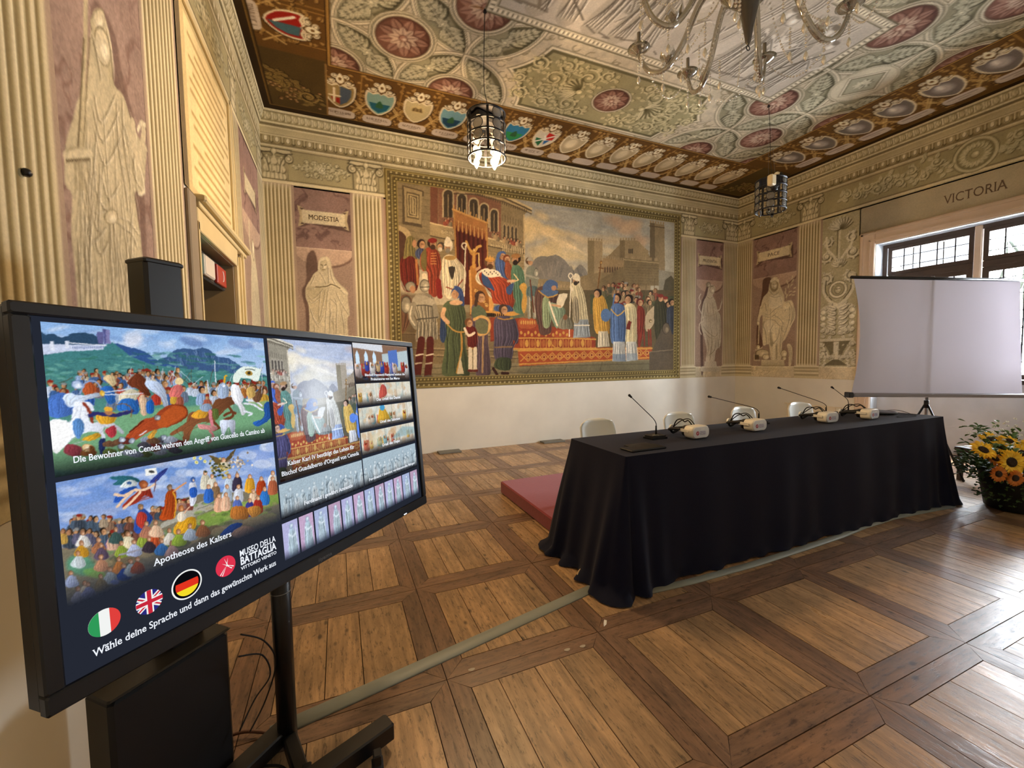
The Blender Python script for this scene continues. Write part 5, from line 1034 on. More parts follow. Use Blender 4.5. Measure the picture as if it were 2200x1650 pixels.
def paint_apotheosis():
    c = Cv(.053, -.722, .631, -.423, .0016, '7ba0dc'); c.tf = tvtracer(80, 920, 4.0741); c.k = .00029
    rs = np.random.RandomState(5)
    c.poly([(100, 0), (2200, 0), (2200, 1000), (100, 1200)], '4f7cc8', col2='b9c6e4')
    for k in range(110):
        x = rs.uniform(180, 2100); y = 520 - .17 * (x - 160) + rs.uniform(-60, 380); c.ell(x, y, rs.uniform(60, 170), rs.uniform(14, 40), ['c9d4ee', '7c9cdc', 'e4e8f4', '9aa8d0', '5d82cc'][k % 5], -.15 + rs.uniform(-.15, .15), .4, soft=25)
    for k in range(16): c.ell(1250 + rs.normal() * 180, 330 + rs.normal() * 90, 80, 36, ['dfe4f0', 'b4bcd4'][k % 2], 0, .5, soft=20)
    for k in range(12): c.ell(1950 + rs.normal() * 90, 250 + rs.normal() * 80, 80, 40, ['8fa6dc', 'dfe4f0'][k % 2], 0, .5, soft=20)
    # slope
    c.poly([(150, 1000), (400, 860), (700, 790), (900, 800), (1080, 700), (1250, 620), (1500, 560), (1700, 560), (2100, 540), (2200, 1000), (2200, 1400), (150, 1700)], '7c7460')
    c.poly([(1080, 840), (1350, 680), (1560, 590), (1700, 560), (1720, 620), (1420, 760), (1200, 830), (1080, 880)], 'aaa698'); c.line([(1400, 710), (1580, 640)], 5, '5c584c')
    c.poly([(1400, 770), (1700, 680), (2110, 560), (2110, 660), (1700, 800), (1450, 870)], '7c9a44', .9, 20, sm=2)
    for k in range(60): c.ell(rs.uniform(1380, 2100), rs.uniform(640, 860), rs.uniform(20, 50), 14, ['5f8038', '9ab458', '4c5c34', 'a4946c'][k % 4], -.2, .5, soft=8)
    for k in range(40): x = rs.uniform(300, 2100); y = 1230 - .22 * (x - 300) + rs.normal() * 60; c.ell(x, y, 90, 44, ['8a7454', '5c4c38', 'a08c68', '4c5440', '6f8a5c'][k % 5], -.2, .7, soft=12)
    c.ell(380, 1200, 130, 90, '4c9a7c', .2, .7, soft=30); c.ell(500, 1270, 100, 40, '7cb050', .2, .7, soft=20)
    P = ['5c5a70', '8a6a54', '4a5a6c', '3c4450', '6c4438', '8c8a90', 'a49078']
    crowd(c, 215, 900, 900, 770, 60, 22, 2, P, .9); crowd(c, 1010, 700, 1110, 720, 8, 20, 3, P, .8); crowd(c, 1200, 640, 1330, 640, 14, 18, 7, ['8c4a3c', '6c5a64', 'a47a6c'], .8)
    crowd(c, 220, 940, 600, 900, 18, 24, 12, P + ['c49a4c'], 1.); crowd(c, 640, 960, 1100, 920, 14, 26, 13, ['d8c8a0', '8a9a3c', 'c0522c', '5c4a7c', 'c9a088', '4c7cb4'], .9)
    # flying victory
    drape(c, [(630, 430), (760, 415), (860, 430), (900, 470), (800, 480), (700, 500), (660, 490), (700, 460)], '2c6470', 5, 2); drape(c, [(980, 480), (1040, 410), (1140, 345), (1110, 400), (1040, 470)], '34408c', 4, 3); drape(c, [(730, 500), (800, 450), (870, 470), (860, 510), (740, 520)], 'dce4e4', 4, 4); c.ell(805, 480, 22, 14, '3c5c8c')
    drape(c, [(665, 650), (720, 560), (840, 510), (880, 540), (800, 590), (740, 640)], '2c58b4', 6, 5); drape(c, [(740, 690), (800, 620), (870, 560), (960, 500), (1010, 590), (1000, 610), (940, 590), (880, 650), (800, 680)], '9c3424', 7, 6)
    for p in ([(700, 690), (770, 610), (850, 540)], [(680, 580), (760, 590), (830, 550)], [(760, 700), (850, 620), (900, 560)]): c.line(p, 22, 'ecc8a8', sm=2)
    c.ball(930, 490, 40, 34, '9c5430', 'c87c4c', '5c2c18'); c.line([(860, 540), (920, 540), (980, 520), (1030, 490)], 22, 'ecc8a8', sm=2); c.line([(1040, 450), (1025, 550)], 10, '6c4c54'); c.poly([(945, 360), (1040, 345), (1050, 400), (950, 420)], 'f2f2ec', sm=1); c.ell(1000, 380, 26, 12, '3c3c3c')
    # king pointing, in red and gold
    drape(c, [(1140, 550), (1180, 530), (1215, 560), (1210, 700), (1200, 790), (1070, 800), (1110, 690), (1120, 600)], 'b0481c', 8, 7); c.line([(1190, 560), (1215, 640), (1200, 780)], 12, 'e0a030', sm=2); c.line([(1200, 550), (1250, 510), (1300, 480)], 18, 'd89a6c'); c.ball(1160, 520, 22, 28, '7c6450', 'b89070', '3c3024')
    drape(c, [(880, 740), (920, 700), (980, 740), (1010, 790), (970, 860), (900, 920), (850, 900), (850, 820)], '2c4c9c', 6, 8); drape(c, [(870, 760), (920, 730), (960, 780), (920, 880), (870, 840)], 'b83c30', 5, 9); c.ball(905, 690, 26, 30, '8c6a4c', 'c89870', '4c3424')
    drape(c, [(1190, 900), (1230, 820), (1290, 790), (1380, 780), (1385, 870), (1310, 910), (1220, 930)], 'e0a028', 8, 10); drape(c, [(1230, 750), (1280, 730), (1310, 790), (1240, 820)], 'ecdcc4', 3, 3); c.ball(1260, 700, 24, 28, 'b06c3c', 'd89a6c', '6c3c20'); c.line([(1290, 740), (1330, 690)], 14, 'e0b090')
    # the allegories on the right
    drape(c, [(1330, 490), (1380, 470), (1400, 560), (1380, 660), (1340, 680), (1330, 600)], 'd8dcec', 5, 11); drape(c, [(1335, 530), (1395, 520), (1390, 600), (1340, 600)], '2c5cb8', 4, 12); c.ball(1362, 450, 20, 24, '3c5c9c', 'ecc8a8', '243c6c')
    for k, (x, y, co) in enumerate([(1470, 400, 'd8d0b8'), (1530, 430, 'e8e0cc'), (1560, 500, '8c6c4c'), (1500, 520, '3468c0'), (1680, 430, 'c4d4e8'), (1660, 520, 'b8c8dc'), (1750, 420, '3c3448'), (1760, 520, 'd8dce8'), (1860, 430, 'e0a030'), (1960, 450, 'b0401c'), (1990, 540, '3478c8'), (1890, 560, 'ecc8a8'), (1750, 620, '5c70b8'), (1860, 640, '3c3c8c'), (1930, 620, 'a83428'), (2060, 400, 'e8e4e0'), (2060, 450, 'b06040'), (1590, 600, 'e0a888'), (1650, 590, 'e8b898')]):
        drape(c, [(x - 34, y + 30), (x, y), (x + 36, y + 26), (x + 40, y + 120), (x - 40, y + 130)], co, 4, k, 6); c.ball(x, y - 8, 18, 22, 'c89470', 'ecc8a8', '5c3c28')
    c.poly([(1500, 235), (1580, 260), (1640, 310), (1580, 320), (1540, 280)], '6c5834', sm=2); c.poly([(1740, 180), (1700, 260), (1660, 300), (1640, 290), (1690, 220)], '5c4c30', sm=2); c.ball(1630, 280, 22, 24, 'c89470', 'ecc8a8', '5c3c28'); drape(c, [(1590, 310), (1660, 300), (1700, 340), (1620, 380)], 'd8ccb0', 4, 3)
    for k in range(50): c.ell(1740 + rs.normal() * 45, 300 + rs.normal() * 28, 9, 9, ['e8dcd0', 'b8a894', '8c7c6c'][k % 3])
    for k in range(60): c.ell(1600 + rs.normal() * 50, 350 + rs.normal() * 35, 12, 9, ['4c4c30', '8c7c44', 'c4b068', '3c4430'][k % 4])
    for (x, y) in [(1375, 262), (1428, 264), (1395, 298), (1468, 290)]: c.ell(x, y, 15, 15, 'f4ec9c'); c.ell(x, y, 7, 7, 'b8b064')
    drape(c, [(1700, 700), (1760, 680), (1840, 700), (1840, 790), (1700, 790)], 'b06c30', 5, 13); drape(c, [(1840, 700), (1940, 680), (1960, 740), (1880, 780)], 'c08038', 4, 14); drape(c, [(1600, 930), (1700, 840), (1790, 830), (1780, 860), (1700, 920), (1640, 940)], '28489c', 5, 15); drape(c, [(1700, 920), (1790, 860), (1900, 870), (1890, 940), (1750, 960)], 'cc9878', 4, 16)
    # seated people along the lower slope
    for k, (x, y, co) in enumerate([(400, 950, 'e8e4dc'), (390, 1040, 'c8902c'), (540, 1010, 'a06848'), (560, 1060, '5c4c60'), (690, 920, '3c5450'), (800, 960, 'e4d4b0'), (740, 1040, '8a9c3c'), (850, 1030, 'b4bce0'), (980, 1000, '3c3038'), (960, 870, 'a87058'), (1040, 860, 'e0b898'), (1160, 930, 'dcd4c4'), (1090, 1020, '3c74b8'), (1180, 1040, 'c49890'), (1240, 940, '94b03c'), (1340, 890, 'a4b0c0'), (1450, 860, '8c5838'), (360, 1130, 'c8d4d8'), (560, 1160, 'c08868'), (720, 1180, 'c8783c'), (760, 1240, '2c48a0'), (820, 1200, 'b4c0c8'), (880, 1180, 'b05030'), (640, 1270, 'a8b4bc'), (420, 1390, 'dcc8a8'), (360, 1440, 'b8b4c8'), (450, 1400, '8c90c0'), (300, 1300, 'a8b4dc'), (560, 1330, '8c7850')]):
        drape(c, [(x - 44, y + 20), (x - 10, y - 14), (x + 40, y + 8), (x + 66, y + 70), (x, y + 96), (x - 66, y + 76)], co, 5, k + 30, 6); c.ball(x - 4, y - 34, 21, 24, 'a87858', 'dcb090', '4c3424')
    c.ell(680, 1345, 40, 20, '7c8cd8'); c.line([(720, 1110), (910, 1060)], 16, '9c98a4')
    c.tf = None; c.k = 1; tile_fade(c, .30, .05, (.141, .157, .2)); return c

def paint_karl(mu):
    q = tracer('B', 820, 340, 3.1735)(np.array([[815., 800], [1580, 800]])); i0, i1 = np.searchsorted(mu.U, [q[0, 0], q[1, 0]]); c = Cv(.645, -.577, 1.086, -.040, .0021)
    sub = mu.im[:, i0:i1]; jj = np.linspace(0, sub.shape[0] - 1, c.H).astype(int); ii = np.linspace(0, sub.shape[1] - 1, c.W).astype(int)
    c.im = np.clip(sub[jj][:, ii] * np.array([1.0, 1.12, 1.45], np.float32) * 1.12, 0, 1); c.a[:] = 1
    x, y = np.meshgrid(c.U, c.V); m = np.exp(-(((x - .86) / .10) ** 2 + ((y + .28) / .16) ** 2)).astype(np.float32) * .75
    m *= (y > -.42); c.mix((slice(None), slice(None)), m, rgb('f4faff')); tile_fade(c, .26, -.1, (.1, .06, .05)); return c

def relief_tile(u0, v0, u1, v1, seed):
    c = Cv(u0, v0, u1, v1, .0036, 'a9bcc8'); rs = np.random.RandomState(seed)
    for k in range(15):
        x = u0 + (u1 - u0) * (k + .5) / 15 + rs.normal() * .006; h = (v1 - v0) * rs.uniform(.55, .85); b = v0 + .005
        drape(c, [(x - .016, b), (x - .012, b + h * .7), (x, b + h * .82), (x + .012, b + h * .7), (x + .018, b)], ['c4d4de', 'b0c2ce', 'd0dee6'][k % 3], 4, k, .0035, 2, .45, 1.2, .8); c.ball(x, b + h * .9, .007, .009, 'c4d4de', 'eef6fa', '5c6c78')
        c.line([(x, b + h * .6), (x + rs.uniform(-.03, .03), b + h * rs.uniform(.5, .95))], .004, '5c6c78')
    tile_fade(c, .35, .0); return c
def statuette_tile(u0, v0, u1, v1, seed):
    c = Cv(u0, v0, u1, v1, .0036, ['b4b4dc', 'c4a8c8', 'a8b4d8', 'b89cb8'][seed % 4]); rs = np.random.RandomState(seed); m = (u0 + u1) / 2 + rs.normal() * .003; h = v1 - v0
    drape(c, [(m - .018, v0 + .004), (m - .017, v0 + h * .5), (m - .009, v0 + h * .78), (m + .009, v0 + h * .78), (m + .016, v0 + h * .5), (m + .02, v0 + .004)], 'c4dcf0', 6, seed, .0035, 2, .5, 1.15, .8)
    c.ball(m, v0 + h * .85, .008, .011, 'b8cce0', 'eef8ff', '5c6c88'); c.line([(m - .012, v0 + h * .65), (m, v0 + h * .55), (m + .014, v0 + h * .6)], .005, 'e8f4ff', sm=2); c.line([(m + .017, v0 + h * .3), (m + .018, v0 + h * rs.uniform(.6, .95))], .003, 'dcecf8'); tile_fade(c, .3, -.1, (.12, .14, .2)); return c
def scene_tile(u0, v0, u1, v1, kind):
    c = Cv(u0, v0, u1, v1, .003, 'd8d4c4'); rs = np.random.RandomState(kind + 3); w, h = u1 - u0, v1 - v0
    if kind == 0:
        c.poly([(u0, v0), (u1, v0), (u1, v1), (u0, v1)], '8c6c58'); c.poly([(u0, v1 - h * .12), (u0 + w * .5, v1 - h * .2), (u0 + w * .5, v1), (u0, v1)], 'd8dce4')
        for x in (.06, .2, .34): c.poly([(u0 + w * (x - .03), v0 + h * .3), (u0 + w * (x - .03), v0 + h * .7), (u0 + w * x, v0 + h * .82), (u0 + w * (x + .03), v0 + h * .7), (u0 + w * (x + .03), v0 + h * .3)], 'd0e8fc', sm=1)
        c.poly([(u0 + w * .48, v0 + h * .3), (u1, v0 + h * .3), (u1, v1 - h * .1), (u0 + w * .48, v1 - h * .25)], 'b8c8cc'); c.poly([(u0 + w * .6, v0 + h * .4), (u0 + w * .78, v0 + h * .4), (u0 + w * .78, v1 - h * .1), (u0 + w * .6, v1 - h * .15)], '5878c0')
        crowd(c, u0 + .01, v0 + h * .3, u1 - .01, v0 + h * .5, 44, .009, 3, ['b03c30', '3c4ca8', 'e8e4e0', '3c3038', 'c8a87c', '6c88c8', 'e0c8c0'], -.9)
    else:
        for k in range(60):
            c.ell(rs.uniform(u0, u1), rs.uniform(v0 + h * .2, v1), rs.uniform(.006, .03), rs.uniform(.006, .02), ['e4e0d4', 'd8b890', 'b8c8c4', 'e8d8c0', 'c8a078', 'f0ece4'][k % 6], rs.uniform(0, 3), .5, soft=.006)
        for k in range(7): x = u0 + w * rs.uniform(.05, .95); c.line([(x, v0 + h * .3), (x, v1)], .006, ['b0a89c', 'e8e8e4'][k % 2], .7)
        crowd(c, u0 + .02, v0 + h * .45, u1 - .02, v0 + h * .6, [0, 6, 12, 20][kind], .007, kind, ['c86c54', 'd8a850', '8cb0b4', 'c8b8a4', '8c9c7c', 'd8c0a8'], -.9)
        if kind == 1: drape(c, [(u0 + w * .36, v0 + h * .3), (u0 + w * .42, v0 + h * .9), (u0 + w * .5, v0 + h * .8), (u0 + w * .5, v0 + h * .4)], 'c4584c', 4, 1, .004)
        if kind == 2: drape(c, [(u0 + w * .3, v0 + h * .2), (u0 + w * .37, v0 + h * .95), (u0 + w * .45, v0 + h * .8), (u0 + w * .52, v0 + h * .25)], 'd8a83c', 4, 1, .004); c.ell(u0 + w * .4, v0 + h * .9, .02, .016, '4c9cc8')
        if kind == 3: c.poly([(u0 + w * .5, v0 + h * .4), (u0 + w * .75, v0 + h * .9), (u1, v0 + h * .75), (u1, v0 + h * .4)], '8cacb4', .7, .01); c.poly([(u0 + w * .1, v0 + h * .3), (u0 + w * .15, v0 + h * .8), (u0 + w * .3, v0 + h * .9), (u0 + w * .35, v0 + h * .3)], 'd8c8a0', .5, .01)
    tile_fade(c, .4, .05, (.15, .14, .15)); return c

# ---------------------------------------------------------------- modelling kit
def tag(o, label=None, cat=None, group=None, kind=None):
    if label: o['label'] = label
    if cat: o['category'] = cat
    if group: o['group'] = group
    if kind: o['kind'] = kind
    return o
def empty(name, loc=(0, 0, 0), rz=0., label=None, cat=None, group=None):
    o = bpy.data.objects.new(name, None); C.objects.link(o); o.empty_display_size = .1
    o.location = loc; o.rotation_euler = (0, 0, rz); return tag(o, label, cat, group)
class MB:
    def __init__(s): s.v = []; s.f = []; s.sm = []
    def add(s, v, f, smooth=False, M=None):
        b = len(s.v)
        if M is not None: v = [tuple(M @ Vector(p)) for p in v]
        s.v += [tuple(p) for p in v]; s.f += [tuple(i + b for i in q) for q in f]; s.sm += [smooth] * len(f); return s
    def box(s, x0, y0, z0, x1, y1, z1, M=None, bev=0.):
        if bev > 0:
            b = min(bev, (x1 - x0) / 2.01, (y1 - y0) / 2.01, (z1 - z0) / 2.01); vs = []
            for z, i in ((z0, b), (z0 + b, 0), (z1 - b, 0), (z1, b)):
                xa, xb, ya, yb = x0 + i, x1 - i, y0 + i, y1 - i
                vs += [(xa + b, ya, z), (xb - b, ya, z), (xb, ya + b, z), (xb, yb - b, z), (xb - b, yb, z), (xa + b, yb, z), (xa, yb - b, z), (xa, ya + b, z)]
            f = [tuple(range(7, -1, -1)), tuple(range(24, 32))]
            for r in range(3):
                for k in range(8): f.append((r * 8 + k, r * 8 + (k + 1) % 8, r * 8 + 8 + (k + 1) % 8, r * 8 + 8 + k))
            return s.add(vs, f, False, M)
        v = [(x0, y0, z0), (x1, y0, z0), (x1, y1, z0), (x0, y1, z0), (x0, y0, z1), (x1, y0, z1), (x1, y1, z1), (x0, y1, z1)]
        return s.add(v, [(3, 2, 1, 0), (4, 5, 6, 7), (0, 1, 5, 4), (1, 2, 6, 5), (2, 3, 7, 6), (3, 0, 4, 7)], False, M)
    def lathe(s, prof, n=24, M=None, smooth=True, caps=True):
        v = []; f = []
        for r, z in prof:
            for k in range(n): a = 2 * PI * k / n; v.append((r * math.cos(a), r * math.sin(a), z))
        for i in range(len(prof) - 1):
            for k in range(n): f.append((i * n + k, i * n + (k + 1) % n, (i + 1) * n + (k + 1) % n, (i + 1) * n + k))
        s.add(v, f, smooth, M)
        if caps:
            b = len(s.v) - len(v); s.f += [tuple(b + k for k in range(n - 1, -1, -1)), tuple(b + (len(prof) - 1) * n + k for k in range(n))]; s.sm += [False, False]
        return s
    def cyl(s, p, q, r, n=12, r2=None, smooth=True):
        p, q = Vector(p), Vector(q); d = q - p; M = Matrix.Translation(p) @ d.to_track_quat('Z', 'Y').to_matrix().to_4x4()
        return s.lathe([(r, 0), (r if r2 is None else r2, d.length)], n, M, smooth)
    def tube(s, pts, r, n=8, closed=False, rf=None):
        P = [Vector(p) for p in pts]; m = len(P); v = []; f = []; up = Vector((0, 0, 1)); prev = None
        for i in range(m):
            if closed: t = P[(i + 1) % m] - P[i - 1]
            else: t = P[min(i + 1, m - 1)] - P[max(i - 1, 0)]
            t.normalize()
            if prev is None: a = up.cross(t); a = a if a.length > 1e-3 else Vector((1, 0, 0)).cross(t)
            else: a = prev - t * prev.dot(t)
            a.normalize(); prev = a; b = t.cross(a); rr = r if rf is None else r * rf(i / (m - 1))
            for k in range(n): c = 2 * PI * k / n; v.append(tuple(P[i] + a * (rr * math.cos(c)) + b * (rr * math.sin(c))))
        for i in range(m if closed else m - 1):
            j = (i + 1) % m
            for k in range(n): f.append((i * n + k, i * n + (k + 1) % n, j * n + (k + 1) % n, j * n + k))
        if not closed: f += [tuple(range(n - 1, -1, -1)), tuple((m - 1) * n + k for k in range(n))]
        return s.add(v, f, True)
    def prism(s, poly, h0, h1, M=None):
        n = len(poly); v = [(x, y, h0) for x, y in poly] + [(x, y, h1) for x, y in poly]
        f = [tuple(range(n - 1, -1, -1)), tuple(range(n, 2 * n))] + [(k, (k + 1) % n, n + (k + 1) % n, n + k) for k in range(n)]
        return s.add(v, f, False, M)
    def ball(s, c, r, n=12, sz=1.):
        prof = [(r * math.sin(PI * k / (n // 2 + 1)), -r * sz * math.cos(PI * k / (n // 2 + 1))) for k in range(1, n // 2 + 1)]
        return s.lathe(prof, n, Matrix.Translation(c), True)
    def mesh(s, name):
        me = bpy.data.meshes.new(name); me.from_pydata(s.v, [], s.f); me.polygons.foreach_set('use_smooth', s.sm); me.update(); return me
    def build(s, name, mat, parent=None, **k):
        o = bpy.data.objects.new(name, s.mesh(name)); C.objects.link(o)
        if mat: o.data.materials.append(mat)
        if parent: o.parent = parent
        return tag(o, **k)
def spl(pts, n=8, closed=False):
    p = np.array(pts, float); out = []; m = len(p)
    for i in range(m if closed else m - 1):
        if closed: a, b, c, d = p[i - 1], p[i], p[(i + 1) % m], p[(i + 2) % m]
        else: a, b, c, d = p[max(i - 1, 0)], p[i], p[i + 1], p[min(i + 2, m - 1)]
        for k in range(n):
            t = k / n; out.append(tuple(.5 * ((2 * b) + (c - a) * t + (2 * a - 5 * b + 4 * c - d) * t * t + (3 * b - a - 3 * c + d) * t ** 3)))
    if not closed: out.append(tuple(p[-1]))
    return out
def copy_tree(o, parent=None):
    c = o.copy(); C.objects.link(c)
    if parent: c.parent = parent
    for ch in [x for x in ALLCH.get(o.name, [])]: copy_tree(ch, c)
    return c
ALLCH = {}
def index_children(o):
    ALLCH[o.name] = list(o.children)
    for ch in o.children: index_children(ch)

# ---------------------------------------------------------------- materials
def new_mat(name):
    m = bpy.data.materials.new(name); m.use_nodes = True; nt = m.node_tree; return m, nt, nt.nodes['Principled BSDF']
def lin(c):
    c = rgb(c); return tuple(float(x) for x in np.where(c <= .04045, c / 12.92, ((c + .055) / 1.055) ** 2.4)) + (1.,)
def plain(name, col, rough=.6, metal=0., var=.0, scale=20., bump=0., spec=.5, coat=0., sheen=0., alpha=None):
    m, nt, b = new_mat(name); c = lin(col)
    b.inputs['Roughness'].default_value = rough; b.inputs['Metallic'].default_value = metal; b.inputs['Specular IOR Level'].default_value = spec
    b.inputs['Coat Weight'].default_value = coat; b.inputs['Sheen Weight'].default_value = sheen
    tc = nt.nodes.new('ShaderNodeTexCoord'); nz = nt.nodes.new('ShaderNodeTexNoise'); nz.inputs['Scale'].default_value = scale; nz.inputs['Detail'].default_value = 4
    nt.links.new(tc.outputs['Object'], nz.inputs['Vector'])
    mx = nt.nodes.new('ShaderNodeMix'); mx.data_type = 'RGBA'; nt.links.new(nz.outputs['Fac'], mx.inputs['Factor'])
    v = max(var, .02); mx.inputs['A'].default_value = tuple(x * (1 - v) for x in c[:3]) + (1,); mx.inputs['B'].default_value = tuple(min(1, x * (1 + v)) for x in c[:3]) + (1,)
    nt.links.new(mx.outputs['Result'], b.inputs['Base Color'])
    if bump: bp = nt.nodes.new('ShaderNodeBump'); bp.inputs['Strength'].default_value = bump; bp.inputs['Distance'].default_value = .01; nt.links.new(nz.outputs['Fac'], bp.inputs['Height']); nt.links.new(bp.outputs['Normal'], b.inputs['Normal'])
    return m
def pigment(name, rough=.85, gain=1.):
    """fresco paint: colours lie in the mesh, plaster grain and blotches are procedural"""
    m, nt, b = new_mat(name); at = nt.nodes.new('ShaderNodeAttribute'); at.attribute_name = 'Col'
    tc = nt.nodes.new('ShaderNodeTexCoord'); nz = nt.nodes.new('ShaderNodeTexNoise'); nz.inputs['Scale'].default_value = 55; nz.inputs['Detail'].default_value = 5; nz.inputs['Roughness'].default_value = .7
    n2 = nt.nodes.new('ShaderNodeTexNoise'); n2.inputs['Scale'].default_value = 2.2; n2.inputs['Detail'].default_value = 5
    for q in (nz, n2): nt.links.new(tc.outputs['Object'], q.inputs['Vector'])
    ad = nt.nodes.new('ShaderNodeMath'); ad.operation = 'ADD'; nt.links.new(nz.outputs['Fac'], ad.inputs[0]); nt.links.new(n2.outputs['Fac'], ad.inputs[1])
    mr = nt.nodes.new('ShaderNodeMapRange'); mr.inputs['From Min'].default_value = .6; mr.inputs['From Max'].default_value = 1.4; mr.inputs['To Min'].default_value = .78 * gain; mr.inputs['To Max'].default_value = 1.16 * gain
    nt.links.new(ad.outputs[0], mr.inputs['Value']); vm = nt.nodes.new('ShaderNodeVectorMath'); vm.operation = 'SCALE'
    nt.links.new(at.outputs['Color'], vm.inputs[0]); nt.links.new(mr.outputs['Result'], vm.inputs['Scale']); nt.links.new(vm.outputs['Vector'], b.inputs['Base Color'])
    b.inputs['Roughness'].default_value = rough; b.inputs['Specular IOR Level'].default_value = .25
    bp = nt.nodes.new('ShaderNodeBump'); bp.inputs['Strength'].default_value = .25; bp.inputs['Distance'].default_value = .004; nt.links.new(nz.outputs['Fac'], bp.inputs['Height']); nt.links.new(bp.outputs['Normal'], b.inputs['Normal'])
    return m
def glow(name, col, strength, attr=False):
    m, nt, b = new_mat(name); e = nt.nodes.new('ShaderNodeEmission'); e.inputs['Strength'].default_value = strength; e.inputs['Color'].default_value = lin(col)
    if attr: at = nt.nodes.new('ShaderNodeAttribute'); at.attribute_name = 'Col'; nt.links.new(at.outputs['Color'], e.inputs['Color'])
    nt.links.new(e.outputs[0], nt.nodes['Material Output'].inputs['Surface']); return m
def glass(name, col='ffffff', rough=.02, ior=1.45):
    m, nt, b = new_mat(name); b.inputs['Base Color'].default_value = lin(col); b.inputs['Transmission Weight'].default_value = 1; b.inputs['Roughness'].default_value = rough; b.inputs['IOR'].default_value = ior; return m
def pane_glass(name):
    m, nt, b = new_mat(name); tr = nt.nodes.new('ShaderNodeBsdfTransparent'); gl = nt.nodes.new('ShaderNodeBsdfGlossy'); gl.inputs['Roughness'].default_value = .02
    mx = nt.nodes.new('ShaderNodeMixShader'); mx.inputs[0].default_value = .08; nt.links.new(tr.outputs[0], mx.inputs[1]); nt.links.new(gl.outputs[0], mx.inputs[2]); nt.links.new(mx.outputs[0], nt.nodes['Material Output'].inputs['Surface']); return m

PIG = pigment('fresco_pigment')
def warp(cv, amp, freq, grain=.12):
    """break the edges and the flat tones the way a brush does"""
    x, y = np.meshgrid(cv.U, cv.V)
    dx = (fbm(x * freq, y * freq, 3) - .5) * 2 * amp / cv.px; dy = (fbm(x * freq + 40, y * freq + 9, 3) - .5) * 2 * amp / cv.px
    jj, ii = np.mgrid[0:cv.H, 0:cv.W]; fi = np.clip(ii + dx, 0, cv.W - 1.001); fj = np.clip(jj + dy, 0, cv.H - 1.001)
    a = fi.astype(int); b = fj.astype(int); fx = (fi - a)[..., None]; fy = (fj - b)[..., None]; s = cv.im
    cv.im = ((s[b, a] * (1 - fx) + s[b, a + 1] * fx) * (1 - fy) + (s[b + 1, a] * (1 - fx) + s[b + 1, a + 1] * fx) * fy).astype(np.float32)
    n = fbm(x * freq * 2.6 + 5, y * freq * 2.6, 3) - .5; cv.im *= 1 + n[..., None] * grain * 2
    return cv
def paint_mesh(name, cv, fn, mat=PIG, parent=None, gain=1., **k):
    """turn a painted canvas into a fine coloured mesh; fn maps (U, V) arrays to x, y, z"""
    u, v = np.meshgrid(cv.U, cv.V); x, y, z = fn(u, v)
    co = np.stack([x + 0 * u, y + 0 * u, z + 0 * u], -1).reshape(-1, 3).astype(np.float32)
    W, H = cv.W, cv.H; i = np.arange((W - 1) * (H - 1)); r, c = i // (W - 1), i % (W - 1); a = r * W + c
    q = np.stack([a, a + 1, a + W + 1, a + W], 1).astype(np.int32)
    e1 = co[q[0, 1]] - co[q[0, 0]]; e2 = co[q[0, 3]] - co[q[0, 0]]; n = np.cross(e1, e2)
    if 'inward' in k:
        if np.dot(n, k.pop('inward')) < 0: q = q[:, ::-1].copy()
    me = bpy.data.meshes.new(name); me.vertices.add(len(co)); me.vertices.foreach_set('co', co.ravel())
    me.loops.add(len(q) * 4); me.loops.foreach_set('vertex_index', q.ravel()); me.polygons.add(len(q)); me.polygons.foreach_set('loop_start', np.arange(0, len(q) * 4, 4, dtype=np.int32))
    me.update(calc_edges=True)
    ca = me.color_attributes.new('Col', 'BYTE_COLOR', 'POINT'); rgba = np.ones((len(co), 4), np.float32); rgba[:, :3] = np.clip(cv.im.reshape(-1, 3) * gain, 0, 1)
    ca.data.foreach_set('color_srgb', rgba.ravel())
    me.materials.append(mat); o = bpy.data.objects.new(name, me); C.objects.link(o)
    if parent: o.parent = parent
    return tag(o, **k)
_TXT = {}
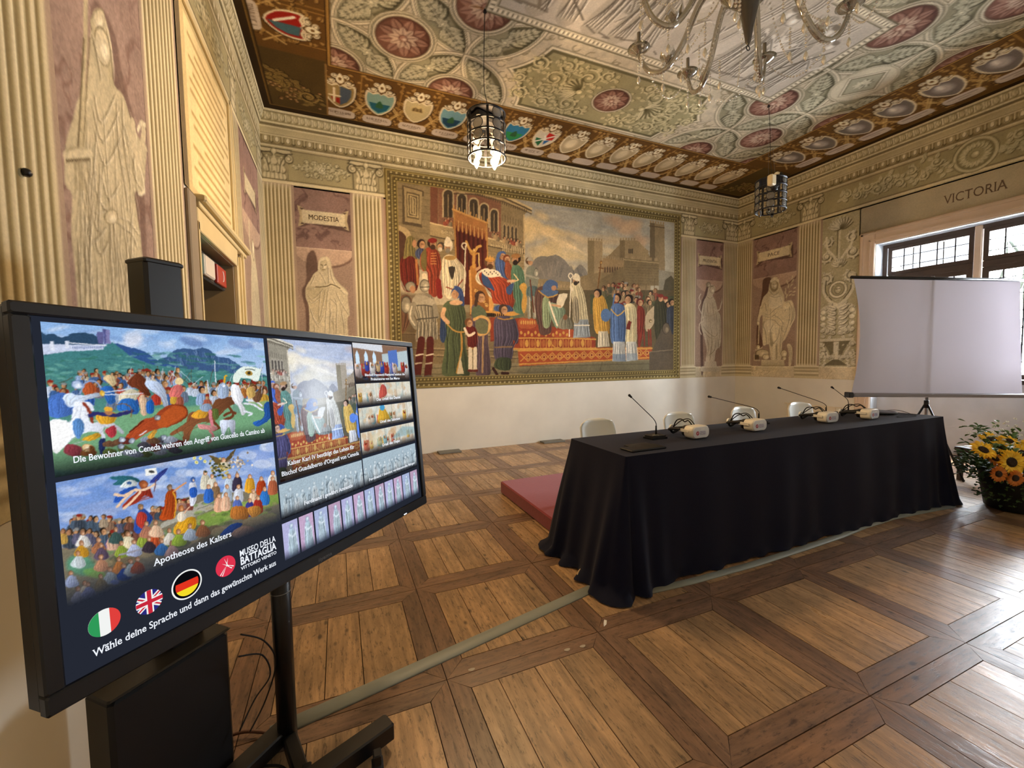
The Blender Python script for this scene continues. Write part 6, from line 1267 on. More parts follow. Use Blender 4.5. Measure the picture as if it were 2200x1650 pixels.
def lettering(name, s, mat, size, M, parent=None, depth=.0006, align='CENTER', bold=0., sx=1., fit=None, serif=True):
    cu = bpy.data.curves.new(name, 'FONT'); cu.body = s; cu.size = size; cu.align_x = align; cu.align_y = 'BOTTOM_BASELINE' if False else 'TOP_BASELINE'; cu.extrude = depth; cu.offset = bold; cu.resolution_u = 3
    t = bpy.data.objects.new(name, cu); C.objects.link(t); bpy.context.view_layer.update()
    me = bpy.data.meshes.new_from_object(t); bpy.data.objects.remove(t)
    if serif:       # short feet and heads on the stems, as in the old-style type
        seen = set(); V = [v.co.copy() for v in me.vertices]; ev, ef = [], []
        zf = max(v.z for v in V)
        for e in me.edges:
            a, b = V[e.vertices[0]], V[e.vertices[1]]
            if abs(a.z - zf) > 1e-6 or abs(b.z - zf) > 1e-6 or abs(a.y - b.y) > .004 * size: continue
            L = abs(a.x - b.x); y = a.y
            if not .05 * size < L < .17 * size: continue
            up = -1 if y > .38 * size else (1 if y < .03 * size else 0)
            key = (round((a.x + b.x) / size * 20), round(y / size * 20))
            if not up or key in seen: continue
            seen.add(key); x0, x1 = min(a.x, b.x), max(a.x, b.x); k = len(ev); g = .055 * size; h = .035 * size * up
            ev += [(x0 - g, y, zf), (x1 + g, y, zf), (x1 + g * .8, y + h, zf), (x0 - g * .8, y + h, zf)]; ef.append((k, k + 1, k + 2, k + 3) if up > 0 else (k + 3, k + 2, k + 1, k))
        if ev:
            o2 = [tuple(v) for v in V]; f2 = [tuple(p.vertices) for p in me.polygons]; n0 = len(o2); me = bpy.data.meshes.new(name); me.from_pydata(o2 + ev, [], f2 + [tuple(i + n0 for i in q) for q in ef]); me.update()
    w = max(v.co.x for v in me.vertices) - min(v.co.x for v in me.vertices)
    if fit: sx = fit / w
    me.transform(M @ Matrix.Diagonal((sx, 1, 1, 1))); me.materials.append(mat)
    o = bpy.data.objects.new(name, me); C.objects.link(o)
    if parent: o.parent = parent
    return o
def plane_M(O, X, Y):
    X = Vector(X).normalized(); Y = Vector(Y).normalized(); Z = X.cross(Y)
    return Matrix(((X[0], Y[0], Z[0], O[0]), (X[1], Y[1], Z[1], O[1]), (X[2], Y[2], Z[2], O[2]), (0, 0, 0, 1)))

# ---------------------------------------------------------------- room shell
plaster = plain('dado_plaster', 'd9d5c8', .9, var=.16, scale=1.6, bump=.15)
plaster_n = plaster.node_tree
stone = plain('window_stone', 'd2bda6', .8, var=.08, scale=6)
dark_wood = plain('window_wood', '3a2c22', .6, var=.25, scale=14)
blk = plain('black_plastic', '0d0e12', .38); blk_soft = plain('black_rubber', '0a0a0c', .7)
wht = plain('white_plastic', 'e9edec', .35); steel = plain('grey_metal', '9a9ea2', .35, .8)
WY0, WY1, WZ = 1.88, 4.22, 3.43      # window opening in the right wall
DY0, DY1, DZ = 3.62, 4.80, 2.50      # doorway in the left wall
wb = MB().box(RX0 - .3, RY1, -.2, RX1 + .3, RY1 + .3, ZC + .1).build('wall_back', plaster, kind='structure')
wr = MB().box(RX1, WY1, -.2, RX1 + .55, RY1 + .3, ZC + .1).box(RX1, RY0 - .3, -.2, RX1 + .55, WY0, ZC + .1).box(RX1, WY0, WZ, RX1 + .55, WY1, ZC + .1).box(RX1 + .2, WY0, -.2, RX1 + .55, WY1, 1.10).build('wall_right', plaster, kind='structure')
wl = MB().box(RX0 - .6, DY1, -.2, RX0, RY1 + .3, ZC + .1).box(RX0 - .6, RY0 - .3, -.2, RX0, DY0, ZC + .1).box(RX0 - .6, DY0, DZ, RX0, DY1, ZC + .1).box(RX0 - .7, DY0 - .1, -.2, RX0 - .6, DY1 + .1, DZ + .1).build('wall_left', plaster, kind='structure')
wf = MB().box(RX0 - .3, RY0 - .3, -.2, RX1 + .5, RY0, ZC + .1).build('wall_front', plaster, kind='structure')
ceil = MB().box(RX0 - .3, RY0 - .3, ZC + .004, RX1 + .5, RY1 + .3, ZC + .15).build('ceiling', plaster, kind='structure')
E3 = .003
onB = lambda off: (lambda u, v: (u, RY1 - off, v)); onR = lambda off: (lambda u, v: (RX1 - off, -u, v)); onL = lambda off: (lambda u, v: (RX0 + off, u, v))
IB, IR, IL = (0, -1, 0), (-1, 0, 0), (1, 0, 0)
G = 1.0
paint_mesh('ceiling_fresco', warp(paint_ceiling(), .004, 30, .05), lambda u, v: (u, v, ZC), parent=ceil, inward=(0, 0, -1), label='painted ceiling of rosettes, grey figures and a border of shields')
paint_mesh('cornice_fresco', warp(paint_band_back(), .003, 40, .04), onB(E3), parent=wb, inward=IB)
paint_mesh('cornice_fresco', warp(paint_band_right(), .003, 40, .04), onR(E3), parent=wr, inward=IR)
paint_mesh('cornice_fresco', warp(paint_band_left(), .003, 40, .04), onL(E3), parent=wl, inward=IL)
def crown(ua, ub, fn, par, inw):
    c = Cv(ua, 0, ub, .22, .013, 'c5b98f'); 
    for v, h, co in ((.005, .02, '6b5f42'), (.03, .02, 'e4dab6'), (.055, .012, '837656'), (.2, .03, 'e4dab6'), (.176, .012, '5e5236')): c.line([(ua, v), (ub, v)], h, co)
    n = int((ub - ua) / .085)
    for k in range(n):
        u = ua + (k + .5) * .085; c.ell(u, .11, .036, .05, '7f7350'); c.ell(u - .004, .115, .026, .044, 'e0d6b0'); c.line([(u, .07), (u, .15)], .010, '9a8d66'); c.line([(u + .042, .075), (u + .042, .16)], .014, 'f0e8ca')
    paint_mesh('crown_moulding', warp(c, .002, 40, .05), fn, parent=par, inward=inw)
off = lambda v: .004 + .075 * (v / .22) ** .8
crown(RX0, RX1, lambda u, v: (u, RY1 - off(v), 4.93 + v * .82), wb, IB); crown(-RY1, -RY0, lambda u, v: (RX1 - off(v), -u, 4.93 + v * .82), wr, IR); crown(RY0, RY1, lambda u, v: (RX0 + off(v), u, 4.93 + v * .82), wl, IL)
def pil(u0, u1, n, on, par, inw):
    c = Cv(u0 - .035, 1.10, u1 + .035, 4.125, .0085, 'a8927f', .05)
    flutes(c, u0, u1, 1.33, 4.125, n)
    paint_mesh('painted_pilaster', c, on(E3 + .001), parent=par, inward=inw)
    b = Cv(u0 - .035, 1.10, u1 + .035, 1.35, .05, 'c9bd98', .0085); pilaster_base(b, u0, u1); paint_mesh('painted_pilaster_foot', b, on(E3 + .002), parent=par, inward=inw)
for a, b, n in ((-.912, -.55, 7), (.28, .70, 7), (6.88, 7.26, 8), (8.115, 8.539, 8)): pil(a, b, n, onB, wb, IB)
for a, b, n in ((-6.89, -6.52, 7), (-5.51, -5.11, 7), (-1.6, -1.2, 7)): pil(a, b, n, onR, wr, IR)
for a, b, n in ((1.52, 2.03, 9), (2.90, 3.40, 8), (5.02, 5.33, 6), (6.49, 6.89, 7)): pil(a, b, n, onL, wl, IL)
fig = 'painted grey statue of a '
paint_mesh('niche_painting', warp(paint_modestia(), .004, 26), onB(E3), parent=wb, inward=IB, label=fig + 'veiled woman with folded hands under a name scroll')
paint_mesh('niche_painting', warp(paint_prudentia(), .004, 26), onB(E3), parent=wb, inward=IB, label=fig + 'woman holding a snake')
paint_mesh('niche_painting', warp(paint_pace(), .004, 26), onR(E3), parent=wr, inward=IR, label=fig + 'woman with olive branch and torch')
paint_mesh('niche_painting', warp(paint_justice(), .004, 26), onL(E3), parent=wl, inward=IL, label=fig + 'woman with a long sword and scales')
paint_mesh('niche_painting', warp(paint_spes(), .004, 26), onL(E3), parent=wl, inward=IL)
paint_mesh('grotesque_painting', warp(paint_arabesque(), .003, 30), onR(E3), parent=wr, inward=IR, label='grey grotesque ornament with a mask medallion')
paint_mesh('inscription_panel', warp(paint_tablet(), .002, 30, .04), onL(.012), parent=wl, inward=IL, label='long painted inscription over the doorway')
c = Cv(-4.47, 3.64, -1.15, 4.12, .05, 'b9ad90'); c.mottle(2, .2); paint_mesh('painted_lintel_field', c, onR(E3), parent=wr, inward=IR)
c = Cv(-1.66, 1.10, -1.15, 4.12, .05, 'b3aa88'); paint_mesh('painted_field', c, onR(E3 - .001), parent=wr, inward=IR)
c = Cv(.70, 1.10, .78, 4.12, .03, 'a58b7a'); paint_mesh('painted_field', c, onB(E3), parent=wb, inward=IB); c = Cv(6.82, 1.10, 6.89, 4.12, .03, 'a58b7a'); paint_mesh('painted_field', c, onB(E3), parent=wb, inward=IB)
c = Cv(3.36, 1.10, 5.36, 2.80, .05, 'cdbd94'); c.im[:] = rgb('cdbd94'); 
del c
# lettering of the frescoes
ink = plain('painted_letters', '4c3c2c', .9); ink2 = plain('faded_letters', '6d5a45', .9)
def wall_text(s, wall, u, v, size, fit, mat, par):
    if wall == 'B': M = plane_M((u, RY1 - .0055, v), (1, 0, 0), (0, 0, 1))
    else: M = plane_M((RX1 - .0055, u, v), (0, -1, 0), (0, 0, 1))
    return lettering('lettering', s, mat, size, M, par, .0004, 'CENTER', fit=fit)
wall_text('MODESTIA', 'B', -.13, 3.665, .10, .42, ink, wb); wall_text('PRUDENTIA', 'B', 7.68, 3.645, .09, .42, ink, wb); wall_text('PACE', 'R', 6.03, 3.665, .10, .26, ink, wr)
wall_text('VICTORIA', 'R', 3.05, 3.80, .19, .66, ink2, wr)

# ---- mural
mural_cv = paint_mural()
mural = MB().box(.77, RY1 - .012, 1.10, 6.83, RY1 - .0005, 4.575).build('wall_painting', plain('canvas_edge', '7a6232', .9), label='huge history painting of an enthroned emperor receiving a bishop, in a painted gilt frame', cat='painting')
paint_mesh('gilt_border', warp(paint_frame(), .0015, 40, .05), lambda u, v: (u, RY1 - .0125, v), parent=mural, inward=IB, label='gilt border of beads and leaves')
paint_mesh('picture', warp(mural_cv, .007, 18, .09), lambda u, v: (u, RY1 - .0135, v), parent=mural, inward=IB)

# ---- floor: framed squares of boards
def wood():
    m, nt, b = new_mat('old_larch_boards'); L = nt.links
    uv = nt.nodes.new('ShaderNodeUVMap'); uv.uv_map = 'UVMap'; at = nt.nodes.new('ShaderNodeAttribute'); at.attribute_name = 'Col'
    def N(t, **k):
        n = nt.nodes.new(t)
        for a, v in k.items(): n.inputs[a].default_value = v
        return n
    mp = N('ShaderNodeMapping', Scale=(2.2, 30, 1)); L.new(uv.outputs[0], mp.inputs['Vector']); g = N('ShaderNodeTexNoise', Scale=1., Detail=8, Roughness=.65, Distortion=.4); L.new(mp.outputs[0], g.inputs['Vector'])
    mp2 = N('ShaderNodeMapping', Scale=(1.6, 3.4, 1)); L.new(uv.outputs[0], mp2.inputs['Vector']); w = N('ShaderNodeTexNoise', Scale=1.5, Detail=6, Roughness=.7); L.new(mp2.outputs[0], w.inputs['Vector'])
    mp3 = N('ShaderNodeMapping', Scale=(9, 34, 1)); L.new(uv.outputs[0], mp3.inputs['Vector']); fl = N('ShaderNodeTexNoise', Scale=1.6, Detail=5, Roughness=.75); L.new(mp3.outputs[0], fl.inputs['Vector'])
    mp4 = N('ShaderNodeMapping', Scale=(3.1, 6.0, 1)); L.new(uv.outputs[0], mp4.inputs['Vector']); vo = N('ShaderNodeTexVoronoi', Scale=1.3); L.new(mp4.outputs[0], vo.inputs['Vector'])
    def mr(src, a, b_, c, d):
        n = N('ShaderNodeMapRange'); n.inputs['From Min'].default_value = a; n.inputs['From Max'].default_value = b_; n.inputs['To Min'].default_value = c; n.inputs['To Max'].default_value = d; L.new(src, n.inputs['Value']); return n.outputs['Result']
    def mul(a, b_): n = N('ShaderNodeMath'); n.operation = 'MULTIPLY'; L.new(a, n.inputs[0]); L.new(b_, n.inputs[1]); return n.outputs[0]
    f = mul(mul(mr(g.outputs['Fac'], .3, .7, .58, 1.3), mr(w.outputs['Fac'], .3, .7, .66, 1.3)), mul(mr(fl.outputs['Fac'], .36, .47, .42, 1.), mr(vo.outputs['Distance'], .05, .12, .25, 1.)))
    vm = nt.nodes.new('ShaderNodeVectorMath'); vm.operation = 'SCALE'; L.new(at.outputs['Color'], vm.inputs[0]); L.new(f, vm.inputs['Scale']); L.new(vm.outputs['Vector'], b.inputs['Base Color'])
    L.new(mr(w.outputs['Fac'], .3, .7, .46, .26), b.inputs['Roughness']); b.inputs['Specular IOR Level'].default_value = .5
    bp = nt.nodes.new('ShaderNodeBump'); bp.inputs['Strength'].default_value = .16; bp.inputs['Distance'].default_value = .003; L.new(f, bp.inputs['Height']); L.new(bp.outputs['Normal'], b.inputs['Normal'])
    return m
WOOD = wood()
floor = MB().box(RX0 - .6, RY0 - .3, -.2, RX1 + .5, RY1 + .3, -.02).build('floor', plain('floor_void', '120c08', .95), kind='structure')
def clip_rect(P, x0, y0, x1, y1):
    for ax, lim, sg in ((0, x0, 1), (0, x1, -1), (1, y0, 1), (1, y1, -1)):
        out = []
        for i in range(len(P)):
            a, b = P[i], P[(i + 1) % len(P)]; da, db = sg * (a[ax] - lim), sg * (b[ax] - lim)
            if da >= 0: out.append(a)
            if (da >= 0) != (db >= 0): t = da / (da - db); out.append((a[0] + t * (b[0] - a[0]), a[1] + t * (b[1] - a[1])))
        P = out
        if len(P) < 3: return []
    return P
pieces = []; rf = random.Random(11); PF, X00, Y00, fw, g2 = .872, .43, 1.035, .105, .002
for i in range(-2, 11):
    for j in range(-2, 8):
        x0, y0 = X00 + i * PF, Y00 + j * PF; x1, y1 = x0 + PF, y0 + PF
        W = fw * rf.uniform(.9, 1.1)
        for q in range(4):
            P = [(x0 + g2, y0 + g2), (x1 - g2, y0 + g2), (x1 - W, y0 + W - g2), (x0 + W, y0 + W - g2)]
            cx, cy = (x0 + x1) / 2, (y0 + y1) / 2
            for _ in range(q): P = [(cx - (y - cy), cy + (x - cx)) for x, y in P]
            pieces.append((P, q % 2, 0))
        n = rf.choice([3, 3, 4, 4, 5]); ws = [rf.uniform(.7, 1.5) for _ in range(n)]; t = sum(ws); x = x0 + W
        for k in range(n):
            w = (PF - 2 * W) * ws[k] / t; pieces.append(([(x + g2, y0 + W + g2), (x + w - g2, y0 + W + g2), (x + w - g2, y1 - W - g2), (x + g2, y1 - W - g2)], 1, 1)); x += w
vis = []
for P, along, kind in pieces:
    P = clip_rect(P, RX0 + .004, RY0 + .004, RX1 + .2 if False else RX1 - .004, RY1 - .004)
    if len(P) < 3: continue
    cx = sum(p[0] for p in P) / len(P); cy = sum(p[1] for p in P) / len(P); d = np.array([cx, cy, -HC]); dep = d @ CC
    px = 1100 + F_PX * (d @ CA) / dep if dep > .2 else -9e9; py = 825 - F_PX * (d @ CB) / dep if dep > .2 else 9e9
    inv = -150 < px < 2350 and py < 1850
    vis.append(((0 if inv else 1), math.hypot(cx, cy), P, along, kind))
vis.sort(key=lambda t: (t[0], t[1]))
def plank_data(P, along, kind):
    z = rf.uniform(-.0010, .0006); n = len(P); v = [(x, y, -.02) for x, y in P] + [(x, y, z) for x, y in P]
    f = [tuple(range(n, 2 * n))] + [(k, (k + 1) % n, n + (k + 1) % n, n + k) for k in range(n)]
    ou, ov = rf.uniform(0, 50), rf.uniform(0, 50); uvs = [((y if along else x) + ou, (x if along else y) + ov) for x, y, _ in v]
    s = rf.uniform(.85, 1.12); base = (.43, .275, .145) if kind else (.22, .130, .080); h = rf.uniform(-.006, .006)
    return v, f, uvs, (base[0] * s + h, base[1] * s, base[2] * s - h * .5)
def plank_mesh(name, items):
    V, F, U, K = [], [], [], []
    for P, along, kind in items:
        v, f, uv, col = plank_data(P, along, kind); b = len(V); V += v; F += [tuple(i + b for i in q) for q in f]; U += uv; K += [col] * len(v)
    me = bpy.data.meshes.new(name); me.from_pydata(V, [], F); me.update(); ul = me.uv_layers.new(name='UVMap')
    li = np.zeros(len(me.loops), np.int32); me.loops.foreach_get('vertex_index', li); ul.data.foreach_set('uv', np.array(U, np.float32)[li].ravel())
    ca = me.color_attributes.new('Col', 'FLOAT_COLOR', 'POINT'); a = np.ones((len(V), 4), np.float32); a[:, :3] = np.array(K); ca.data.foreach_set('color', a.ravel())
    me.materials.append(WOOD); o = bpy.data.objects.new(name, me); C.objects.link(o); o.parent = floor; return o
for t in vis[:296]: plank_mesh('board', [t[2:]])
tag(plank_mesh('distant_boards', [t[2:] for t in vis[296:]]), kind='stuff')

# ---- window
T = .23
tr = MB()
for (a, b, c_, d) in ((WY1, WY1 + T, 0, WZ + T), (WY0 - T, WY0, 0, WZ + T), (WY0, WY1, WZ, WZ + T)): tr.box(RX1 - .035, a, c_, RX1 + .0, b, d, bev=.012)
for e, w in ((.06, .02), (.17, .03)):
    tr.box(RX1 - .05, WY1 + e, 0, RX1 - .03, WY1 + e + w, WZ + e + w); tr.box(RX1 - .05, WY0 - e - w, 0, RX1 - .03, WY0 - e, WZ + e + w); tr.box(RX1 - .05, WY0 - e - w, WZ + e, RX1 - .03, WY1 + e + w, WZ + e + w)
trim = tr.build('trim_1', stone, kind='structure')
rev = plain('reveal_plaster', 'c9cfd4', .9, var=.1, scale=5)
MB().box(RX1 + .0, WY1 - .004, 0, RX1 + .5, WY1, WZ).box(RX1, WY0, 0, RX1 + .5, WY0 + .004, WZ).box(RX1, WY0, WZ - .004, RX1 + .5, WY1, WZ).build('window_reveal', rev, wr)
MB().box(RX1 + .185, WY0 + .005, .0, RX1 + .2, WY1 - .005, 1.10).build('parapet_marble', plain('pale_marble', 'b9bcc2', .45, var=.22, scale=3), wr)
win = MB()
XF = RX1 + .20
def fr(y0, y1, z0, z1, w, mb, x0=XF, x1=XF + .06):
    mb.box(x0, y0, z0, x1, y0 + w, z1); mb.box(x0, y1 - w, z0, x1, y1, z1); mb.box(x0, y0 + w, z0, x1, y1 - w, z0 + w); mb.box(x0, y0 + w, z1 - w, x1, y1 - w, z1)
fr(WY0 + .01, WY1 - .01, 1.10, WZ - .01, .06, win)
wn = win.build('window_1', dark_wood, kind='structure')
MB().box(XF - .02, 3.01, 1.1, XF + .14, 3.09, WZ - .01, bev=.01).build('stone_mullion', stone, wn)
PG = pane_glass('window_glass'); iron = plain('grille_iron', '1c1c20', .6)
for (a, b) in ((1.96, 3.0), (3.10, 4.14)):
    s = MB(); fr(a, b, 2.90, WZ - .07, .055, s, XF + .01, XF + .055); s.build('transom_light_frame', dark_wood, wn)
    s = MB(); fr(a, b, 1.17, 2.80, .07, s, XF + .01, XF + .055); s.build('casement', dark_wood, wn)
    MB().box(XF + .0, a, 2.80, XF + .07, b, 2.90, bev=.01).build('transom_bar', dark_wood, wn)
    nb = 5; bar = MB()
    for k in range(1, nb): y = a + (b - a) * k / nb; bar.box(XF + .028, y - .008, 1.2, XF + .04, y + .008, WZ - .1)
    for z in (1.42, 1.66, 1.90, 2.14, 2.38, 2.62, 3.03, 3.19): bar.box(XF + .028, a + .03, z - .006, XF + .04, b - .03, z + .006)
    bar.build('glazing_bars', iron, wn)
    for (z0, z1) in ((1.2, 2.76), (2.93, WZ - .1)):
        MB().box(XF + .033, a + .05, z0, XF + .036, b - .05, z1).build('pane', PG, wn)
portal('window_portal', (RX1 + .5, 3.05, 2.3), (0, PI / 2, 0), 2.2, 2.2)
# loggia outside
gst = plain('loggia_stone', '3c3d42', .9, var=.2, scale=3)
def arch(yc, r, zc, x, th):
    n = 22; v = []; f = []
    for k in range(n + 1):
        a = PI * k / n; y, z = yc + r * math.cos(a), zc + r * math.sin(a)
        for xx in (x, x + th): v += [(xx, y, z), (xx, yc + r * 1.02 * math.cos(a) + (.0), 5.2)]
    for k in range(n):
        b = k * 4; f += [(b, b + 4, b + 5, b + 1), (b + 2, b + 3, b + 7, b + 6), (b, b + 2, b + 6, b + 4)]
    return v, f
log = MB()
for yc in (.5, 3.2, 5.9): log.add(*arch(yc, 1.12, 2.75, 11.0, .4)); 
for yc in (-.85, 1.85, 4.55, 7.25): log.box(11.0, yc - .24, -.3, 11.4, yc + .24, 5.2)
log.box(RX1 + .55, -3, -.4, 11.6, 9, -.3); log.box(11.0, -3, -.3, 11.2, 9, .8)
log.build('loggia', gst, kind='structure')
rb = MB(); rr_ = random.Random(5)
for k in range(9):
    y = 1.9 + k * .45; rb.tube(spl([(11.9, y, .2), (11.9 + rr_.uniform(-.2, .2), y + .2, 1.8), (12, y + rr_.uniform(-.3, .3), 3.0), (12, y + rr_.uniform(-.6, .6), 3.7)], 5), .03, 5)
bush = rb.build('garden_tree', plain('leaf_dark', '1a2218', .8, var=.3), label='leafy tree standing outside the right-hand window', cat='tree')
lf = MB()
for k in range(900):
    p = (11.9 + rr_.uniform(-.4, .6), rr_.uniform(1.2, 6.2), rr_.uniform(1.6, 3.6) ** 1.0); a = rr_.uniform(0, 6.3); s = rr_.uniform(.04, .10)
    M = Matrix.Translation(p) @ Matrix.Rotation(a, 4, 'X') @ Matrix.Rotation(rr_.uniform(-1, 1), 4, 'Z'); lf.add([(0, 0, 0), (s * .5, s * .5, .01), (0, s * 1.3, 0), (-s * .5, s * .5, .01)], [(0, 1, 2, 3)], False, M)
tag(lf.build('foliage', plain('leaf_green', '1c2a18', .7, var=.3), bush), kind='stuff')

# ---- doorway
dst = plain('door_stone', 'cbb98c', .8, var=.12, scale=5); dst2 = plain('door_stone_grey', '8c7e6a', .85, var=.15, scale=5)
MB().box(RX0, 3.43, 0, RX0 + .03, DY0 - .03, 2.73, bev=.008).build('trim_2', dst2, kind='structure')
d = MB(); d.box(RX0, DY0 - .03, 0, RX0 + .035, DY0, 2.56).box(RX0, DY0 - .03, DZ, RX0 + .035, DY1 + .03, 2.66, bev=.006).box(RX0, DY0 - .03, 2.66, RX0 + .05, 5.2, 2.70, bev=.006).box(RX0, DY0 - .03, 2.70, RX0 + .09, 5.22, 2.75, bev=.012).box(RX0, DY1, 0, RX0 + .035, 5.10, DZ + .1, bev=.006).box(RX0 + .03, 4.86, 0, RX0 + .05, 4.9, 2.6).box(RX0 + .03, 5.0, 0, RX0 + .05, 5.04, 2.66)
d.build('trim_3', dst, kind='structure')
t2 = MB(); t2.box(RX0 + .012, 4.80, 2.75, RX0 + .035, 4.84, 4.06, bev=.006).box(RX0 + .012, 3.5, 4.02, RX0 + .035, 4.84, 4.06, bev=.006).box(RX0 + .012, 4.88, 2.75, RX0 + .03, 4.91, 4.1)
t2.build('tablet_moulding', dst, wl)
MB().box(RX0 - .6, DY0, 0, RX0 - .004, DY0 + .004, DZ).box(RX0 - .6, DY1 - .004, 0, RX0 - .004, DY1, DZ).box(RX0 - .6, DY0, DZ - .004, RX0 - .004, DY1, DZ).box(RX0 - .6, DY0, 0, RX0 - .596, DY1, DZ).build('door_reveal', plain('reveal_brown', '8a7756', .9, var=.12, scale=4), wl)
beam = MB().box(-1.16, DY0 + .01, 2.25, -.985, DY1 - .01, 2.47, bev=.01).build('sign_beam', plain('beam_grey', '3d3a36', .7), label='dark beam across the doorway carrying three signs', cat='beam')
def sign(y0, y1, z0, z1, mat, nm, lab, cat):
    o = MB().box(-.984, y0, z0, -.955, y1, z1, bev=.006).build(nm, mat, label=lab, cat=cat); return o
ex = sign(3.74, 3.94, 2.28, 2.43, glow('exit_green', 'b8f0d8', 1.6), 'exit_sign', 'lit green and white exit sign at the near end of the doorway beam', 'sign')
MB().box(-.9548, 3.76, 2.30, -.9542, 3.84, 2.41).build('green_field', glow('exit_dark', '1d8f5c', 1.0), ex)
mn = MB(); mn.box(-.9540, 3.79, 2.375, -.9536, 3.805, 2.39); mn.box(-.9540, 3.785, 2.34, -.9536, 3.81, 2.373); mn.box(-.9540, 3.78, 2.31, -.9536, 3.79, 2.345); mn.box(-.9540, 3.805, 2.31, -.9536, 3.82, 2.335); mn.build('running_figure', glow('exit_white', 'ffffff', 1.5), ex)
el = sign(4.02, 4.30, 2.265, 2.43, plain('lamp_diffuser', 'c9c2b8', .3), 'emergency_lamp', 'white rectangular emergency lamp in the middle of the doorway beam', 'lamp'); MB().box(-.956, 4.03, 2.275, -.950, 4.29, 2.42, bev=.003).build('diffuser', plain('diffuser_clear', 'ddd6cc', .2), el)
rs_ = sign(4.40, 4.70, 2.265, 2.43, plain('sign_red', 'a8352c', .35), 'red_sign', 'red rectangular alarm sign at the far end of the doorway beam', 'sign'); MB().tube([(-.953, 4.55 + .05 * math.cos(a), 2.35 + .05 * math.sin(a)) for a in np.linspace(-1.2, 1.2, 9)], .004, 5).build('printed_arc', wht, rs_)
# radiator-like panel and floor plates
pn = MB().box(RX1 - .03, 4.75, .0, RX1 - .002, 5.66, .57, bev=.008).box(RX1 - .04, 4.6, .565, RX1 - .002, 5.70, .585).build('wall_panel', plain('panel_cream', 'ded2b8', .7), label='low cream panel on the wall behind the last two chairs', cat='panel')
for k, (xa, xb) in enumerate(((1.48, 1.86), (3.42, 3.86))):
    pl = MB().box(xa, 6.70, .0008, xb, 6.88, .03, bev=.004).build('floor_vent', plain('vent_grey', '77756c', .6, .3), label='flat grey floor plate at the wall foot, ' + ('nearer the display' if k == 0 else 'behind the table end'), cat='floor plate', group='grey floor plates along the back wall')
nail = MB().ball((RX0 + .012, 1.85, 2.17), .014, 10).cyl((RX0, 1.85, 2.17), (RX0 + .02, 1.85, 2.17), .006, 8).build('wall_hook', blk, label='small black hook on the fluted pilaster at far left', cat='hook')

# ---------------------------------------------------------------- the touch display
disp = empty('touch_display', (0, 0, 0), 0, 'large black touch display lit with history paintings and flags', 'screen')
TZ = -TVN; TU = -TVY
disp.matrix_world = Matrix(((TVX[0], TU[0], TZ[0], TV0[0]), (TVX[1], TU[1], TZ[1], TV0[1]), (TVX[2], TU[2], TZ[2], TV0[2]), (0, 0, 0, 1)))
casing = plain('casing_black', '14171d', .42, var=.05)
DW, DH = 1.584, .94
MB().box(.0, -DH, -.075, DW, 0, -.006, bev=.012).build('casing', casing, disp)
b = MB()
for q in ((0, -.03, DW, 0), (0, -DH, DW, -.893), (0, -.893, .036, -.03), (1.552, -.893, DW, -.03)): b.box(q[0], q[1], -.02, q[2], q[3], .010, bev=.004)
bz = b.build('bezel', casing, disp)
MB().box(1.355, -.934, .0102, 1.378, -.930, .0115).build('power_light', glow('led_white', 'e8f4ff', 3), bz)
ui = MB().box(.036, -.893, -.008, 1.552, -.03, -.004).build('screen_panel', glow('ui_ground', '242833', 1.0), disp)
M_PIC = glow('lit_picture', 'ffffff', 1.0, True); M_TXT = glow('lit_text', 'eef3fb', 1.05)
def tile(cv, par=disp, nm='picture_tile', **k):
    return paint_mesh(nm, cv, lambda u, v: (u, v, .0002), M_PIC, par, inward=(0, 0, 1), **k)
def finer(fn, *a):
    global _RS
    return fn(*a)
tile(warp(paint_battle(), .0022, 150, .12), label='picture of a cavalry battle under blue hills'); tile(warp(paint_apotheosis(), .0018, 150, .12), label='picture of an emperor among clouds and crowds'); tile(warp(paint_karl(mural_cv), .0015, 120, .06), label='picture of the ceremony painted on the wall')
for k, (v1, v0) in enumerate(((-.030, -.222), (-.226, -.334), (-.342, -.448), (-.459, -.567))): tile(warp(scene_tile(1.093, v0, 1.535, v1, k), .0025, 160, .1))
tile(warp(relief_tile(.637, -.712, 1.083, -.584, 3), .003, 170, .12)); tile(warp(relief_tile(1.09, -.712, 1.53, -.58, 8), .003, 170, .12))
for k in range(12): u = .635 + k * .0746; tile(warp(statuette_tile(u, -.862, u + .067, -.728, k), .0025, 160, .1), nm='statue_tile')
def disc(nm, cu, cv_, r, mat, z=.0006, clipf=None, par=disp):
    P = [(cu + r * math.cos(a), cv_ + r * math.sin(a)) for a in np.linspace(0, 2 * PI, 40, endpoint=False)]
    if clipf: P = clip_rect(P, *clipf)
    return MB().prism(P, z, z + .0003).build(nm, mat, par)
gm = {k: glow('ui_' + k, c_, 1.0) for k, c_ in dict(green='2f9a58', white='f2f4f2', red='e0403c', navy='2a2a7c', crimson='c8283c', black='0a0a0e', gold='f4dc28', flame='e23420', rose='e0344e').items()}
c0 = (.1165, -.789); r = .032
f1 = disc('italian_flag', *c0, r, gm['white']); disc('stripe', *c0, r, gm['green'], .001, (0, -1, c0[0] - r / 3, 0), f1); disc('stripe', *c0, r, gm['red'], .001, (c0[0] + r / 3, -1, 1, 0), f1)
c1 = (.212, -.7885); r = .031; f2 = disc('british_flag', *c1, r, gm['navy'])
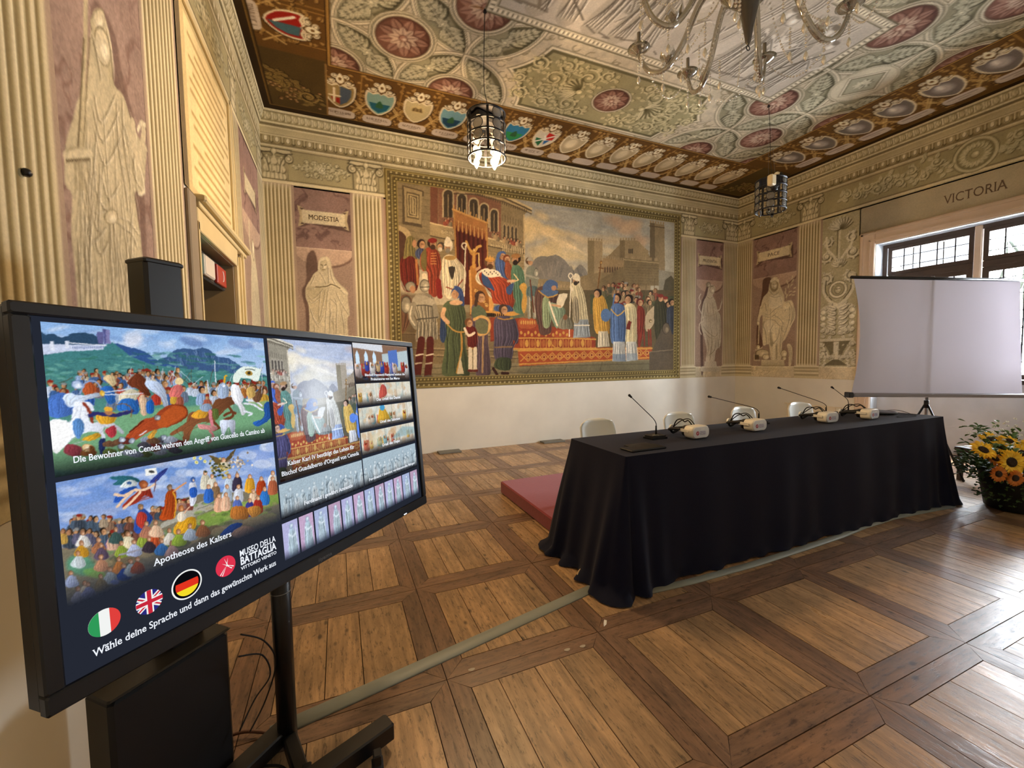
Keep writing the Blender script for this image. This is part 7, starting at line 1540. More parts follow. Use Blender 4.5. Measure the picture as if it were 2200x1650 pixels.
def bar(par, p, q, w, mat, z, c, r):
    d = np.array(q, float) - p; L = np.linalg.norm(d); n = np.array((-d[1], d[0])) / L * w / 2; P = [tuple(np.array(p) - n), tuple(np.array(q) - n), tuple(np.array(q) + n), tuple(np.array(p) + n)]
    for a in np.linspace(0, 2 * PI, 24, endpoint=False):   # trim to the disc
        nx, ny = math.cos(a), math.sin(a); out = []
        for i in range(len(P)):
            A, B = P[i], P[(i + 1) % len(P)]; da = r - ((A[0] - c[0]) * nx + (A[1] - c[1]) * ny); db = r - ((B[0] - c[0]) * nx + (B[1] - c[1]) * ny)
            if da >= 0: out.append(A)
            if (da >= 0) != (db >= 0): t = da / (da - db); out.append((A[0] + t * (B[0] - A[0]), A[1] + t * (B[1] - A[1])))
        P = out
        if len(P) < 3: return
    MB().prism(P, z, z + .0003).build('stripe', mat, par)
for sx in (-1, 1): bar(f2, (c1[0] - .04, c1[1] - sx * .028), (c1[0] + .04, c1[1] + sx * .028), .011, gm['white'], .001, c1, r)
for sx in (-1, 1): bar(f2, (c1[0] - .04, c1[1] - sx * .028), (c1[0] + .04, c1[1] + sx * .028), .004, gm['crimson'], .0014, c1, r)
for p, q in (((-.04, 0), (.04, 0)), ((0, -.04), (0, .04))): bar(f2, (c1[0] + p[0], c1[1] + p[1]), (c1[0] + q[0], c1[1] + q[1]), .017, gm['white'], .0018, c1, r)
for p, q in (((-.04, 0), (.04, 0)), ((0, -.04), (0, .04))): bar(f2, (c1[0] + p[0], c1[1] + p[1]), (c1[0] + q[0], c1[1] + q[1]), .010, gm['crimson'], .0022, c1, r)
c2 = (.307, -.788); f3 = disc('german_flag', *c2, .041, gm['white']); disc('ring_gap', *c2, .037, gm['black'], .001, None, f3); disc('stripe', *c2, .031, gm['flame'], .0014, (0, c2[1] - .0105, 1, c2[1] + .0105), f3); disc('stripe', *c2, .031, gm['gold'], .0014, (0, -1, 1, c2[1] - .0105), f3)
c3 = (.4215, -.786); f4 = disc('museum_emblem', *c3, .0315, gm['rose'])
for (p, q) in (((-.004, .026), (.006, -.002)), ((.008, .024), (.002, -.002)), ((0, 0), (-.02, -.022)), ((.002, 0), (-.014, -.026)), ((0, .004), (.024, -.010)), ((0, .002), (.018, -.014)), ((-.012, .012), (.01, -.004))):
    a = Vector((c3[0] + p[0], c3[1] + p[1], .0016)); b_ = Vector((c3[0] + q[0], c3[1] + q[1], .0016)); n = Vector((-(b_ - a).y, (b_ - a).x, 0)).normalized() * .0016
    MB().add([tuple(a), tuple(b_ - n), tuple(b_ + n)], [(0, 1, 2)]).build('sword_stroke', gm['white'], f4)
def cap(s, u0, u1, v, size, bold=.0, par=disp, serif=True): return lettering('caption', s, M_TXT, size, Matrix.Translation(((u0 + u1) / 2, v, .0012)), par, .0002, 'CENTER', bold, fit=u1 - u0, serif=serif)
cap('Die Bewohner von Ceneda wehren den Angriff von Guecello da Camino ab', .087, .600, -.384, .0235, .0002)
cap('Apotheose des Kaisers', .230, .449, -.700, .0265, .0002); cap('Kaiser Karl IV best\u00e4tigt das Lehen f\u00fcr', .682, 1.042, -.522, .025, .0002); cap("Bischof Guadalberto d'Orgueil von Ceneda", .652, 1.068, -.556, .025, .0002)
cap('W\u00e4hle deine Sprache und dann das gew\u00fcnschte Werk aus', .089, .597, -.860, .026, .0002)
cap('MUSEO DELLA', .469, .602, -.777, .029, .0003, serif=False); cap('BATTAGLIA', .469, .602, -.805, .036, .0008, serif=False); cap('VITTORIO VENETO', .469, .602, -.8215, .015, .0002, serif=False)
cap('Bischof Francesco Ramponi belehnt die', 1.16, 1.49, -.190, .017, .0002); cap('Prokuratoren von San Marco', 1.20, 1.44, -.212, .018, .0003); cap('Das Urteil des Daniel', 1.23, 1.43, -.316, .020, .0003); cap('Urteil des Salomon', 1.24, 1.41, -.430, .020, .0003); cap('Urteil des Trajan', 1.24, 1.39, -.548, .020, .0003)
cap('Ferdinand I gew\u00e4hrt Amnestie', .74, 1.01, -.690, .022, .0003); cap('Ferdinand I belohnt verdienstvolle B\u00fcrger', 1.12, 1.51, -.693, .018, .0002)
lettering('maker_mark', 'iiyama', plain('mark_grey', '6a6e76', .5), .02, Matrix.Translation((.81, -.928, .0102)), bz, .0004, fit=.07, serif=False)

# ---- its stand
st = empty('display_stand', (-.50, 1.62, 0), 0, 'black stand with tall column, cabinet and pole under the display', 'stand')
def W(o, *pts): return [tuple(np.array(p) - np.array(o)) for p in pts]
yaw_s = math.atan2(TVX[1], TVX[0]); SM_ = Matrix.Rotation(yaw_s, 4, 'Z')
so = Vector((-.5, 1.62, 0))
def SB(nm, cx, cy, w, d, z0, z1, bev=.01, mat=None, par=st):
    M = Matrix.Translation(Vector((cx, cy, 0)) - so) @ SM_; return MB().box(-w / 2, -d / 2, z0, w / 2, d / 2, z1, M, bev).build(nm, mat or blk, par)
SB('column', -.57, 1.80, .118, .10, .0, 1.90); SB('column_cap', -.57, 1.80, .122, .105, 1.885, 1.905, .006)
cb = SB('cabinet', -.585, 1.704, .36, .13, .03, .555, .012, plain('cabinet_black', '0b0d12', .5)); SB('cabinet_lid', -.585, 1.704, .37, .14, .555, .565, .006, plain('lid_grey', '1c1b19', .4))
px_, py_ = -.246, 1.828
MB().cyl((px_ + .5, py_ - 1.62, .03), (px_ + .5, py_ - 1.62, .93), .036, 20).build('pole', blk, st)
MB().cyl((px_ + .5, py_ - 1.62, .645), (px_ + .5, py_ - 1.62, .648), .0375, 24).build('pole_ring', steel, st)
def beamlet(nm, p, q, w, z0, z1):
    p, q = Vector(p), Vector(q); d = q - p; M = Matrix.Translation(Vector((p.x, p.y, 0)) - so) @ Matrix.Rotation(math.atan2(d.y, d.x), 4, 'Z'); return MB().box(0, -w / 2, z0, d.length, w / 2, z1, M, .006).build(nm, blk, st)
beamlet('foot', (-.20, 1.53, 0), (.14, 1.68, 0), .075, .03, .10); beamlet('foot', (-.66, 1.44, 0), (-.24, 1.87, 0), .08, .02, .08); beamlet('foot', (-.235, 1.80, 0), (-.16, 1.56, 0), .05, .02, .07)
for (x, y) in ((.08, 1.555), (-.16, 1.60)): MB().cyl((x + .5 - .02, y - 1.62, .03), (x + .5 + .02, y - 1.62, .03), .03, 14).box(x + .5 - .015, y - 1.64, .04, x + .5 + .015, y - 1.60, .09, bev=.004).build('caster', blk_soft, st)
def cord(nm, pts, r, mat, lab=None, cat=None, par=None):
    o = par.location if par else Vector((0, 0, 0)); return MB().tube([tuple(Vector(p) - o) for p in spl(pts, 7)], r, 6).build(nm, mat, par, label=lab, cat=cat)
cord('cable', [(-.36, 1.70, .58), (-.30, 1.76, .50), (-.27, 1.80, .38), (-.31, 1.80, .24), (-.36, 1.76, .16)], .003, blk_soft, par=st); cord('cable', [(-.37, 1.70, .50), (-.31, 1.77, .44), (-.29, 1.79, .34), (-.34, 1.76, .28), (-.38, 1.70, .22)], .003, blk_soft, par=st)
cord('power_cord', [(-.62, 1.92, .02), (-.45, 1.95, .02), (-.36, 1.92, .02), (-.32, 1.90, .012)], .007, plain('cord_brown', '6a4a3a', .6), 'brown cable running from the grey floor channel under the display', 'cable')
cord('floor_cable', [(-.55, 1.78, .01), (-.42, 1.78, .008), (-.33, 1.76, .008), (-.25, 1.72, .008), (-.2, 1.62, .008)], .005, blk_soft, 'thin black cable on the boards beside the display cabinet', 'cable')

# ---- cable channels on the floor
chan = plain('channel_grey', '8d948e', .5, .0)
def channel(pts, w, lab):
    P = [Vector((x, y, 0)) for x, y in pts]; v, f = [], []
    for i, p in enumerate(P):
        t = (P[min(i + 1, len(P) - 1)] - P[max(i - 1, 0)]).normalized(); n = Vector((-t.y, t.x, 0))
        for s, z in ((-.5, .0008), (-.42, .006), (-.25, .012), (0, .014), (.25, .012), (.42, .006), (.5, .0008)): q = p + n * s * w; v.append((q.x, q.y, z))
    for i in range(len(P) - 1):
        for k in range(6): a = i * 7 + k; f.append((a, a + 7, a + 8, a + 1))
        f.append((i * 7, i * 7 + 6, i * 7 + 13, i * 7 + 7))
    f.append(tuple(range(7))); f.append(tuple((len(P) - 1) * 7 + k for k in range(6, -1, -1)))
    return MB().add(v, f, True).build('cable_channel', chan, label=lab, cat='cable cover', group='grey cable channels on the floor')
channel([(-.32, 1.915), (.2, 2.02), (.8, 2.145), (1.3, 2.25), (1.56, 2.305)], .088, 'grey floor channel crossing the open boards from display to table'); channel([(1.80, 2.118), (2.2, 2.09), (2.8, 2.08), (3.4, 2.095), (3.9, 2.115), (4.3, 2.15), (4.8, 2.16), (5.3, 2.12), (5.7, 2.08)], .07, 'grey floor channel along the front hem of the tablecloth')
sc_ = MB().add([(0, 0, .001), (.03, .01, .004), (.05, .035, .012), (.045, .06, .006), (.03, .045, .002), (.012, .02, .008)], [(0, 1, 4, 5), (1, 2, 3, 4)], True).build('paper_scrap', wht, label='small white scrap lying on the boards before the table corner', cat='scrap'); sc_.location = (1.36, 1.93, 0); sc_.scale = (.8, .8, 1)
for k, (x, y) in enumerate(((1.16, 1.84), (1.07, 1.85), (.56, 1.92))):
    o = MB().prism([(.018 * math.cos(a) * (1 + .3 * math.sin(3 * a)), .010 * math.sin(a)) for a in np.linspace(0, 6.28, 9)[:-1]], .0008, .0016).build('paint_spot', plain('chalky', 'b8ae9c', .9), label=('upper pale spot of the pair on the dark board', 'lower pale spot of the pair on the dark board', 'pale spot alone near the middle of the grey channel')[k], cat='spot'); o.location = (x, y, 0)

# ---- platform, table, cloth
MB().box(1.69, 2.25, .001, 6.2, 4.44, .14, bev=.012).build('platform', plain('red_carpet', '8c2f36', .95, var=.1, scale=60, bump=.2, sheen=.3), label='low platform covered with dark red carpet behind the long table', cat='platform')
tb = empty('conference_table', (3.72, 2.54, .14), 0, 'long folding table hidden under the dark cloth', 'table')
MB().box(-1.98, -.33, .72, 1.98, .33, .752).build('tabletop', plain('table_wood', '8a6a48', .6), tb)
for x in (-1.85, -.1, .1, 1.85):
    for y in (-.25, .25): MB().cyl((x, y, 0), (x, y, .72), .016, 10).build('leg', steel, tb)
def cloth():
    x0, x1, y0, y1, zt = 1.717, 5.72, 2.185, 2.89, .90; cr = .012
    per = []; 
    def arc(cx, cy, a0): return [(cx + cr * math.cos(a0 + t * PI / 2), cy + cr * math.sin(a0 + t * PI / 2), a0 + t * PI / 2, 1) for t in np.linspace(0, 1, 7)]
    def edge(p, q, a, n): return [(p[0] + (q[0] - p[0]) * t, p[1] + (q[1] - p[1]) * t, a, 0) for t in np.linspace(0, 1, n)[1:-1]]
    per += edge((x0 + cr, y0), (x1 - cr, y0), -PI / 2, 190) + arc(x1 - cr, y0 + cr, -PI / 2) + edge((x1, y0 + cr), (x1, y1 - cr), 0, 44) + arc(x1 - cr, y1 - cr, 0) + edge((x1 - cr, y1), (x0 + cr, y1), PI / 2, 190) + arc(x0 + cr, y1 - cr, PI / 2) + edge((x0, y1 - cr), (x0, y0 + cr), PI, 60) + arc(x0 + cr, y0 + cr, PI)
    N = len(per); R = 30; v, f = [], []; rg = random.Random(4); s = 0; prev = None
    S = []
    for p in per:
        if prev: s += math.hypot(p[0] - prev[0], p[1] - prev[1])
        S.append(s); prev = p
    for k in range(R + 1):
        t = k / R
        for i, (x, y, a, c_) in enumerate(per):
            nx, ny = math.cos(a), math.sin(a)
            base = max(0, -nx) * .155 + max(0, nx) * .11 + max(0, ny) * .10 + max(0, -ny) * .042
            # folds are stronger and closer at the corners
            dc = min(math.hypot(x - cx, y - cy) for cx in (x0, x1) for cy in (y0, y1)); cf = math.exp(-(dc / .22) ** 2)
            w = .010 * math.sin(S[i] * 9.1 + 1.2 * math.sin(S[i] * 2.3)) + .007 * math.sin(S[i] * 17 + 2 + math.sin(S[i] * 3.7)) + .006 * math.sin(S[i] * 5.3 + 1)
            sidew = 1.3 if abs(nx) > .7 else 1.0
            off = base * t ** 1.15 + (w * sidew * (t ** .8)) + cf * (.06 + .03 * math.sin(S[i] * 34)) * t ** 1.3 + (.012 if abs(ny) > .7 else .02) * math.sin(t * PI) * math.sin(S[i] * 3.1) ** 2
            if t > .93: off += (t - .93) * (.5 if nx < -.5 else .15) * (1 + math.sin(S[i] * 27))
            z = zt + .004 - t * (zt - .003) if t < .97 else zt + .004 - t * (zt - .003) + .004 * (1 + math.sin(S[i] * 40))
            if k == 0: z = zt + .004
            v.append((x + nx * off, y + ny * off, max(z, .004)))
    for k in range(R):
        for i in range(N): j = (i + 1) % N; f.append((k * N + i, k * N + N + i, k * N + N + j, k * N + j))
    m = MB().add(v, f, True)
    nx_, ny_ = 80, 14; b = len(m.v)
    m.add([per_[:2] + (zt + .004,) for per_ in per], [tuple(range(N))], False)
    return m
navy = plain('navy_cloth', '070d26', .8, var=.25, scale=160, bump=.08, sheen=.05, spec=.22)
cloth().build('tablecloth', navy, label='dark navy cloth draped to the floor over the long table', cat='tablecloth')
cord('string_loop', [(1.62, 2.50, .02), (1.55, 2.47, .05), (1.50, 2.44, .03), (1.52, 2.38, .008), (1.58, 2.35, .02)], .006, plain('cream_string', 'c9b48c', .8), 'cream string loop showing at the left hem of the tablecloth', 'string')
TT = .905
# ---- chairs behind the table
shell = plain('white_shell', 'eef2ee', .32, coat=.2)
def chair(lab):
    r = empty('shell_chair', (0, 0, 0), 0, lab, 'chair', 'white shell chairs behind the table')
    v, f = [], []; nu, nv = 14, 20
    for j in range(nv + 1):
        t = j / nv
        for i in range(nu + 1):
            s = i / nu * 2 - 1
            if t < .5:
                q = t / .5; y = -.22 + q * .36; z = .44 + .035 * (1 - math.sin(q * PI) * 1.0) * .5 - .02 * math.sin(q * PI) + (0 if q < .85 else (q - .85) * .2); hw = .20 + .02 * math.sin(q * PI); z += .028 * s * s * (1 - q * .3); x = s * hw
            else:
                q = (t - .5) / .5; y = .14 + .085 * q ** .7 ; z = .47 + q * .34; hw = .215 - .012 * q - (.05 * max(0, q - .8) / .2 if q > .8 else 0); x = s * hw; y -= .05 * (s * s) ; z -= .035 * abs(s) ** 4 * (q > .9)
            v.append((x, y, z))
    for j in range(nv):
        for i in range(nu): a = j * (nu + 1) + i; f.append((a, a + 1, a + nu + 2, a + nu + 1))
    sh = MB().add(v, f, True).build('seat_shell', shell, r); md = sh.modifiers.new('s', 'SOLIDIFY'); md.thickness = .012
    for sx in (-1, 1):
        for sy in (-1, 1): MB().tube(spl([(sx * .12, sy * .09, .43), (sx * .17, sy * .14, .40), (sx * .205, sy * .20, 0)], 4), .011, 8).build('leg', steel, r)
    MB().box(-.13, -.12, .415, .13, .12, .432, bev=.01).build('under_frame', steel, r)
    return r
def place(r, loc, rz=0, label=None):
    r.location = loc; r.rotation_euler = (0, 0, rz)
    if label: r['label'] = label
def repeat(root, spots):
    bpy.context.view_layer.update(); index_children(root)
    for i, (loc, rz, lab) in enumerate(spots):
        o = root if i == 0 else copy_tree(root); place(o, loc, rz, lab)
ch = chair('')
repeat(ch, [((2.36, 3.27, .1425), .04, 'white shell chair at the left end, behind the first microphone'), ((3.40, 3.27, .1425), -.03, 'white shell chair behind the leftmost headset'), ((4.42, 3.28, .1425), .03, 'white shell chair behind the second headset from the left'), ((5.42, 3.27, .1425), -.08, 'white shell chair furthest right, nearest the projection screen')])
# ---- microphones
def mic(head):
    r = empty('gooseneck_microphone', (0, 0, 0), 0, 'x', 'microphone', 'gooseneck microphones on the table')
    P = [(-.075, -.06), (.075, -.06), (.088, .035), (.06, .07), (-.06, .07), (-.088, .035)]
    MB().prism(P, 0, .014).prism([(x * .86, y * .84) for x, y in P], .014, .026).build('base', blk, r); MB().box(-.035, -.035, .026, .012, -.008, .030, bev=.002).build('talk_button', plain('button_silver', '9a9c98', .25, .6), r)
    MB().cyl((.03, .02, .024), (.03, .02, .095), .008, 12, .0065).build('socket', blk_soft, r)
    MB().tube(spl([(.03, .02, .09), (.03, .022, .115), (.03 + head[0] * .13, .02 + head[1] * .13, .155), (.03 + head[0] * .56, .02 + head[1] * .56, .155 + (head[2] - .155) * .5), tuple(np.array(head) * (1, 1, 1) + (.03, .02, 0))], 6), .0032, 8).build('gooseneck', blk_soft, r)
    h = Vector(head) + Vector((.03, .02, 0)); d = Vector((head[0] * .45, head[1] * .45, (head[2] - .155) * .5)).normalized()
    MB().cyl(h - d * .006, h + d * .018, .008, 12, .010).ball(h + d * .02, .0115, 12).build('foam_head', blk_soft, r); return r
def head_of(bx, by, px, py, y): q = at_y(px, py, y); return (q[0] - bx - .03, q[1] - by - .02, q[2] - TT)
mics = [((2.325, 2.60), (1356, 853), 2.80, 'gooseneck microphone at the left end beside the flat black tablet'), ((3.69, 2.72), (1527, 853), 2.86, 'gooseneck microphone behind the second headset from the left'), ((4.72, 2.72), (1676, 834), 2.86, 'gooseneck microphone behind the third headset from the left'), ((5.24, 2.79), (1790, 834), 2.88, 'gooseneck microphone at the right end by the round black disc')]
for (bx, by), (px, py), y, lab in mics:
    m = mic(head_of(bx, by, px, py, y)); place(m, (bx, by, TT), .1, lab); m.rotation_euler = (0, 0, 0)
# ---- headsets
hw_ = plain('headset_white', 'e9e4d6', .35, coat=.2); hf = plain('headset_front', 'dfe4ec', .25, coat=.4); hp = plain('sticker_red', 'b02a4c', .4); hp2 = plain('sticker_violet', '8a7fae', .5)
def rbox(nm, x0, x1, z0, z1, y0, y1, r, mat, par, bev=.012, n=6):
    P = []
    for cx, cz, a0 in ((x1 - r, z1 - r, 0), (x0 + r, z1 - r, PI / 2), (x0 + r, z0 + r, PI), (x1 - r, z0 + r, 3 * PI / 2)):
        for k in range(n + 1): a = a0 + k * PI / 2 / n; P.append((cx + r * math.cos(a), cz + r * math.sin(a)))
    cx, cz = (x0 + x1) / 2, (z0 + z1) / 2; v, f = [], []; L = len(P)
    rings = ((y0, bev), (y0 + bev * .3, bev * .3), (y0 + bev, 0), (y1 - bev * .4, 0), (y1, bev * .4))
    for y, i in rings:
        for (x, z) in P: d = math.hypot(x - cx, z - cz); v.append((x - (x - cx) / d * i, y, z - (z - cz) / d * i))
    for q in range(len(rings) - 1):
        for k in range(L): f.append((q * L + k, q * L + (k + 1) % L, (q + 1) * L + (k + 1) % L, (q + 1) * L + k))
    m = MB().add(v, f, True); m.f += [tuple(range(L - 1, -1, -1)), tuple((len(rings) - 1) * L + k for k in range(L))]; m.sm += [False, False]
    return m.build(nm, mat, par)
def headset():
    r = empty('vr_headset', (0, 0, 0), 0, 'x', 'headset', 'white headsets lying on the table')
    rbox('visor', -.095, .095, .006, .104, -.05, .035, .035, hw_, r); fp = rbox('front_panel', -.088, .088, .012, .098, -.054, -.048, .033, hf, r, .003)
    MB().box(-.004, -.0548, .078, .034, -.0540, .082).build('front_slot', wht, fp)
    e = MB().lathe([(.0165, 0), (.0165, .0008)], 20, Matrix.Translation((-.042, -.0542, .05)) @ Matrix.Rotation(PI / 2, 4, 'X')).build('emblem_sticker', hp, r)
    for a in (.4, 1.3, 2.6, 3.7, 4.6): MB().cyl((-.042, -.0553, .05), (-.042 + .011 * math.cos(a), -.0553, .05 + .011 * math.sin(a)), .0010, 5).build('emblem_stroke', wht, e)
    for k, (s, w) in enumerate((('MUSEO DELLA', .062), ('BATTAGLIA', .062), ('VITTORIO VENETO', .062))): lettering('sticker_text', s, hp2, (.013, .016, .008)[k], plane_M((.016, -.0545, (.056, .043, .035)[k]), (1, 0, 0), (0, 0, 1)), r, .0002, fit=w, serif=False)
    rbox('face_cushion', -.078, .078, .012, .098, .03, .075, .035, blk_soft, r)
    for sx in (-1, 1):
        M = Matrix.Translation((sx * .1, .0, .066)); P = [(-.02, 0), (-.016, .010), (.07, .012), (.078, 0), (.07, -.012), (-.016, -.010)]
        v = [(sx * .094, y, .066 + z + .06 * max(0, y) * .4) for y, z in P] + [(sx * .105, y, .066 + z + .06 * max(0, y) * .4) for y, z in P]
        MB().add(v, [(0, 1, 2, 3, 4, 5), (11, 10, 9, 8, 7, 6)] + [(k, (k + 1) % 6, 6 + (k + 1) % 6, 6 + k) for k in range(6)], False).build('side_arm', hw_, r)
    MB().tube(spl([(-.10, .06, .072), (-.10, .13, .066), (-.075, .20, .05), (0, .235, .045), (.075, .20, .05), (.10, .13, .066), (.10, .06, .072)], 5), .012, 8).build('head_strap', blk_soft, r)
    MB().tube(spl([(-.055, .205, .045), (0, .225, .012), (.055, .205, .045)], 5), .010, 8).build('rear_cradle', blk_soft, r)
    MB().lathe([(.028, 0), (.03, .006), (.028, .018)], 16, Matrix.Translation((0, .232, .05)) @ Matrix.Rotation(-PI / 2, 4, 'X')).build('adjuster_dial', wht, r)
    MB().tube(spl([(-.01, .03, .104), (-.015, .06, .135), (-.01, .10, .12), (.0, .14, .135), (.0, .19, .12), (0, .225, .06)], 5), .005, 8).build('top_strap', blk_soft, r)
    MB().tube(spl([(.02, .03, .104), (.03, .09, .14), (.02, .16, .12), (.0, .225, .06)], 5), .004, 8).build('top_strap', blk_soft, r)
    return r
hs = headset(); repeat(hs, [((2.605, 2.452, TT), .06, 'white headset nearest the left end, just right of the first microphone'), ((3.305, 2.475, TT), .05, 'second white headset from the left, before the second microphone'), ((4.305, 2.475, TT), .0, 'third white headset from the left, before the third microphone'), ((4.885, 2.425, TT), .10, 'white headset furthest right, before the round black disc')])
tbm = plain('tablet_black', '08090c', .5); tab = empty('tablet', (1.975, 2.325, TT), .02, 'flat black tablet lying at the left front corner of the table', 'tablet')
MB().box(-.155, -.065, 0, .155, .065, .013, bev=.004).build('body', tbm, tab); MB().box(-.148, -.058, .0131, .148, .058, .0138).build('display_glass', plain('tablet_glass', '0a0a0e', .4, spec=.2), tab)
b2 = MB().box(-.10, -.035, 0, .11, .035, .006, bev=.002).build('folder', plain('folder_black', '0e0e12', .6), label='small black folder behind the tablet', cat='folder'); b2.location = (2.02, 2.44, TT); b2.rotation_euler = (0, 0, .03)
dk = MB().lathe([(.12, 0), (.175, .012), (.175, .022), (.16, .027), (0.001, .027)], 40).build('round_speaker', plain('disc_black', '101216', .3), label='round flat black disc at the right end of the table', cat='speaker'); dk.location = (5.44, 2.53 + .1, TT)
ms = MB().ball((0, 0, .016), .03, 14, .5).build('mouse', blk, label='small black mouse left of the round black disc', cat='mouse'); ms.location = (5.03, 2.80, TT); ms.scale = (1.1, .9, .9)
cord('table_cable', [(5.64, 2.72, TT + .004), (5.66, 2.55, TT + .03), (5.64, 2.42, TT + .006), (5.5, 2.31, TT + .004), (5.35, 2.33, TT + .004), (5.25, 2.36, TT + .004), (5.45, 2.42, TT + .004), (5.64, 2.36, TT + .004)], .003, blk_soft, 'thin black cable coiled at the right end of the table', 'cable')

# ---- projection screen on its tripod
D0 = 5.3
def atd(px, py, D=D0): q = sight(px, py) * D; return Vector((q[0], q[1], q[2] + HC))
sTL, sTR, sBL, sBR = atd(1834, 597), atd(2192, 603), atd(1829, 845), atd(2196, 847)
ps = empty('projection_screen', (7.0, 2.81, 0), 0, 'white tripod projection screen standing before the window', 'projection screen'); po = Vector((7.0, 2.81, 0))
n, mth = 24, 12; v, f = [], []; ndir = Vector((-CC[0], -CC[1], 0)).normalized()
for j in range(mth + 1):
    t = j / mth
    for i in range(n + 1):
        s = i / n; pinch = .028 * math.sin(t * PI); s2 = .5 + (s - .5) * (1 - 2 * pinch)
        p = sTL.lerp(sTR, s2).lerp(sBL.lerp(sBR, s2), t); cur = math.exp(-(s / .05) ** 2) + math.exp(-((1 - s) / .05) ** 2); p = p + ndir * (.035 * cur * math.sin(t * PI) + .01 * math.sin(t * PI)); v.append(tuple(p - po))
for j in range(mth):
    for i in range(n): a = j * (n + 1) + i; f.append((a, a + 1, a + n + 2, a + n + 1))
scm, nt, bb = new_mat('screen_fabric'); bb.inputs['Base Color'].default_value = lin('bab5b6'); bb.inputs['Roughness'].default_value = .9
tl = nt.nodes.new('ShaderNodeBsdfTranslucent'); tl.inputs['Color'].default_value = lin('c4bcc8'); mxs = nt.nodes.new('ShaderNodeMixShader'); mxs.inputs[0].default_value = .12
nt.links.new(bb.outputs[0], mxs.inputs[1]); nt.links.new(tl.outputs[0], mxs.inputs[2]); nt.links.new(mxs.outputs[0], nt.nodes['Material Output'].inputs['Surface'])
MB().add(v, f, True).build('fabric', scm, ps)
e1 = (sTR - sTL).normalized()
MB().cyl(sTL - e1 * .03 + Vector((0, 0, .008)) - po, sTR + e1 * .06 + Vector((0, 0, .008)) - po, .020, 12).build('top_bar', blk, ps)
bx_ = (sBR - sBL).normalized(); M = plane_M(tuple(sBL - po), bx_, (0, 0, 1)); L = (sBR - sBL).length
MB().box(-.0, -.045, -.04, L + .06, .008, .04, M, .012).build('roller_case', plain('case_grey', '8c8a90', .4, .3), ps)
MB().box(-.06, -.055, -.045, .0, .015, .045, M, .008).build('end_cap', blk, ps); MB().box(L + .06, -.05, -.045, L + .08, .012, .045, M, .008).build('end_cap', blk, ps)
cb_ = atd(1999, 860) - ndir * .05; ct = atd(2012, 592) - ndir * .045; base = Vector((cb_.x, cb_.y, .0))
MB().cyl(Vector((base.x, base.y, .30)) - po, ct - po, .016, 12).build('mast', steel, ps); MB().cyl(Vector((base.x, base.y, .85)) - po, Vector((base.x, base.y, .95)) - po, .026, 14).build('leg_collar', blk, ps)
for k in range(3):
    a = .3 + k * 2.094; q = Vector((base.x + .42 * math.cos(a), base.y + .42 * math.sin(a), .015)); MB().cyl(Vector((base.x, base.y, .93)) - po, q - po, .012, 10).build('leg', blk, ps); MB().ball(tuple(q - po), .015, 8).build('rubber_foot', blk_soft, ps)

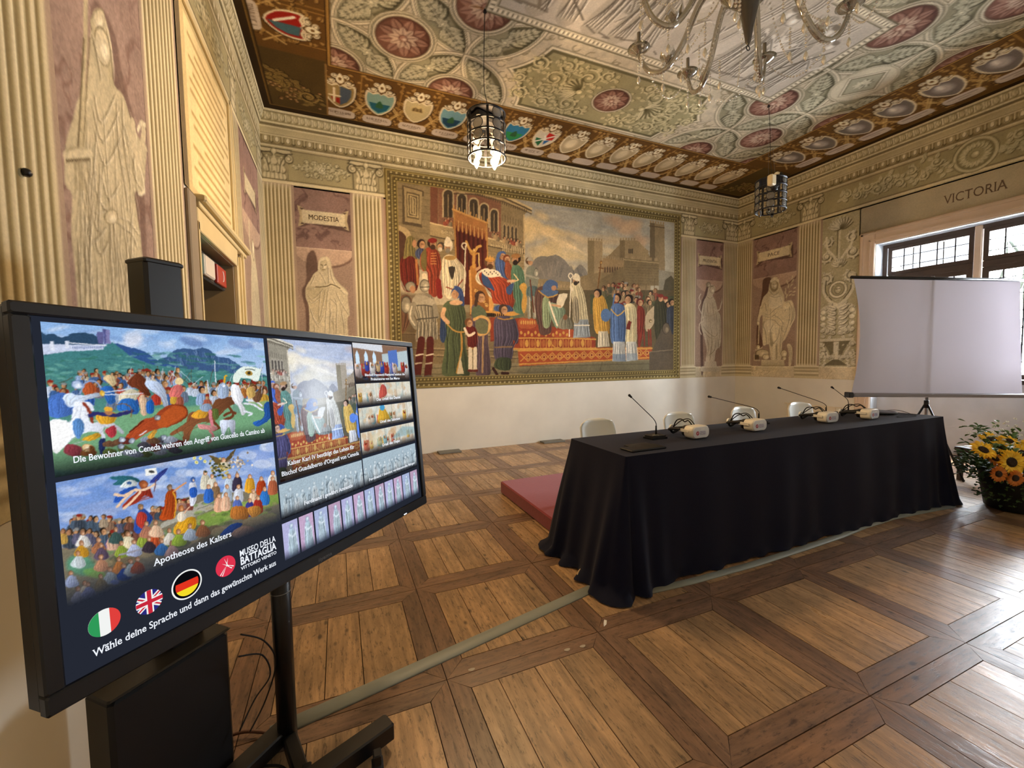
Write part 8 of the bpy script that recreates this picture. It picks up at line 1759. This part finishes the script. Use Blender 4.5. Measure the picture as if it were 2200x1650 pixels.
# ---- hanging lanterns
lm = plain('lantern_iron', '2a2a2e', .4, .7); bull = glass('bullseye_glass', 'b8b6b0', .12, 1.4); bull.node_tree.nodes['Principled BSDF'].inputs['Transmission Weight'].default_value = .7; bulbm = glow('bulb_glow', 'ffd49c', LAMP_E)
def lantern(cx, cy, z0, z1, lab, lit, hook, rot=0.):
    r = empty('hanging_lantern', (cx, cy, z0), rot, lab, 'lantern', 'caged glass lanterns'); h = z1 - z0; R = .195
    MB().lathe([(R, h - .015), (R + .006, h), (.02, h + .012)], 36).build('top_plate', lm, r)
    for k, z in enumerate((.0, h * .25, h * .5, h * .75, h)):
        MB().tube([(R * math.cos(a), R * math.sin(a), z) for a in np.linspace(0, 2 * PI, 32, endpoint=False)], .009, 6, True).build('ring', lm, r)
    for k in range(6): a = k * PI / 3; MB().box(-.004, -.012, 0, .004, .012, h, Matrix.Rotation(a, 4, 'Z') @ Matrix.Translation((R, 0, 0))).build('upright', lm, r)
    for row in range(4):
        for k in range(6):
            if lit and row == 0 and k in (1, 3, 5): continue
            if lit and row == 3 and k % 2: continue
            a = (k + .5) * PI / 3; M = Matrix.Rotation(a, 4, 'Z') @ Matrix.Translation((R - .006, 0, h * (.125 + .25 * row))) @ Matrix.Rotation(PI / 2, 4, 'Y') @ Matrix.Scale(.76, 4)
            g = MB().lathe([(.066, -.004), (.068, .004), (.055, .007), (.046, .003), (.036, .010), (.014, .013), (.001, .012)], 20, M).build('bullseye', bull, r)
            MB().tube([tuple(M @ Vector((.068 * math.cos(t), .068 * math.sin(t), 0))) for t in np.linspace(0, 2 * PI, 20, endpoint=False)], .004, 5, True).build('lead_rim', lm, g)
    MB().cyl((0, 0, h * .45), (0, 0, h), .008, 8).build('stem', lm, r)
    for k in range(4):
        a = .35 + k * PI / 2; x, y = .135 * math.cos(a), .135 * math.sin(a)
        MB().tube(spl([(0, 0, h * .5), (x * .6, y * .6, h * .42), (x, y, h * .16)], 4), .005, 6).build('branch', lm, r); MB().cyl((x, y, h * .10), (x, y, h * .20), .013, 10).build('candle_sleeve', plain('sleeve', 'c9b890', .6), r)
        prof = [(.008, 0), (.024, .02), (.028, .045), (.019, .08), (.004, .105)]
        if lit: MB().lathe([(a_, -z) for a_, z in prof][::-1], 12, Matrix.Translation((x, y, h * .10))).build('bulb', bulbm, r, label='glowing bulb')
        else: MB().lathe([(a_, -z) for a_, z in prof][::-1], 12, Matrix.Translation((x, y, h * .10))).build('bulb', glass('bulb_glass', 'ffffff', .02, 1.2), r)
    hk = Vector(hook) - Vector((cx, cy, z0)); MB().tube(spl([(.03, .0, h + .01), (.01, .0, h + .14), (-.02, 0, h + .3), tuple((Vector((0, 0, h + .3)) + hk) / 2 + Vector((-.01, 0, .12))), tuple(hk)], 6), .0035, 6).build('cord', blk_soft, r); MB().lathe([(.02, -.03), (.014, -.01), (.006, 0)], 10, Matrix.Translation(hk)).build('ceiling_hook', lm, r)
    for s in (-.03, .06): MB().cyl((s * 2, .0, h), (hk.x + s * .3, hk.y, hk.z), .0009, 4).build('suspension_wire', steel, r)
    return r
l1 = lantern(1.488, 4.15, 3.63, 4.06, 'lit caged lantern with glowing bulbs hanging left of the chandelier', True, (1.495, 4.15, 5.105), .25)
MB().box(-.17, -.10, .33, .17, .10, .415, bev=.02).build('ballast_box', blk, l1)
l2 = lantern(5.84, 4.19, 3.65, 4.07, 'unlit caged glass lantern hanging in front of the window wall', False, (5.746, 4.19, 5.105), .1)
sp = empty('spotlight', (5.73, 4.08, 3.93), 0, 'black spotlight fixed inside the unlit lantern', 'spotlight'); MB().lathe([(.03, -.06), (.06, -.05), (.075, .02), (.07, .06)], 20, Matrix.Rotation(1.2, 4, 'Y')).build('housing', blk, sp); MB().lathe([(.068, .055), (.001, .06)], 20, Matrix.Rotation(1.2, 4, 'Y'), caps=False).build('lens', plain('lens_dark', '050608', .05), sp)
pb = MB().box(-.05, -.04, 0, .05, .04, .15, bev=.015).build('transmitter_box', plain('cream_plastic', 'e2d2ac', .5), label='small cream box on the left side of the unlit lantern', cat='box'); pb.location = (5.655, 4.045, 3.92)
cm = empty('camera_head', (5.87, 4.12, 4.085), 0, 'small cream security camera on top of the unlit lantern', 'camera'); MB().ball((0, 0, .045), .045, 16).build('housing', plain('cream_shell', 'e2d6b8', .4), cm); MB().lathe([(.03, 0), (.028, .02), (.001, .022)], 16, Matrix.Translation((.02, -.035, .04)) @ Matrix.Rotation(PI / 2, 4, 'X')).build('lens', plain('lens_black', '040404', .1), cm)

# ---- chandelier
cg = glass('murano_glass', 'cfcbc2', .06, 1.5)
cg.node_tree.nodes['Principled BSDF'].inputs['Transmission Weight'].default_value = .85; cg.node_tree.nodes['Principled BSDF'].inputs['Metallic'].default_value = .35; cg2 = plain('smoked_glass', '4f4b46', .12, .3, coat=.5); bead = plain('crystal_beads', 'f2eee4', .12, .7)
cx, cy, zb = 3.05, 2.40, 3.98
cd = empty('chandelier', (cx, cy, zb), 0, 'large clear glass chandelier with curved arms and crystal drops', 'chandelier')
MB().lathe([(.002, .0), (.02, .03), (.035, .12), (.075, .30), (.09, .36)], 20, caps=False).build('lower_cone', cg2, cd)
MB().lathe([(.03, .36), (.13, .38), (.19, .46), (.17, .55), (.06, .60), (.05, .75), (.12, .85), (.04, .95), (.03, 1.13)], 24).build('stem', cg2, cd); MB().tube([(.018 * math.cos(a), 0, -.015 + .018 * math.sin(a)) for a in np.linspace(0, 6.28, 12, endpoint=False)], .004, 6, True).build('bottom_hook', blk, cd)
MB().lathe([(.02, .30), (.10, .33), (.20, .42), (.22, .50)], 24, caps=False).build('bowl', cg, cd)
rc = random.Random(3); a00 = math.atan2(CC[1], CC[0])
for k in range(8):
    a = a00 + PI / 2 + k * PI / 4 + .12; ca, sa = math.cos(a), math.sin(a)
    prof = [(.10, .45), (.22, .58), (.36, .50), (.50, .24), (.64, .10), (.78, .14), (.86, .28), (.88, .36)]
    P = spl([(r_ * ca, r_ * sa, z) for r_, z in prof], 6); arm = MB().tube(P, .024, 10, rf=lambda t: 1.25 - .5 * t).build('arm', cg, cd)
    bm = MB()
    for i in range(6, len(P) - 4): x, y, z = P[i]; bm.ball((x, y, z - .02), .007, 6)
    tag(bm.build('bead_row', bead, arm), kind='stuff')
    MB().lathe([(.02, .0), (.075, .03), (.10, .05), (.085, .042), (.02, .02)], 18, Matrix.Translation((.88 * ca, .88 * sa, .33)), caps=False).build('drip_pan', cg, arm); MB().cyl((.88 * ca, .88 * sa, .38), (.88 * ca, .88 * sa, .52), .016, 10).build('candle_tube', plain('candle_grey', '7b766c', .5), arm)
    # leaf and flower of blown glass, hanging drops
    for (rr, zz, up) in ((.30, .55, .18), (.62, .10, .16)):
        v = [(rr * ca, rr * sa, zz)] + [((rr + .07 * math.cos(t)) * ca - .05 * math.sin(t) * sa, (rr + .07 * math.cos(t)) * sa + .05 * math.sin(t) * ca, zz + up * (.7 + .3 * math.sin(t * 3))) for t in np.linspace(0, 5.8, 8)]
        MB().add(v, [(0, i, i + 1) for i in range(1, 8)], True).build('glass_flower', cg, arm)
    for rr in (.36, .5, .66, .88):
        q = MB(); z = .02 + rc.uniform(0, .06) + (.24 if rr > .8 else .1)
        for i in range(6): q.ball((rr * ca, rr * sa, z - .028 * i), .010, 6)
        q.lathe([(.001, -.05), (.018, -.02), (.012, .01), (.002, .03)], 8, Matrix.Translation((rr * ca, rr * sa, z - .20))).build('crystal_drop', bead, arm)
    g = MB(); a2 = a + PI / 4
    for i in range(26):
        t = i / 25; x = .86 * (math.cos(a) * (1 - t) + math.cos(a2) * t); y = .86 * (math.sin(a) * (1 - t) + math.sin(a2) * t); g.ball((x, y, .34 - .30 * math.sin(t * PI)), .009, 6)
    tag(g.build('bead_garland', bead, cd), kind='stuff')
    g = MB()
    for i in range(30): t = i / 29; g.ball(((.12 + .42 * t) * math.cos(a + .3), (.12 + .42 * t) * math.sin(a + .3), .95 - .95 * t ** .6 + .02 - .12 * math.sin(t * PI)), .008, 6)
    tag(g.build('bead_garland', bead, cd), kind='stuff')

# ---- flowers at the right end, low bench behind
fl = empty('flower_arrangement', (6.13, 1.80, 0), 0, 'dark pot of sunflowers, daisies and greenery beside the table', 'flowers')
MB().lathe([(.17, .002), (.20, .02), (.245, .30), (.265, .40), (.255, .41), (.22, .38)], 32).build('pot', plain('pot_black', '0c1212', .6, var=.2), fl)
gr = [plain('stem_green', '2f4a2a', .6, var=.3), plain('leaf_green_light', '4f6f3c', .6, var=.3)]
ye = plain('petal_yellow', 'ffd040', .55, var=.15); ye2 = plain('petal_orange', 'd88a3a', .6, var=.15); br = plain('seed_disc', '2a1a0e', .9, var=.4, scale=80, bump=.5); wh = plain('petal_white', 'e8ece8', .6)
rg = random.Random(9)
def leafv(s, w): return [(0, 0, 0), (w * .5, s * .35, .01), (w * .35, s * .7, .012), (0, s, 0), (-w * .35, s * .7, .012), (-w * .5, s * .35, .01)]
for gi in range(2):
    m = MB()
    for k in range(420):
        a = rg.uniform(0, 6.283); rr = .36 * math.sqrt(rg.random()) + .04; z = .36 + .30 * rg.random() * (1 - rr / .6) + rg.uniform(-.10, .08)
        if gi and k % 3 == 0: rr = rg.uniform(.18, .42); z = .42 + rg.random() * .42; a = rg.choice([2.6, 3.3, 1.7, .8]) + rg.gauss(0, .16); rr *= .9
        M = Matrix.Translation((rr * math.cos(a), rr * math.sin(a), z)) @ Matrix.Rotation(a - PI / 2 + rg.gauss(0, .6), 4, 'Z') @ Matrix.Rotation(rg.uniform(-.6, .9), 4, 'X'); s = rg.uniform(.04, .085); m.add(leafv(s, s * .55), [(0, 1, 2, 3), (0, 3, 4, 5)], False, M)
    for k in range(70):
        a = rg.uniform(2.2, 4.6); rr = .25 + rg.random() * .06; z = rg.uniform(.08, .40); M = Matrix.Translation((rr * math.cos(a), rr * math.sin(a), z)) @ Matrix.Rotation(rg.uniform(0, 6), 4, 'Z') @ Matrix.Rotation(rg.uniform(-1, 1), 4, 'X'); m.add(leafv(.035, .03), [(0, 1, 2, 3), (0, 3, 4, 5)], False, M)
    tag(m.build('foliage', gr[gi], fl), kind='stuff')
m = MB()
for k in range(90):
    a = rg.choice([2.7, 1.2, 5.5, .6, 4.9]) + rg.gauss(0, .3); rr = rg.uniform(.1, .40); z = rg.uniform(.55, .92) - rr * .2; M = Matrix.Translation((rr * math.cos(a), rr * math.sin(a), z)) @ Matrix.Rotation(rg.uniform(0, 6), 4, 'Z') @ Matrix.Rotation(rg.uniform(-1, 1), 4, 'X')
    for p in range(5): m.add(leafv(.016, .010), [(0, 1, 2, 3), (0, 3, 4, 5)], False, M @ Matrix.Rotation(p * 1.257, 4, 'Z'))
tag(m.build('small_white_flowers', wh, fl), kind='stuff')
m = MB()
for k in range(16): a = rg.uniform(0, 6.28); m.tube(spl([(0, 0, .2), (.08 * math.cos(a), .08 * math.sin(a), .45), (.28 * math.cos(a), .28 * math.sin(a), rg.uniform(.6, .85))], 4), .003, 5)
m.build('stems', gr[0], fl)
def sunflower(px, py, D, R, face_up=.2, mat=None, yaw_=0.):
    q = sight(px, py) * D; p = Vector((q[0], q[1], q[2] + HC)) - fl.location; nrm = Vector((-CC[0] + .25 * math.sin(yaw_), -CC[1] + .25 * math.cos(yaw_) - .1, face_up)).normalized()
    M = Matrix.Translation(p) @ nrm.to_track_quat('Z', 'Y').to_matrix().to_4x4(); s = MB().lathe([(R * .36, 0), (R * .38, .012), (R * .26, .02), (.001, .014)], 18, M).build('sunflower', br, fl)
    pm = MB(); n = 20
    for ring in range(2):
        for k in range(n): a = 2 * PI * (k + ring * .5) / n; MM = M @ Matrix.Rotation(a, 4, 'Z') @ Matrix.Translation((0, R * .36, .004 - .004 * ring)) @ Matrix.Rotation(rg.uniform(-.25, .3), 4, 'X'); pm.add(leafv(R * .68 * rg.uniform(.9, 1.1), R * .26), [(0, 1, 2, 3), (0, 3, 4, 5)], False, MM)
    pm.build('petals', mat or ye, s)
for (px, py, D, R, up, mt) in [(2172, 993, 3.80, .115, .15, ye), (2112, 967, 3.95, .10, .9, ye), (2152, 962, 4.05, .09, 1.2, ye), (2130, 945, 4.15, .10, 1.3, ye), (2196, 975, 3.95, .09, .5, ye), (2144, 1018, 3.72, .072, .1, ye2), (2180, 1027, 3.70, .072, .05, ye2), (2135, 985, 3.95, .09, 1.0, ye2), (2230, 1000, 3.85, .10, .3, ye), (2215, 960, 4.1, .09, .9, ye), (2168, 948, 4.1, .08, 1.2, ye)]: sunflower(px, py, D, R, up, mt)
bn = empty('low_bench', (7.25, 2.30, 0), -.3, 'low dark wooden bench behind the flower pot', 'bench')
MB().box(-.35, -.16, .36, .35, .16, .41, bev=.008).build('seat', plain('bench_wood', '2a1a14', .5, var=.2), bn)
for x in (-.3, .3):
    for y in (-.12, .12): MB().box(x - .02, y - .02, 0, x + .02, y + .02, .36).build('leg', dark_wood, bn)
pp = MB().box(-.20, -.12, 0, .20, .12, .006).build('paper_sheet', wht, label='white sheet lying on the low dark bench', cat='paper'); pp.location = (7.2, 2.32, .411); pp.rotation_euler = (0, 0, -.4)
